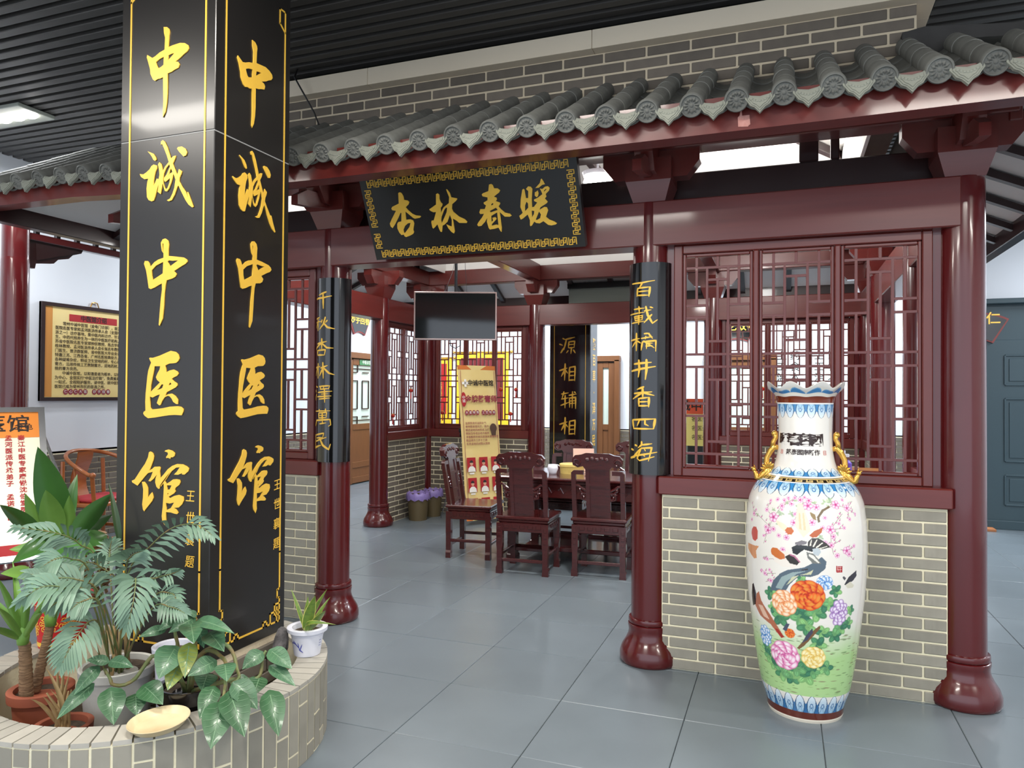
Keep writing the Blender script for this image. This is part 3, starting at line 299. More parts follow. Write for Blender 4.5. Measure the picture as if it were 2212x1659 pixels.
V_POLY=[((88,104,118),[(-621,612),(-553,661),(-420,701),(-300,722),(-38,742),(143,773),(234,795),(310,774),(292,742),(181,714),(71,702),(-112,702),(-263,658),(-325,628),(-472,615)]),((150,170,170),[(-513,630),(-401,685),(-223,714),(-2,727),(-149,709),(-321,667),(-406,627)]),((205,205,170),[(-323,650),(-224,693),(-2,716),(107,735),(71,712),(-112,705),(-263,664)]),((120,100,70),[(179,947),(164,971),(246,1005),(371,1022),(405,1017),(281,998),(207,971),(213,950)]),((150,125,80),[(54,993),(139,982),(154,956),(103,961),(62,979)]),((246,240,226),[(-284,899),(-249,866),(-147,852),(18,864),(150,880),(235,915),(117,909),(-15,892),(-181,888)]),((240,228,200),[(-183,926),(-162,985),(-149,1028),(-77,1029),(-15,987),(44,941),(59,908),(-48,877)]),((225,205,165),[(-115,914),(-127,985),(-101,986),(-73,910)]),((225,205,165),[(-48,910),(-66,987),(-41,987),(-7,911)]),((242,226,196),[(-514,943),(-359,931),(-285,912),(-215,880),(-355,897),(-470,922)]),((205,105,45),[(-346,902),(-303,916),(-233,916),(-195,902),(-232,886),(-293,884)]),((190,95,45),[(43,888),(117,909),(254,927),(234,905),(150,882),(84,879)]),((238,230,220),[(-576,798),(-524,751),(-378,733),(-185,738),(-75,763),(-148,788),(-317,804),(-456,809)]),((205,115,60),[(-587,803),(-553,815),(-467,814),(-346,791),(-337,773),(-417,764),(-511,773),(-577,784)]),((55,50,48),[(-341,781),(-259,796),(-175,789),(-102,765),(-148,749),(-260,754)]),((190,120,150),[(-259,797),(-175,792),(-93,765),(-111,762),(-185,784),(-259,791)]),((60,55,50),[(15,837),(24,862),(88,878),(198,876),(291,860),(377,839),(252,830),(142,826)]),((235,230,215),[(42,841),(70,870),(81,871),(70,841)]),((235,230,215),[(88,839),(152,872),(167,870),(115,838)]),((235,230,215),[(133,836),(244,860),(257,857),(157,833)]),((235,230,215),[(179,832),(319,844),(324,841),(197,829)]),((38,42,44),[(-231,828),(-148,842),(-3,842),(142,832),(87,815),(-39,823),(-148,796),(-212,802)]),((125,120,125),[(-176,851),(-75,864),(6,860),(-3,848),(-112,840),(-176,842)]),((190,200,205),[(88,828),(179,835),(224,817),(178,797),(105,804)]),((120,122,118),[(-3,813),(105,807),(188,781),(226,763),(88,764),(16,787)]),((240,236,225),[(33,806),(106,799),(198,768),(179,766),(88,785),(37,795)]),((60,50,45),[(-84,730),(16,738),(25,733),(-75,727)]),((52,50,58),[(695,650),(630,668),(711,701),(889,727),(900,701),(807,680),(727,674)]),((215,210,190),[(695,650),(643,665),(753,679),(842,660),(816,649)]),((80,80,85),[(587,701),(614,707),(662,697),(632,686)]),((40,34,36),[(-1159,559),(-1099,609),(-1048,618),(-1027,603),(-978,572),(-1027,517),(-1167,501)]),((178,105,75),[(-970,572),(-892,589),(-844,547),(-666,497),(-508,445),(-401,406),(-450,395),(-659,447),(-922,473),(-1046,510)]),((225,185,160),[(-944,523),(-824,526),(-725,487),(-677,468),(-820,475)]),((165,45,35),[(-585,435),(-511,434),(-390,404),(-450,395)]),((215,150,105),[(-1208,803),(-977,802),(-844,806),(-928,779),(-910,746),(-989,739),(-1089,753),(-1219,774)]),((120,88,56),[(-166,362),(-38,406),(122,456),(220,479),(241,469),(104,422),(-38,378),(-123,359)]),((70,72,92),[(-80,388),(2,430),(101,466),(114,444),(23,408)]),((72,80,100),[(-417,439),(-345,471),(-281,472),(-351,432)]),((196,90,80),[(-1068,876),(-1015,891),(-932,893),(-884,875),(-886,839),(-950,824),(-1026,829),(-1074,855)]),((170,40,45),[(473,754),(582,753),(585,723),(475,724)]),((235,190,185),[(484,748),(571,748),(572,746),(484,746)]),((235,190,185),[(484,739),(572,739),(572,736),(484,737)]),((235,190,185),[(496,752),(498,727),(506,727),(504,752)]),((235,190,185),[(538,751),(541,727),(549,726),(547,751)])]
V_BRANCH=[[(-734,826),(-650,890),(-558,954),(-412,1010),(-201,1050)],[(-558,954),(-702,983),(-638,1030)],[(-106,1043),(20,1019),(159,1009)],[(246,1005),(502,1026),(719,1010),(756,960)],[(-932,954),(-780,935),(-545,900)],[(-932,954),(-1034,952),(-1141,997)],[(388,858),(375,917),(517,962),(607,985)],[(375,917),(627,923)],[(-318,869),(-201,940),(-119,1010)],[(719,1010),(904,981)],[(719,1010),(886,1038)],[(424,807),(387,847),(554,870)],[(550,827),(663,821),(849,838)],[(663,821),(792,780)],[(-397,773),(-662,755),(-737,762)],[(-505,696),(-719,685),(-785,700)],[(-507,669),(-701,647)]]
V_LEV={'lip':1.5473,'b1':1.5216,'w1':1.518,'br0':1.4861,'w2':1.481,'l0':1.48,'l1':1.4179,'col0':1.1737,'col1':1.1422,'k0':1.1352,'k1':1.1178,'w3':1.1142,'s1':1.0587,'g0':0.4905,'g1':0.1353,'bl0':0.1335,'bl1':0.0513,'bb':0.0168}
V_TXT=[(-1366,1303),(614,1312),(-981,1246),(441,1254)]
# ------------------------------------------------------------ hall shell
XL_, XR_, YB_, YF_, HZ = -6.75, 5.6, 12.6, -2.6, 3.72
floor = MB().box(((XL_+XR_)/2, (YF_+YB_)/2, -.06), (XR_-XL_+.4, YB_-YF_+.4, .1)).obj('floor', GROUT, kind='structure')
tag(floor, 'slate grey square-tiled floor of the hall', 'floor', kind='structure')
tm = MB().box((0, 0, 0), (.597, .597, .012), b=.0025).mesh('floor_tile', FLOORM)
tiles = []
for i in range(-11, 10):
    for j in range(-5, 22):
        x = -.435+.6*i+.3; y = 4.117+.6*(j-5)-.3+.002
        if XL_-.2 < x < XR_+.2 and YF_-.2 < y < YB_+.2: tiles.append((x, y))
tiles.sort(key=lambda p: (0 if p[1] > .9 and p[0] > -.45*p[1]-4.2 and p[0] < 3.2 else 50)+math.hypot(p[0], p[1]))
rest = MB()
for n, (x, y) in enumerate(tiles):
    if n < 298: link('floor_tile', tm, floor, (x, y, -.006))
    else: rest.box((x, y, -.006), (.597, .597, .012))
rest.obj('outer_floor_tiles', FLOORM, floor, kind='stuff')

def wall_panel(name, c, d, m, label, parent=None):
    o = MB().box(c, d).obj(name, m, kind='structure'); tag(o, label, 'wall', kind='structure'); return o
brick_me = {}
def brick_mesh(T, m):
    k = (round(T, 3), m.name)
    if k not in brick_me: brick_me[k] = MB().box((0, 0, 0), (.24, T, .0495), b=.003).mesh('brick', m)
    return brick_me[k]
def lay_bricks(parent, L, z0, z1, T, m, offs=(.12, .277), yc=0., pitch=.25, course=.0595, single=True, jit=.0015, x0=0.):
    """running-bond courses along local X from x0 to L; every brick an object (or one joined part)"""
    me = brick_mesh(T, m); k = 0; z = z0; joined = MB()
    while z+.02 < z1:
        hh = min(.0495, z1-z-.006); o = offs[k % 2]-pitch
        x = o
        while x < L:
            a, b = max(x+.005, x0), min(x+pitch-.005, L)
            if b-a > .025:
                j = rnd.uniform(-jit, jit)
                if single: link('brick', me, parent, ((a+b)/2, yc+j, z+.005+hh/2), scale=((b-a)/.24, 1, hh/.0495))
                else: joined.box(((a+b)/2, yc+j, z+.005+hh/2), (b-a, T, hh))
            x += pitch
        z += course; k += 1
    if not single: joined.obj('brick_courses', m, parent, kind='stuff')
# left wall of the aisle: plaster above a brick dado
wl = MB().box((XL_-.1, (YF_+YB_)/2, HZ/2+.45), (.2, YB_-YF_, HZ-.9)).obj('wall_left', WHITE, kind='structure')
tag(wl, 'white plastered wall along the left aisle above a grey brick dado', 'wall', kind='structure')
dado = MB().box((XL_-.1, (YF_+YB_)/2, .46), (.2, YB_-YF_, .92)).obj('wall_left', MORT, kind='structure')
tag(dado, 'grey brick dado under the white wall of the left aisle', 'wall', kind='structure')
hold = bpy.data.objects.new('brick_field', None); C.objects.link(hold); hold.parent = dado; hold.location = (XL_+.003, 4.3, 0); hold.rotation_euler = (0, 0, PI/2)
def dado_bricks(par, y0, y1, single):
    me = brick_mesh(.03, BRICKD); k = 0; z = 0; J = MB()
    while z+.03 < .92:
        y = y0-.25+(.0, .125)[k % 2]
        while y < y1:
            a, b = max(y+.005, y0), min(y+.245, y1)
            if b-a > .03:
                if single: link('brick', me, par, (XL_-.005, (a+b)/2, z+.03), PI/2, ((b-a)/.24, 1, 1))
                else: J.box((XL_-.005, (a+b)/2, z+.03), (.03, b-a, .0495))
            y += .25
        z += .0595; k += 1
    if not single: J.obj('brick_courses', BRICKD, par, kind='stuff')
bpy.data.objects.remove(hold)
dado_bricks(dado, 4.6, 7.0, True); dado_bricks(dado, 7.0, YB_-1.0, False)
# rear wall
wb = MB().box(((XL_+XR_)/2, YB_+.1, HZ/2+.45), (XR_-XL_, .2, HZ-.9)).obj('wall_back', WHITE, kind='structure')
tag(wb, 'white rear wall of the hall behind the pavilion', 'wall', kind='structure')
db = MB().box(((XL_+XR_)/2, YB_+.1, .46), (XR_-XL_, .2, .92)).obj('wall_back', MORT, kind='structure')
tag(db, 'grey brick dado along the rear wall of the hall', 'wall', kind='structure')
J = MB(); z = 0; k = 0
while z+.03 < .92:
    x = XL_+(.0, .125)[k % 2]
    while x < XR_-.25: J.box((x+.125, YB_+.003, z+.03), (.24, .03, .0495)); x += .25
    z += .0595; k += 1
J.obj('brick_courses', BRICKD, db, kind='stuff')
wall_panel('wall_right', (XR_+.1, (YF_+YB_)/2, HZ/2), (.2, YB_-YF_, HZ), WHITE, 'white right-hand side wall of the hall')
# teal panelled partition to the right of the pavilion
TEAL = mat('dark_teal_paint', (52, 72, 80), .5, noise=.15, nscale=4, ncol=(46, 64, 72))
tw = MB().box((3.95, 9.98, 3.2), (3.62, .12, 1.1)).obj('wall_right', WHITE, kind='structure')
tag(tw, 'pale wall above the dark teal doors at the right edge', 'wall', kind='structure')
MB().box((3.95, 9.9, 2.62), (3.66, .2, .06), b=.008).box((3.95, 9.95, 2.38), (3.62, .1, .42)).obj('lintel', TEAL, tw)
dr = thing('door_1', 'dark teal panelled door beside the right-hand red column', 'door', (2.14, 9.92, 0), kind='structure')
m_ = MB().box((.46, 0, 1.115), (.90, .05, 2.13), b=.004)
m_.obj('door_leaf', TEAL, dr)
for z0, z1 in ((.28, .62), (.78, 1.5), (1.66, 2.0)):
    p = MB()
    for a in (0, 1): p.box((.46, -.03, (z0, z1)[a]), (.42, .014, .022), b=.004); p.box((.46+(-.21, .21)[a], -.03, (z0+z1)/2), (.022, .014, z1-z0), b=.004)
    p.box((.46, -.027, (z0+z1)/2), (.34, .01, z1-z0-.08), b=.004)
    p.obj('door_panel', TEAL, dr)
MB().box((.46, -.01, .05), (.92, .09, .1), b=.004).obj('kick_board', TEAL, dr)
dr2 = dup(dr, (3.08, 9.92, 0), 0, 'dark teal panelled door further right, cut by the picture edge')
# ceiling: black slats under a dark void
ce = MB().box(((XL_+XR_)/2, (YF_+YB_)/2, HZ+.28), (XR_-XL_+.4, YB_-YF_+.4, .1)).obj('ceiling', VOID, kind='structure')
tag(ce, 'black slatted ceiling of the hall', 'ceiling', kind='structure')
sm1 = MB().box((0, 0, 0), (XR_-XL_, .062, .05), b=.004).mesh('slat', SLAT)
y = .2
while y < YB_-.05:
    if y < 4.42: link('slat', sm1, ce, ((XL_+XR_)/2, y, HZ))
    else:
        for a, b in ((XL_, -4.45), (.78, XR_)):
            if y < 8.75: link('slat', sm1, ce, ((a+b)/2, y, HZ), scale=((b-a)/(XR_-XL_), 1, 1))
        if y >= 8.75: link('slat', sm1, ce, ((XL_+XR_)/2, y, HZ))
    y += .1
# ------------------------------------------------------------ the pavilion
c0, c1_, c2_, c3_ = (-4.37, 4.24), (-2.846, 4.24), (-.717, 4.24), (.84, 4.24)
cA, cB, cN = (-4.365, 5.43), (-4.365, 7.39), (-4.365, 8.57)
cC, cDD, cM = (-2.855, 8.57), (-.75, 8.57), (.84, 8.57)
cE, cF = (.84, 5.43), (.84, 7.39)
base_prof = [(0, .160), (.006, .166), (.02, .171), (.05, .171), (.085, .160), (.12, .138), (.15, .124), (.175, .1195), (.19, .121), (.205, .124), (.215, .123), (.220, .114)]
ring_prof = [(.219, .112), (.222, .119), (.23, .1215), (.243, .1215), (.25, .119), (.254, .108)]
base_me = MB().lathe(base_prof, n=40).mesh('column_base', RED, 50); ring_me = MB().lathe(ring_prof, n=40).mesh('base_ring', RED, 50)
shaft_me = MB().lathe([(.03, .107), (1.3, .1055), (2.59, .1025), (2.61, .1005)], n=40).mesh('shaft', RED, 40)
def frustum(mb, z0, h0, z1, h1):
    P = [(-h0, -h0, z0), (h0, -h0, z0), (h0, h0, z0), (-h0, h0, z0), (-h1, -h1, z1), (h1, -h1, z1), (h1, h1, z1), (-h1, h1, z1)]
    mb.add(P, [(3, 2, 1, 0), (4, 5, 6, 7), (0, 1, 5, 4), (1, 2, 6, 5), (2, 3, 7, 6), (3, 0, 4, 7)])
cap = MB(); frustum(cap, 2.605, .088, 2.725, .127); frustum(cap, 2.725, .128, 2.85, .128)
cap_me = cap.mesh('capital', REDB)
def arm_mesh(L, z0, z1, t, name='bracket_arm'):
    ch = (z1-z0)*.55
    poly = [(-L, z1), (-L, z0+ch), (-L+ch*.8, z0), (L-ch*.8, z0), (L, z0+ch), (L, z1)]
    return MB().prism(poly, lambda u, v, h: (u, h, v), -t/2, t/2).mesh(name, REDB)
arm1 = arm_mesh(.275, 2.755, 2.912, .10)
tong = MB().prism([(-.14, 2.82), (-.36, 2.80), (-.46, 2.745), (-.46, 2.685), (-.34, 2.70), (-.14, 2.74)], lambda u, v, h: (h, u, v), -.024, .024).mesh('beam_tongue', REDB)
def column(p, label, dirs=(0,), group=None, tongues=()):
    t = thing('lacquered_column', label, 'column', (p[0], p[1], 0), group=group)
    link('shaft', shaft_me, t); b = link('column_base', base_me, t); link('base_ring', ring_me, b); link('capital', cap_me, t)
    for k, d in enumerate(dirs):
        link('bracket_arm', arm1, t, (0, 0, -.001*k), rz=d)
    for d in tongues: link('beam_tongue', tong, t, rz=d)
    return t
column(c3_, 'glossy dark red round column at the right corner of the pavilion, right of the vase', (0, PI/2), tongues=(0,))
column(c2_, 'glossy dark red round column in the middle, behind the right couplet board', (0, PI/2), tongues=(0,))
column(c1_, 'glossy dark red round column left of the entrance, behind the left couplet board', (0, PI/2), tongues=(0,))
column(c0, 'dark red corner column of the pavilion hidden behind the black pillar', (0, PI/2), tongues=(0,))
column(cA, 'dark red column on the left side, nearer jamb of the side opening', (0, PI/2))
column(cB, 'dark red round column beside the purple-lined bins, seen through the entrance', (0, PI/2))
column(cN, 'dark red corner post between the two interior brick walls behind the tripod', (0, PI/2))
column(cC, 'dark red round column behind the banner stand, left of the rear opening', (0, PI/2))
column(cDD, 'dark red round column seen through the left part of the large lattice window', (0, PI/2))
column(cM, 'dark red rear right corner column seen through the lattice window', (0, PI/2))
column(cF, 'dark red column on the right side, far jamb, seen through the lattice', (0, PI/2))
column(cE, 'dark red column on the right side, near jamb, seen through the lattice', (0, PI/2))

trim_n = [0]
def trim(label, m=REDB, cat='beam'):
    trim_n[0] += 1
    return tag(bpy.data.objects.new('trim_%d' % trim_n[0], None), label, cat, kind='structure')
def beam(label, c, d, rz=0, m=REDB, b=.006, cat='beam'):
    trim_n[0] += 1
    o = MB().box((0, 0, 0), d, b=b).obj('trim_%d' % trim_n[0], m, kind='structure'); o.location = c; o.rotation_euler = (0, 0, rz)
    return tag(o, label, cat, kind='structure')
UNIT = MB().box((0, 0, 0), (1, 1, 1), b=.06)
bar_me = UNIT.mesh('lattice_bar', REDW)
LV = dict(A=.053, C=.112, B=.234, B2=.293, D=.408, E=.470)
def lattice(par, x0, x1, z0, z1, y, t=.014):
    """one openwork panel: every bar its own piece"""
    W = x1-x0; H = z1-z0
    def hb(u0, u1, v): link('lattice_bar', bar_me, par, (x0+W*(u0+u1)/2, y, z1-H*v), scale=(W*(u1-u0), t*.9, t))
    def vb(u, v0, v1): link('lattice_bar', bar_me, par, (x0+W*u, y, z1-H*(v0+v1)/2), scale=(t, t, H*(v1-v0)))
    s = 1/6
    for v in (LV['A'], LV['E'], 1-LV['E'], 1-LV['A']): hb(0, 1, v)
    for u in (2*s, 4*s): vb(u, LV['A'], 1-LV['A'])
    for f in (lambda v: v, lambda v: 1-v):
        def V(u, a, b): a, b = sorted((f(a), f(b))); vb(u, a, b)
        for u in (s, 3*s, 5*s): V(u, 0, LV['A'])
        hb(2*s, 4*s, f(LV['C'])); hb(2*s, 4*s, f(LV['D'])); V(3*s, LV['C'], LV['D'])
        for a in (0, 4*s):
            hb(a, a+2*s, f(LV['B'])); hb(a, a+2*s, f(LV['B2']))
            V(a+s, LV['A'], LV['B']); V(a+s, LV['B2'], LV['E'])
win_n = [0]
def bay(A, B, rz, wname, labs, panels=3, singles=True, gap=.10, brick=BRICK):
    """brick dado, sill rail, lattice window and head beam between two columns; local -Y looks outwards"""
    L = math.hypot(B[0]-A[0], B[1]-A[1])
    wo = MB().box((L/2, -.023, .4825), (L-.16, .126, .965)).obj(wname, MORT, kind='structure'); wo.location = (A[0], A[1], 0); wo.rotation_euler = (0, 0, rz)
    tag(wo, labs[0], 'wall', kind='structure')
    lay_bricks(wo, L-.085, 0, .955, .136, brick, yc=-.0245, single=singles, x0=.085)
    cs, sn = math.cos(rz), math.sin(rz)
    def Wp(x, y, z): return (A[0]+x*cs-y*sn, A[1]+x*sn+y*cs, z)
    beam(labs[1], Wp(L/2, -.022, 1.015), (L-.12, .186, .10), rz, cat='rail')
    win_n[0] += 1
    wn = thing('window_%d' % win_n[0], labs[2], 'window', Wp(0, -.02, 1.065), rz, kind='structure')
    x0, x1, H = gap+.035, L-gap-.035, 1.295
    fr = MB()
    for a in (x0+.024, x1-.024): fr.box((a, 0, H/2), (.048, .056, H), b=.005)
    for z in (.024, H-.024): fr.box(((x0+x1)/2, 0, z), (x1-x0-.097, .056, .048), b=.005)
    fr.obj('window_frame', REDW, wn)
    for a in (x0-.022, x1+.022): MB().box((a, .012, H/2), (.044, .05, H)).obj('jamb', RED, wn)
    pw = (x1-x0-.096-.03*(panels-1))/panels
    for i in range(panels):
        a = x0+.048+i*(pw+.03)
        if i: MB().box((a-.015, -.004, H/2), (.03, .056, H-.096), b=.006).obj('mullion', REDW, wn)
        sf = MB()
        for q in (a+.009, a+pw-.009): sf.box((q, .004, H/2), (.018, .036, H-.096), b=.004)
        for z in (.057, H-.057): sf.box((a+pw/2, .004, z), (pw-.036, .036, .018), b=.004)
        sf.obj('panel_frame', REDW, wn)
        lattice(wn, a+.018, a+pw-.018, .066, H-.066, 0)
    return L, Wp
bay(c2_, c3_, 0, 'wall_front', ('grey brick half wall with pale joints behind the tall porcelain vase', 'dark red sill rail under the large lattice window', 'large red lattice window of three panels behind the vase'))
bay(c0, c1_, 0, 'wall_front', ('grey brick half wall between the black pillar and the left couplet column', 'dark red sill rail left of the left couplet board', 'red lattice window partly hidden by the black pillar'))
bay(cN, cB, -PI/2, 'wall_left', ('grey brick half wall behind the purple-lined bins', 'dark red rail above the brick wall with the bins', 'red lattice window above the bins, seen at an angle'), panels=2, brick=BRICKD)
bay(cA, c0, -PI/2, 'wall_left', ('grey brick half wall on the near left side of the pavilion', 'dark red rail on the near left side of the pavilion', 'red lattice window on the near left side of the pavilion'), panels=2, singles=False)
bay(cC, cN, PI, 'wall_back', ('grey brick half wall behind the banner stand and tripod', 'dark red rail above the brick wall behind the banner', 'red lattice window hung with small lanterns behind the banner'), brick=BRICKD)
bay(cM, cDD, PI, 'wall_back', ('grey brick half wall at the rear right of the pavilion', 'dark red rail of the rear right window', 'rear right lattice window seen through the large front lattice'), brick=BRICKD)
bay(c3_, cE, PI/2, 'wall_right', ('grey brick half wall on the near right side of the pavilion', 'dark red rail on the near right side of the pavilion', 'lattice window on the near right side of the pavilion'), panels=2, singles=False)
bay(cF, cM, PI/2, 'wall_right', ('grey brick half wall on the far right side of the pavilion', 'dark red rail on the far right side of the pavilion', 'lattice window on the far right side of the pavilion'), panels=2, singles=False)
def hbeam(A, B, lab, z=2.485, dz=.25, off=-.012, t=.182, m=REDB, ext=-.02):
    d = Vector((B[0]-A[0], B[1]-A[1])); L = d.length; rz = math.atan2(d.y, d.x); mid = Vector(((A[0]+B[0])/2, (A[1]+B[1])/2))
    n = Vector((-math.sin(rz), math.cos(rz)))*off
    return beam(lab, (mid.x+n.x, mid.y+n.y, z), (L+ext*2, t, dz), rz, m)
for A, B, lab in ((c2_, c3_, 'dark red head beam over the large lattice window'), (c1_, c2_, 'dark red head beam behind the hanging plaque'), (c0, c1_, 'dark red head beam left of the plaque'),
                  (cC, cN, 'dark red head beam behind the television'), (cDD, cC, 'dark red head beam over the rear opening'), (cM, cDD, 'dark red head beam over the rear right window'),
                  (cN, cB, 'dark red head beam over the lattice above the bins'), (cB, cA, 'dark red head beam over the left side opening'), (cA, c0, 'dark red head beam at the near left side'),
                  (c3_, cE, 'dark red head beam at the near right side'), (cE, cF, 'dark red head beam over the right side opening'), (cF, cM, 'dark red head beam at the far right side')):
    hbeam(A, B, lab)
# purlins on the brackets, tie beams across, inner boards
beam('dark red purlin under the front eave', (-1.80, 4.24, 3.0), (5.75, .15, .18)); beam('dark red purlin over the rear columns', (-1.78, 8.57, 3.0), (5.7, .15, .18))
beam('dark red purlin over the left side columns', (-4.368, 6.4, 3.0), (.15, 4.18, .18)); beam('dark red purlin over the right side columns', (.84, 6.4, 3.0), (.15, 4.18, .18))
beam('stub of the dark red purlin jutting past the right corner column', (1.06, 4.24, 2.905), (.06, .12, .07))
for x, s in ((-2.85, 'left'), (-.735, 'right')): beam('dark red tie beam across the pavilion on the %s of the entrance' % s, (x, 6.4, 3.0), (.13, 4.18, .2))
for A, B, s in ((c2_, c3_, 'right bay'), (c0, c1_, 'left bay'), (c1_, c2_, 'entrance')):
    beam('dark inner board above the head beam of the %s' % s, ((A[0]+B[0])/2, 4.43, 2.722), (B[0]-A[0]-.02, .05, .215), m=DARKW)
for x, w_ in ((.13, .10), (.265, .045)): beam('short dark post standing on the inner board, %s of two' % ('wider' if x < .2 else 'narrower'), (x, 4.43, 2.9), (w_, .05, .14), m=DARKW)
# lantern wall over the front columns with cornice
lw = MB().box((-1.805, 4.29, 3.33), (4.88, .16, .40)).obj('wall_front', MORTD, kind='structure'); tag(lw, 'dark grey brick wall above the tiled eave under the cream cornice', 'wall', kind='structure')
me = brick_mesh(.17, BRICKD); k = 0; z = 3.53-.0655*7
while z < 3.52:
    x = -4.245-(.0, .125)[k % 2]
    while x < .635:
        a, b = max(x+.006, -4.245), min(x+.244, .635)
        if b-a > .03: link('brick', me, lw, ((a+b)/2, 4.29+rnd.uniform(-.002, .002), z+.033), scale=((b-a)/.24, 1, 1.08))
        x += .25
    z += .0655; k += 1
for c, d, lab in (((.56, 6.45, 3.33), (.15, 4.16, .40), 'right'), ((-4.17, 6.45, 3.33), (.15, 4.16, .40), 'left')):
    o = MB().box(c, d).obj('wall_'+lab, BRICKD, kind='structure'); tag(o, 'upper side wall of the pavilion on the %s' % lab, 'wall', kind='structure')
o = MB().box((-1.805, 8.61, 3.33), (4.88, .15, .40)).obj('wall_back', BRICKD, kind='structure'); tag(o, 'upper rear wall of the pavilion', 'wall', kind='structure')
trim_n[0] += 1
co = MB()
for x0, x1 in ((-4.33, -2.55), (-2.549, -1.05), (-1.049, .72)): co.box(((x0+x1)/2, 4.26, 3.585), (x1-x0-.0015, .26, .11), b=.002)
co.box((.63, 6.5, 3.585), (.18, 4.22, .11), b=.002).box((-4.24, 6.5, 3.585), (.18, 4.22, .11), b=.002)
co = tag(co.obj('trim_%d' % trim_n[0], CREAM), 'cream painted cornice band above the dark brick wall', 'cornice', kind='structure')
c_ = MB().box((-1.805, 6.45, 3.62), (4.86, 4.1, .04)).obj('ceiling', SOFF, kind='structure'); tag(c_, 'white boarded ceiling inside the pavilion', 'ceiling', kind='structure')
rm = MB().box((0, 0, 0), (.06, 4.1, .07), b=.004).mesh('rafter', DARKW)
for i in (0, 1, 2, 3, 4): link('rafter', rm, c_, (-4.0+i*.6, 6.45, 3.565))
o = link('hip_rafter', MB().box((0, 0, 0), (.9, .06, .07), b=.004).mesh('hip_rafter', DARKW), c_, (.33, 6.6, 3.56), rz=1.05)
# plaster lining inside the upper walls
for c, d in (((-1.805, 4.385, 3.32), (4.7, .02, .52)), ((-1.805, 8.52, 3.32), (4.7, .02, .52)), ((-4.08, 6.45, 3.32), (.02, 4.1, .52)), ((.47, 6.45, 3.32), (.02, 4.1, .52))):
    MB().box(c, d).obj('wall_lining', SOFF, c_)
# ------------------------------------------------------------ tiled front eave
er = thing('eave_roof', 'tiled eave of grey barrel tiles with flower discs above the red board, along the front', 'roof', (-1.8, 4.2, 3.2))
OX, OY, OZ = er.location
def EL(p): return (p[0]-OX, p[1]-OY, p[2]-OZ)
SL = math.atan2(.505, .92); ds = Vector((0, math.cos(SL), math.sin(SL))); un = Vector((0, -math.sin(SL), math.cos(SL)))
def barrel(r, L, n=14, full=False):
    m = MB(); vs = []; fs = []
    a0, a1 = (-.12*PI, 1.12*PI)
    prof = [(0, r+.0015), (.006, r+.0015), (L-.006, r), (L-.004, r-.005), (L, r-.006)]
    for l, q in prof:
        for i in range(n+1):
            a = a0+(a1-a0)*i/n; vs.append(Vector((q*math.cos(a), 0, 0))+ds*l+un*(q*math.sin(a)))
    for j in range(len(prof)-1):
        for i in range(n): fs.append((j*(n+1)+i, j*(n+1)+i+1, (j+1)*(n+1)+i+1, (j+1)*(n+1)+i))
    m.add(vs, fs); m.add([vs[i] for i in range(n+1)], [tuple(range(n+1))]); return m
seg_me = barrel(.048, .213).mesh('cover_tile', TILE, 40)
em = barrel(.0495, .213)
# eave disc with rim and flower relief, square to the roof slope
def disc(m, r):
    n = 24; rings = [(r, .02), (r, -.012), (r-.004, -.018), (r-.008, -.018), (r-.012, -.010), (.0, -.010)]; vs = []; fs = []
    for q, l in rings[:-1]:
        for i in range(n): a = 2*PI*i/n; vs.append(Vector((q*math.cos(a), 0, 0))+ds*l+un*(q*math.sin(a)))
    vs.append(ds*(-.010)); e = len(vs)-1
    for j in range(len(rings)-2):
        for i in range(n): k = (i+1) % n; fs.append((j*n+i, j*n+k, (j+1)*n+k, (j+1)*n+i))
    j = len(rings)-2
    for i in range(n): fs.append((j*n+i, j*n+(i+1) % n, e))
    m.add(vs, fs)
    for i in range(12):
        a = 2*PI*i/12; d = Vector((math.cos(a), 0, 0))+un*math.sin(a); t = Vector((-math.sin(a), 0, 0))+un*math.cos(a); b = ds*-.010; p = ds*-.019
        rr = r-.0135
        m.add([b+d*.013, b+d*rr*.68+t*.0085, b+d*rr, b+d*rr*.68-t*.0085, p+d*rr*.62], [(0, 1, 4), (1, 2, 4), (2, 3, 4), (3, 0, 4)])
    q = [ds*-.010+(Vector((math.cos(2*PI*i/8), 0, 0))+un*math.sin(2*PI*i/8))*.010 for i in range(8)]
    m.add(q+[ds*-.02], [(i, (i+1) % 8, 8) for i in range(8)])
disc(em, .0535)
end_me = em.mesh('eave_end_tile', TILE, 35)
pan = MB(); vs = []; n = 8
for l, dz in ((0, 0), (.17, .0), (.17, -.012), (0, -.012)):
    for i in range(n+1):
        a = -.9+1.8*i/n; vs.append(Vector((.092*math.sin(a), 0, 0))+ds*l+un*(.057-.092*math.cos(a)+dz))
pan.add(vs, [(j*(n+1)+i, j*(n+1)+i+1, ((j+1) % 4)*(n+1)+i+1, ((j+1) % 4)*(n+1)+i) for j in range(4) for i in range(n)])
pan_me = pan.mesh('pan_tile', TILE, 40)
dp = MB()
outl = [(u*.90, v*.90) for u, v in [(-.066, .012), (-.04, -.002), (0, -.010), (.04, -.002), (.066, .012), (.069, -.018), (.056, -.036), (.044, -.056), (.024, -.068), (0, -.098), (-.024, -.068), (-.044, -.056), (-.056, -.036), (-.069, -.018)]]
lean = lambda u, v, h: (u, h+v*.28, v)
dp.prism(outl, lean, -.02, .0)
ins = [(u*.82, v*.80-.008) for u, v in outl]; dp.prism(ins, lean, -.024, -.019)
ins2 = [(u*.66, v*.62-.012) for u, v in outl]; dp.prism(ins2, lean, -.0275, -.023)
for k in range(7):
    a = -.034+.0113*k; b = -.024-.012*math.cos(a*50)
    dp.ball((a, -.0285+b*.28, b), .0065, 6, 4, (1.2, .5, .8))
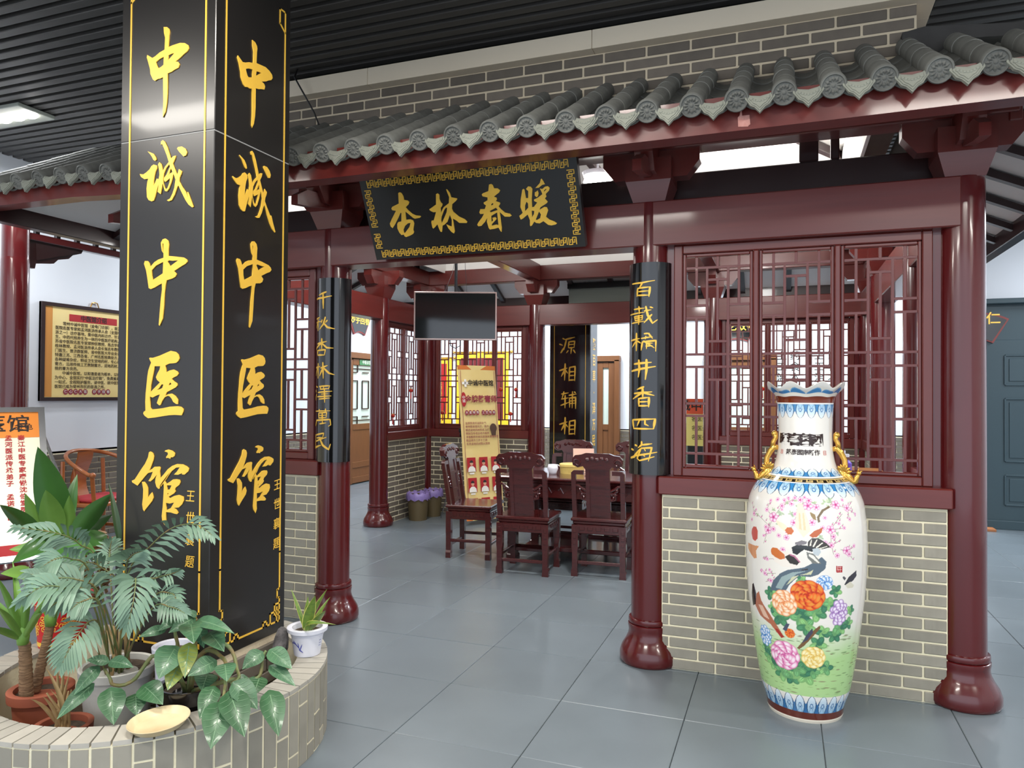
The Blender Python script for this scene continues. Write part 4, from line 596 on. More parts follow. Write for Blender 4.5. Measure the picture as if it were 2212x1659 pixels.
drip_me = dp.mesh('drip_tile', TILEL)
PITCH = .1955; xs0 = -2.347
def lift(x): return .065*max(0, min(1, (-2.6-x)/1.6))**1.5+.02*max(0, min(1, (x+.2)/1.0))
for i in range(-14, 21):
    x = xs0+PITCH*i; z0 = 2.825+lift(x); L0 = 3.36
    if x > 1.62: break
    nseg = 5 if x < .62 else max(1, int(round((1.62-x)/.205)))
    for k in range(nseg):
        p = Vector((x, L0, z0))+ds*(.205*k); j = rnd.uniform(-.0025, .0025)
        link('eave_end_tile' if k == 0 else 'cover_tile', end_me if k == 0 else seg_me, er, EL((p.x+j, p.y, p.z+(.0015*k))))
    xm = x+PITCH/2
    if xm < 1.6:
        zm = 2.815+lift(xm)
        link('drip_tile', drip_me, er, EL((xm, L0+.012, zm+.012+rnd.uniform(-.003, .003))))
        for k in range(min(nseg, 5)+1):
            p = Vector((xm, L0+.012, zm+.002))+ds*(.152*k)+un*(.007*(k % 2))
            link('pan_tile', pan_me, er, EL(p))
slab = MB()
for x0, x1 in ((-5.2, -4.2), (-4.2, -3.4), (-3.4, -2.6), (-2.6, .62)):
    za, zb = lift(x0)-.0, lift(x1)
    slab.add([EL(q) for q in ((x0, 3.44, 2.80+za), (x1, 3.44, 2.80+zb), (x1, 4.22, 3.175+zb), (x0, 4.22, 3.175+za), (x0, 3.44, 2.83+za), (x1, 3.44, 2.83+zb), (x1, 4.22, 3.205+zb), (x0, 4.22, 3.205+za))],
             [(3, 2, 1, 0), (4, 5, 6, 7), (0, 1, 5, 4), (2, 3, 7, 6), (1, 2, 6, 5), (3, 0, 4, 7)])
slab.add([EL(q) for q in ((.62, 3.44, 2.82), (1.64, 3.44, 2.82), (.62, 4.22, 3.195), (.62, 3.44, 2.85), (1.64, 3.44, 2.85), (.62, 4.22, 3.225))], [(2, 1, 0), (3, 4, 5), (0, 1, 4, 3), (1, 2, 5, 4), (2, 0, 3, 5)])
slab.obj('soffit_board', SOFF, er)
fb = MB()
segs = [(-5.25, -4.3), (-4.3, -3.6), (-3.6, -3.0), (-3.0, -2.4), (-2.4, .2), (.2, 1.66)]
for x0, x1 in segs:
    a, b = lift(x0), lift(x1)
    fb.add([EL(q) for q in ((x0, 3.42, 2.70+a), (x1, 3.42, 2.70+b), (x1, 3.53, 2.70+b), (x0, 3.53, 2.70+a), (x0, 3.42, 2.86+a), (x1, 3.42, 2.86+b), (x1, 3.53, 2.86+b), (x0, 3.53, 2.86+a))],
           [(3, 2, 1, 0), (4, 5, 6, 7), (0, 1, 5, 4), (2, 3, 7, 6), (1, 2, 6, 5), (3, 0, 4, 7)])
fb.obj('eave_board', REDB, er)
raf = MB().prism([(3.53, 2.755), (4.2, 3.08), (4.2, 3.16), (3.53, 2.80)], lambda u, v, h: (h, u-4.2, v-3.2), -.03, .03).mesh('rafter', DARKW)
for i in range(13):
    x = -5.0+i*.5
    link('rafter', raf, er, (x-OX, 0, lift(x)))
# torn tape left on the red board
TAPE = mat('old_paper_tape', (186, 128, 118), .7, noise=.5, nscale=60, ncol=(206, 160, 150))
o = MB().prism([(-.028, .02), (-.02, .028), (-.016, .055), (-.011, .055), (-.009, .026), (.022, .026), (.026, -.018), (.02, -.02), (.016, -.026), (-.026, -.022)], lambda u, v, h: (u, -h, v), 0, .002).obj('paper_scrap', TAPE)
o.location = (-.167, 3.4195, 2.745); tag(o, 'torn scrap of pale tape stuck on the red eave board', 'tape')
# dark ridge strip at the right end of the tiles
rg = MB().prism([(.56, 3.22), (.56, 3.36), (.66, 3.375), (1.0, 3.335), (1.25, 3.31), (1.9, 3.20), (1.9, 2.96), (1.3, 3.06)], lambda u, v, h: (u, h, v), 4.14, 4.2).obj('roof_ridge', mat('dark_ridge_tile', (58, 57, 56), .8, noise=.4, nscale=10))
tag(rg, 'dark grey ridge strip behind the tiles at the right end of the front eave', 'ridge')
# ------------------------------------------------------------ side and rear eaves (boarded soffits with dark rafters)
def side_eave(label, A, out, L, n, rows=False):
    """A: start of the column line, out: outward unit vector, along = out rotated; soffit from purlin down to fascia"""
    t = thing('eave_roof', label, 'roof', (A[0], A[1], 0), math.atan2(out[1], out[0])-PI/2)
    # local: +Y outwards, X along
    s = MB(); s.add([(-.8, .80, 2.80), (L+.8, .80, 2.80), (L, .0, 3.16), (0, .0, 3.16), (-.8, .80, 2.84), (L+.8, .80, 2.84), (L, .0, 3.2), (0, .0, 3.2)], [(0, 1, 2, 3), (7, 6, 5, 4), (0, 4, 5, 1), (2, 6, 7, 3)])
    s.obj('soffit_board', SOFF, t)
    MB().box((L/2, .80, 2.79), (L+1.6, .09, .18), b=.005).obj('eave_board', DARKW, t)
    me = MB().prism([(.0, 3.10), (.76, 2.755), (.76, 2.80), (.0, 3.16)], lambda u, v, h: (h, u, v), -.028, .028).mesh('rafter', DARKW)
    for i in range(n): link('rafter', me, t, (L*(i+.5)/n, 0, 0))
    sl = MB(); sl.add([(-.85, .88, 2.88), (L+.85, .88, 2.88), (L, -.1, 3.34), (0, -.1, 3.34), (-.85, .88, 2.86), (L+.85, .88, 2.86), (L, -.1, 3.30), (0, -.1, 3.30)], [(0, 1, 2, 3), (7, 6, 5, 4), (0, 4, 5, 1)])
    sl.obj('roof_covering', TILE, t)
side_eave('white boarded eave soffit with dark rafters right of the right corner column', (.84, 8.57), (1, 0), 4.33, 9)
side_eave('white boarded rear eave soffit with dark rafters, seen through the pavilion', (-4.365, 8.57), (0, 1), 5.2, 10)
side_eave('white boarded left eave soffit with dark rafters, left of the black pillar', (-4.365, 4.24), (-1, 0), 4.33, 9)
# ------------------------------------------------------------ black advertising pillar with gold calligraphy
PXL, PXR, PYF, PYB = -2.80, -2.27, 2.469, 2.971
bp = thing('square_pillar', 'tall square black pillar with big gold calligraphy standing in the round brick planter', 'pillar', ((PXL+PXR)/2, (PYF+PYB)/2, 0))
bx, by = (PXL+PXR)/2, (PYF+PYB)/2
def BL(p): return (p[0]-bx, p[1]-by, p[2])
for z0, z1 in ((.372, 2.6335), (2.6365, 3.69)): MB().box((0, 0, (z0+z1)/2), (PXR-PXL, PYB-PYF, z1-z0), b=.003).obj('stone_panel', BLACK, bp)
MB().box((0, 0, 2.635), (PXR-PXL-.004, PYB-PYF-.004, .01)).obj('panel_joint', mat('pale_joint_filler', (150, 150, 148), .8), bp)
pb = MB().box((0, 0, .20), (PXR-PXL-.012, PYB-PYF-.012, .34)).obj('plinth', MORTD, bp)
for k in range(5):
    for fx, n, rz in ((0, 2, 0), (1, 2, PI/2)):
        for i in range(3):
            Lf = .53 if rz == 0 else .50; a = -Lf/2+(.0, -.13)[k % 2]+i*.25; b = min(a+.24, Lf/2); a = max(a, -Lf/2)
            if b-a < .03: continue
            p = ((a+b)/2, -.25, .06+k*.063) if rz == 0 else (.265, (a+b)/2, .06+k*.063)
            link('brick', brick_mesh(.02, BRICKD), pb, p, rz, ((b-a)/.24, 1, 1.1))
for C_ in PILLAR_L: fill2d([[(a/1e3, b/1e3) for a, b in L] for L in C_], 'gold_character', GOLD, .004, lambda u, v, h: BL((u, PYF-.0005-h, v)), bp)
for C_ in PILLAR_R: fill2d([[(a/1e3, b/1e3) for a, b in L] for L in C_], 'gold_character', GOLD, .004, lambda u, v, h: BL((PXR+.0005+h, u, v)), bp)
LF = lambda u, v, h: BL((u, PYF-.0005-h, v)); RF = lambda u, v, h: BL((PXR+.0005+h, u, v))
for i, c in enumerate('王世襄题'):
    text(c, .056, GOLD, lambda u, v, h, i=i: LF(-2.375+u*.9+v*.12, 1.07-.093*i+v, h), bp, 'signature_character', bold=0)
    text(c, .056, GOLD, lambda u, v, h, i=i: RF(2.905+u*.9, 1.075-.093*i+v+u*.12, h), bp, 'signature_character', bold=0)
def frame_lines(f, a0, a1, zb, zt, nm):
    m = MB(); w_ = .008; k = .055
    def seg(p, q): ribbon(m, [p, q], w_, f, 0, .002, taper=False)
    def line(P):
        for p, q in zip(P, P[1:]): 
            d = (Vector(q)-Vector(p)).normalized()*w_/2; seg(tuple(Vector(p)-d), tuple(Vector(q)+d))
    for s, a in ((1, a0), (-1, a1)):
        line([(a, zt), (a, zb+.33)])
        # stepped corner fret with a small square knot
        line([(a, zb+.33), (a, zb+.155), (a+s*.016, zb+.15), (a+s*.016, zb+.115), (a, zb+.11), (a, zb)])
        line([(a, zb+.085), (a+s*.034, zb+.085), (a+s*.034, zb+.03), (a, zb+.03)])
        line([(a+s*.018, zb+.068), (a+s*.018, zb), (a, zb)])
        line([(a+s*.0, zb+.05), (a+s*.065, zb+.05), (a+s*.065, zb), (a+s*.034, zb)])
        line([(a+s*.065, zb), (a+s*.09, zb), (a+s*.09, zb+.022), (a+s*.115, zb+.022), (a+s*.115, zb)])
    line([(a0+.115, zb), (a1-.115, zb)])
    for s, a in ((1, a0), (-1, a1)): line([(a, zt), (a+s*.04, zt), (a+s*.04, zt-.07), (a, zt-.1)])
    m.obj(nm, GOLD, bp)
frame_lines(LF, PXL+.055, PXR-.052, .425, 3.36, 'gold_border')
frame_lines(RF, PYF+.062, PYB-.042, .425, 3.36, 'gold_border')

# ------------------------------------------------------------ round brick planter
PC, RO, RI, PH = Vector((-2.57, 2.475, 0)), .732, .602, .33
plt_ = thing('brick_planter', 'round planter of upright grey bricks around the foot of the black pillar', 'planter', PC)
MB().lathe([(0, RO-.003), (PH-.016, RO-.003), (PH-.016, RI+.003), (.02, RI+.003)], n=72, cap=False).obj('mortar_ring', MORT, plt_, smooth=30)
MB().lathe([(.0, .01), (.03, RI+.01)], n=48).obj('soil', SOIL, plt_)
NB = 70; st = 2*PI/NB
def wedge(r0, r1, z0, z1, half, b=.003):
    m = MB(); P = []
    for z in (z0, z1):
        for r in (r0, r1):
            for s in (-1, 1): a = s*half; P.append((r*math.cos(a), r*math.sin(a), z))
    m.add(P, [(0, 2, 3, 1), (4, 5, 7, 6), (0, 1, 5, 4), (2, 6, 7, 3), (0, 4, 6, 2), (1, 3, 7, 5)])
    return m
hb = st/2-.0046/RO
long_me = wedge(RO-.06, RO, 0, .24, hb).mesh('brick', BRICK); short_me = wedge(RO-.06, RO, 0, .058, hb).mesh('brick', BRICK)
mid_me = wedge(RO-.06, RO, 0, .145, hb).mesh('brick', BRICK)
capb_me = wedge(RI, RO, 0, .016, hb+.0018).mesh('cap_brick', mat('cap_brick_grey', (176, 172, 162), .8, var=.12, noise=.5, nscale=7, ncol=(146, 142, 136), bump=.2))
for i in range(NB):
    a = i*st; k = i % 3
    j = rnd.uniform(-.0012, .0012)
    if i % 2 == 0: link('brick', long_me, plt_, (0, 0, .068), a+j); link('brick', short_me, plt_, (0, 0, .001), a+j)
    elif k == 1: link('brick', short_me, plt_, (0, 0, .250), a+j); link('brick', long_me, plt_, (0, 0, .001), a+j)
    else: link('brick', mid_me, plt_, (0, 0, .163), a+j); link('brick', mid_me, plt_, (0, 0, .008), a+j)
    link('cap_brick', capb_me, plt_, (0, 0, PH-.016+rnd.uniform(-.0012, .0012)), a)

# ------------------------------------------------------------ plants
def leaf_mesh(B, T, w, bend=.18, fold=.12, tipn=1.35, nseg=8, droop=None, roll=0.):
    """leaf blade from B to T (vectors), arched upwards, folded at the midrib"""
    B, T = Vector(B), Vector(T); d = T-B; L = d.length
    side = d.cross(Vector((0, 0, 1)))
    view = (Vector((0, 0, 1.52))-(B+T)/2).normalized()
    side = d.cross(view).normalized() if side.length < .25*L else (side.normalized()*.45+d.cross(view).normalized()*.75*(1 if d.cross(view).dot(side) > 0 else -1)).normalized()
    side = (side-d.normalized()*side.dot(d.normalized())).normalized()
    n = side.cross(d).normalized()
    if n.z < 0 and abs(n.z) > .1: n = -n
    m = MB(); R = []
    for i in range(nseg+1):
        t = i/nseg; prof = (math.sin(PI*min(1, t**.72))**.85)*(1-.15*t) if t < 1 else 0
        if t == 0: prof = .06
        c = B+d*t+n*(bend*L*math.sin(PI*t*.9)*.6)
        k = w/2*prof
        R.append((c-side*k+n*fold*k*1.6, c-side*k*.5+n*fold*k*.9, c, c+side*k*.5+n*fold*k*.9, c+side*k+n*fold*k*1.6))
    vs = [p for r in R for p in r]
    fs = [(i*5+j, i*5+j+1, i*5+j+6, i*5+j+5) for i in range(nseg) for j in range(4)]
    return m.add(vs, fs)
def leaf_mat(name, rgb, rib, edge=None, rough=.36):
    return mat(name, rgb, rough, var=.14, noise=.5, nscale=22, ncol=rib, coat=.2)
AGM = [leaf_mat('aglaonema_leaf', (66, 104, 74), (92, 134, 98)), None, leaf_mat('aglaonema_yellow_leaf', (134, 146, 66), (88, 124, 66))]
AGM[1] = leaf_mat('aglaonema_hanging_leaf', (52, 92, 58), (76, 120, 82))
VEIN = mat('pale_leaf_vein', (104, 140, 104), .5)
def plant_leaf(root, name, B, T, w, mats, bend=.18, fold=.12, veins=True, nseg=8):
    L0 = root.location
    mb = leaf_mesh(V3(B)-L0+Vector((0, 0, 0)), V3(T)-L0, w/1e3, bend, fold, nseg=nseg) if False else None
    b, t = V3(B), V3(T)
    m = leaf_mesh(b, t, w/1e3*1.4, bend, fold, nseg=nseg)
    m.v = [(p[0]-L0[0], p[1]-L0[1], p[2]-L0[2]) for p in m.v]
    if veins:
        m.k = 1; c = [Vector(m.v[i*5+2]) for i in range(nseg+1)]; n0 = (Vector(m.v[5*4+4])-Vector(m.v[5*4])).cross(c[5]-c[3]).normalized()
        view = (Vector((0, 0, 1.52))-(b+t)/2).normalized()
        if n0.dot(view) < 0: n0 = -n0
        for i in range(1, nseg):
            s = (Vector(m.v[i*5+4])-Vector(m.v[i*5])); sl = s.length
            if sl < 1e-5: continue
            s = s/sl; a, d2 = c[i]+n0*.0009, c[i+1]+n0*.0009
            m.add([a-s*.0016, a+s*.0016, d2+s*.0014, d2-s*.0014], [(0, 1, 2, 3)])
            if i < nseg-1:
                for q, idx in ((-1, 0), (1, 4)):
                    e = Vector(m.v[(i+1)*5+idx]).lerp(c[i+1], .12)+n0*.0012; mid = Vector(m.v[(i+1)*5+(1 if idx == 0 else 3)]).lerp(c[i], .35)+n0*.0016
                    tt = (c[i+1]-c[i]).normalized()*.0009
                    m.add([a-tt, a+tt, mid+tt, mid-tt], [(0, 1, 2, 3)]); m.add([mid-tt, mid+tt, e+tt*.6, e-tt*.6], [(0, 1, 2, 3)])
    return m.obj(name, [mats, VEIN] if veins else mats, root, smooth=True)
def pot_lathe(r0, r1, h, lip=.012, liph=.02, th=.008, n=40):
    return [(0, r0), (h-liph, r1-.002), (h-liph, r1+lip), (h, r1+lip+.002), (h+.003, r1+lip-.004), (h, r1-th), (h-.03, r1-th-.002)]
def pot_thing(name, label, cat, c, r0, r1, h, m, soil=True, lip=.012, liph=.02, group=None):
    t = thing(name, label, cat, c, group=group)
    MB().lathe(pot_lathe(r0, r1, h, lip, liph), n=40).obj('pot', m, t, smooth=40)
    if soil: MB().lathe([(h-.045, .005), (h-.03, r1*.55), (h-.022, r1-.012)], n=28, cap=False).obj('soil', SOIL, t, smooth=True)
    return t
# 1. dracaena with two ringed stems in the terracotta pot
t = pot_thing('potted_dracaena', 'dracaena with two ringed bark stems in the large terracotta pot at the left', 'potted plant', (-2.815, 2.14, .035), .080, .104, .285, TERRA, lip=.014, liph=.035)
for P in ([(-2.825, 2.085, .30), (-2.815, 2.075, .40), (-2.818, 2.07, .52)], [(-2.85, 2.14, .30), (-2.825, 2.155, .44), (-2.80, 2.165, .57)]):
    k = 24; Q = []; R = []
    for i in range(k+1):
        u = i/k*(len(P)-1); j = min(int(u), len(P)-2); q = Vector(P[j]).lerp(Vector(P[j+1]), u-j); Q.append(q-t.location); R.append((.022 if P[0][1] < 2.1 else .017)*(1.15-.2*i/k)*(1+(.09 if i % 2 else -.03)))
    MB().tube(Q, R, 12).obj('trunk', BARK, t, smooth=40)
for set_, top in ((DRAC, Vector((-2.817, 2.062, .53))), (DRAC2, Vector((-2.80, 2.165, .575)))):
    for B, T, w_, k in set_:
        T = V3(T); o = T-V3(B); m = leaf_mesh(top, top+o*1.45, .030, .14, .35, nseg=8); L0 = t.location
        # strap leaves: widen the base
        m.v = [(p[0]-L0[0], p[1]-L0[1], p[2]-L0[2]) for p in m.v]; m.obj('strap_leaf', LEAFL, t, smooth=True)
    MB().lathe([(-.012, .020), (.02, .024), (.05, .018), (.075, .006)], (top.x-t.location.x, top.y-t.location.y, top.z-t.location.z), n=12).obj('leaf_sheath', LEAFL, t, smooth=True)
# 2. parlour palm in the weathered pale pot
GREYP = mat('weathered_white_glaze', (196, 196, 190), .45, noise=.6, nscale=7, ncol=(140, 138, 132))
gp = pot_thing('potted_palm', 'feathery palm in the weathered pale ceramic pot in front of the black pillar', 'potted plant', (-2.555, 2.275, .035), .108, .135, .365, GREYP, lip=.008, liph=.03)
BLUEP = mat('blue_underglaze_print', (96, 92, 128), .4)
def wrap(cx, cz, r0, r1, h):
    return lambda u, v, hh: ((r0+(r1-r0)*(cz+v)/h+hh+.0008)*math.sin(u/r1+cx), -(r0+(r1-r0)*(cz+v)/h+hh+.0008)*math.cos(u/r1+cx), cz+v)
pm = MB()
f = wrap(.25, .15, .108, .135, .365)
for P in ([(-.05, .05), (-.035, .02), (-.04, -.03), (-.03, -.07)], [(-.035, .02), (-.015, .0), (-.02, -.02)], [(-.045, .04), (-.06, .02)]): ribbon(pm, P, .008, f, 0, .0008)
pm.obj('painted_sprig', BLUEP, gp)
L0 = gp.location
for P, ll in PALM:
    P = [V3(p)-L0 for p in P]; P = [Vector((rnd.uniform(-.035, .035), rnd.uniform(-.035, .035), .33))]+P[1:] if True else P
    # smooth the spine
    n = 21; Q = []
    for i in range(n+1):
        u = i/n*(len(P)-1); j = min(int(u), len(P)-2); a = u-j
        p0, p1, p2, p3 = P[max(j-1, 0)], P[j], P[j+1], P[min(j+2, len(P)-1)]
        Q.append(.5*((2*p1)+(p2-p0)*a+(2*p0-5*p1+4*p2-p3)*a*a+(3*p1-p0-3*p2+p3)*a**3))
    m = MB(); m.tube(Q, [.0042*(1-.75*i/n) for i in range(n+1)], 5); m.k = 1
    LL = ll/1e3*.88
    for i in range(7, n+1):
        u = (i-7)/(n-7); tan = (Q[min(i+1, n)]-Q[i-1]).normalized(); sd = tan.cross(Vector((0, 0, 1)))
        view = (Vector((0, 0, 1.52))-L0-Q[i]).normalized(); sd = sd.normalized()*.5+tan.cross(view).normalized()*(.7 if tan.cross(view).dot(sd) > 0 else -.7); sd.normalize()
        l = LL*(.55+.55*math.sin(PI*min(1, .25+u*.85)))*(1 if u < .85 else .75)
        for s in (-1, 1):
            d = (sd*s*(.85-.45*u)+tan*(.45+.5*u)+Vector((0, 0, -.10))).normalized(); b = Q[i]; e = b+d*l; mid = b+d*l*.5+Vector((0, 0, .05*l))
            e = e+Vector((0, 0, -.20*l)); ww = d.cross(view).normalized()*LL*.092*(1-.3*u); fo = view*LL*.015
            m.add([b, b.lerp(mid, .5)+ww*.8, mid+ww, mid.lerp(e, .55)+ww*.75, e, mid.lerp(e, .55)-ww*.75, mid-ww, b.lerp(mid, .5)-ww*.8, mid-fo, b.lerp(mid, .5)-fo*.8, mid.lerp(e, .55)-fo*.7],
                  [(0, 1, 9), (1, 2, 8, 9), (2, 3, 10, 8), (3, 4, 10), (0, 9, 7), (9, 8, 6, 7), (8, 10, 5, 6), (10, 4, 5)])
    m.obj('frond', [STEMG, LEAFP], gp, smooth=True)
for i in range(7):
    a = rnd.uniform(0, 6.28); r = rnd.uniform(.01, .06); p = Vector((r*math.cos(a), r*math.sin(a), .32))
    MB().tube([p, p+Vector((rnd.uniform(-.02, .02), rnd.uniform(-.02, .02), .09)), p+Vector((rnd.uniform(-.04, .04), rnd.uniform(-.04, .04), .2))], [.008, .007, .004], 7).obj('cane', STRAW, gp, smooth=True)
# 3. broad-leaved aspidistra in the red and gold pot
REDP = mat('red_pot_glaze', (196, 34, 34), .4, noise=.2, nscale=6, ncol=(170, 26, 28))
ap = pot_thing('potted_aspidistra', 'tall broad-leaved plant in the red and gold flowered pot behind the palm', 'potted plant', (-3.185, 2.52, PH+.002), .095, .115, .23, REDP)
gm = MB()
for a0, z0 in ((.35, .12), (-.5, .10), (1.2, .11), (-1.35, .12)):
    f = wrap(a0, z0, .095, .115, .23)
    for k in range(8):
        a = 2*PI*k/8
        for q in (.85, .6): ribbon(gm, [(.004*math.cos(a), .004*math.sin(a)), (.048*q*math.cos(a-.25), .048*q*math.sin(a-.25)), (.055*q*math.cos(a), .055*q*math.sin(a)), (.048*q*math.cos(a+.25), .048*q*math.sin(a+.25)), (.004*math.cos(a), .004*math.sin(a))], .0035, f, 0, .0008, taper=False)
f = wrap(0, .21, .095, .115, .23); ribbon(gm, [(-.33, 0), (.33, 0)], .02, f, 0, .0008, taper=False)
f = wrap(0, .02, .095, .115, .23); ribbon(gm, [(-.33, 0), (.33, 0)], .02, f, 0, .0008, taper=False)
gm.obj('gold_flower_print', GOLD, ap)
for B, T, w_, k in ASPI:
    o = plant_leaf(ap, 'broad_leaf', B, T, w_, (LEAFB, LEAFP, LEAFL, mat('deep_green_leaf', (34, 62, 28), .4, var=.1) if 'deep_green_leaf' not in MATS else MATS['deep_green_leaf'])[k], .10, .22, veins=False, nseg=10)
    b = V3(B)-ap.location; MB().tube([Vector((rnd.uniform(-.03, .03), rnd.uniform(-.03, .03), .2)), b*.5+Vector((0, 0, .1)), b], [.004, .004, .003], 5).obj('leaf_stalk', STEMG, ap)
# 4. aglaonema trailing over the rim from the black pot
BLKP = mat('black_glazed_pot', (22, 18, 18), .15, coat=.5)
ag = pot_thing('potted_aglaonema', 'dark-leaved aglaonema in the black glazed pot, stems trailing over the planter rim', 'potted plant', (-2.15, 2.235, .035), .085, .103, .36, BLKP, lip=.010, liph=.05)
MB().lathe([(.26, .1005), (.264, .1035), (.268, .1005)], n=32, cap=False).obj('pot_band', BLKP, ag, smooth=True)
for B, T, w_, k in AGLA: plant_leaf(ag, 'leaf', B, T, w_, AGM[k], .14, .14)
for P in AGSTEM:
    P = [V3(p)-ag.location for p in P]; P[0] = Vector((P[0].x*.3, P[0].y*.3, .33))
    n = 18; Q = []
    for i in range(n+1):
        u = i/n*(len(P)-1); j = min(int(u), len(P)-2); a = u-j; p0, p1, p2, p3 = P[max(j-1, 0)], P[j], P[j+1], P[min(j+2, len(P)-1)]
        Q.append(.5*((2*p1)+(p2-p0)*a+(2*p0-5*p1+4*p2-p3)*a*a+(3*p1-p0-3*p2+p3)*a**3))
    MB().tube(Q, [.0085*(1-.4*i/n)*(1.12 if i % 3 == 0 else 1) for i in range(n+1)], 8).obj('stem', STEMG, ag, smooth=True)
# white pot behind it
pot_thing('flower_pot', 'white plastic pot tucked between the black pot and the pillar', 'pot', (-2.332, 2.345, .035), .055, .074, .45, WPLAS, lip=.008)
# 5. snake plant in the small white pot on the rim
SNAKEM = mat('snake_plant_leaf', (106, 136, 52), .4, noise=.8, nscale=26, ncol=(70, 100, 44), stretch=(1, 1, 2.5)); SNE = mat('yellow_leaf_margin', (206, 204, 110), .45)
sp = pot_thing('potted_snake_plant', 'small yellow-edged snake plant in a white pot with a blue sprig, on the planter rim', 'potted plant', (-2.035, 2.83, PH+.002), .058, .076, .122, WPLAS, lip=.013, liph=.016)
MB().lathe([(.088, .0725), (.091, .0745), (.094, .0732)], n=32, cap=False).obj('pot_band', WPLAS, sp, smooth=True)
pm = MB(); f = wrap(-.42+.62, .048, .058, .076, .122)
for P in ([(-.055, .016), (-.03, .010), (-.012, -.004), (0, -.018), (.008, -.024)], [(-.03, .01), (-.045, .024)], [(-.012, -.004), (-.016, .018)], [(-.004, -.01), (.006, .012)], [(-.05, .016), (-.062, .008)], [(-.012, -.012), (.01, -.024)]): ribbon(pm, P, .0045, f, 0, .0006)
f = wrap(1.15+.35, .055, .058, .076, .122)
for i in range(2):
    for j in range(3): ribbon(pm, [(i*.008, .014-.012*j), (i*.008+.004, .014-.012*j)], .003, f, 0, .0006, taper=False)
pm.obj('blue_print', mat('blue_print', (84, 92, 176), .4), sp)
for B, T, w_, k in SNAKE:
    b, tt = V3(B), V3(T); rb = sp.location+Vector((rnd.uniform(-.02, .02), rnd.uniform(-.02, .02), .095))
    L0 = sp.location
    if k == 3:
        m = leaf_mesh(rb, tt, w_/1e3*1.2, .55, .2, nseg=10); e = leaf_mesh(rb, tt, w_/1e3*1.5, .545, .2, nseg=10)
    else:
        m = leaf_mesh(rb, tt, w_/1e3, .06 if k == 0 else .16, .25, nseg=10); e = leaf_mesh(rb, tt, w_/1e3*1.18, .058 if k == 0 else .158, .25, nseg=10)
    view = (Vector((0, 0, 1.52))-rb).normalized()*.0012
    m.v = [(p[0]-L0[0]+view.x, p[1]-L0[1]+view.y, p[2]-L0[2]+view.z) for p in m.v]; m.k = 1; m.add([(p[0]-L0[0], p[1]-L0[1], p[2]-L0[2]) for p in e.v], e.f)
    m.obj('leaf', [SNAKEM, SNE], sp, smooth=True)
GR = mat('granite_chip', (120, 116, 116), .9, noise=.9, nscale=30, ncol=(38, 36, 38), bump=.6)
m = MB(); m.lathe([(0, .032), (.02, .036), (.06, .03), (.10, .022), (.112, .008)], n=9)
m.v = [(p[0]*(1+rnd.uniform(-.15, .15)), p[1]*.6*(1+rnd.uniform(-.2, .2)), p[2]) for p in m.v]
o = m.obj('stone', GR); o.location = (-2.165, 2.80, PH+.002); o.rotation_euler = (.0, .12, .6); tag(o, 'mottled grey stone leaning beside the small white pot', 'stone')
# 6. dead plant in the small terracotta pot
sd = pot_thing('potted_dead_plant', 'withered straw-coloured plant in the small terracotta pot behind the front rim', 'potted plant', (-2.515, 2.0, .035), .072, .09, .245, TERRA, lip=.010, liph=.025)
L0 = sd.location
for B, T, w_, k in DRY:
    b = Vector((rnd.uniform(-.02, .02), rnd.uniform(-.02, .02), .22)); tt = V3(T)-L0
    m = leaf_mesh(b+L0, tt+L0, .012+rnd.uniform(0, .012), .25, .5, nseg=6); m.v = [(p[0]-L0[0], p[1]-L0[1], p[2]-L0[2]) for p in m.v]
    m.obj('dry_leaf', STRAW, sd, smooth=True)
for i in range(6):
    b = Vector((rnd.uniform(-.018, .018), rnd.uniform(-.018, .018), .2)); MB().tube([b, b+Vector((rnd.uniform(-.015, .015), rnd.uniform(-.015, .015), .10)), b+Vector((rnd.uniform(-.03, .03), rnd.uniform(-.03, .03), .17))], [.008, .007, .003], 6).obj('dry_stub', STRAW, sd)
# saucer
sa = MB().lathe([(0, .080), (.004, .085), (.022, .099), (.025, .103), (.027, .102), (.025, .098), (.007, .082), (.005, .078), (.005, .001)], n=44, cap=True).obj('plant_saucer', mat('beige_plastic', (226, 208, 168), .45, noise=.7, nscale=6, ncol=(192, 164, 118)), smooth=40)
sa.location = (-2.063, 2.012, PH+.010); sa.rotation_euler = (.05, -.05, .3); tag(sa, 'empty oval beige plastic saucer resting on the planter rim', 'saucer')
# ------------------------------------------------------------ tall porcelain vase
vz = thing('floor_vase', 'tall famille-rose porcelain floor vase with gilt handles, flowers and birds', 'vase', (.0985, 3.862, 0))
NZ, NF, NK = 760, 430, 60
zs = np.linspace(0, 1.5719, NZ); pz = np.array([a for a, b in VPROF]); pr = np.array([b for a, b in VPROF])
def smooth_interp(x):
    y = np.interp(x, pz, pr); k = 9; p = np.pad(y, k, mode='edge'); return np.convolve(p, np.ones(2*k+1)/(2*k+1), 'valid')
rad = smooth_interp(zs); rad[:8] = np.interp(zs[:8], pz, pr)
HALF = 1.62
th = np.concatenate([np.linspace(-HALF, HALF, NF, endpoint=False), np.linspace(HALF, 2*PI-HALF, NK, endpoint=False)])
NT = len(th)
IM = np.zeros((NZ, NT, 3), np.float32)
LINT = np.array([(v/255/12.92 if v <= 10 else ((v/255+.055)/1.055)**2.4) for v in range(256)], np.float32)
def LC(c): return np.array([LINT[int(max(0, min(255, v)))] for v in c], np.float32)
IM[:] = LC((236, 232, 224))
thf = th[:NF]
def win(t0, t1, z0, z1):
    i0, i1 = np.searchsorted(zs, z0), np.searchsorted(zs, z1); j0, j1 = np.searchsorted(thf, t0), np.searchsorted(thf, t1)
    return max(i0, 0), min(i1+1, NZ), max(j0, 0), min(j1+1, NF)
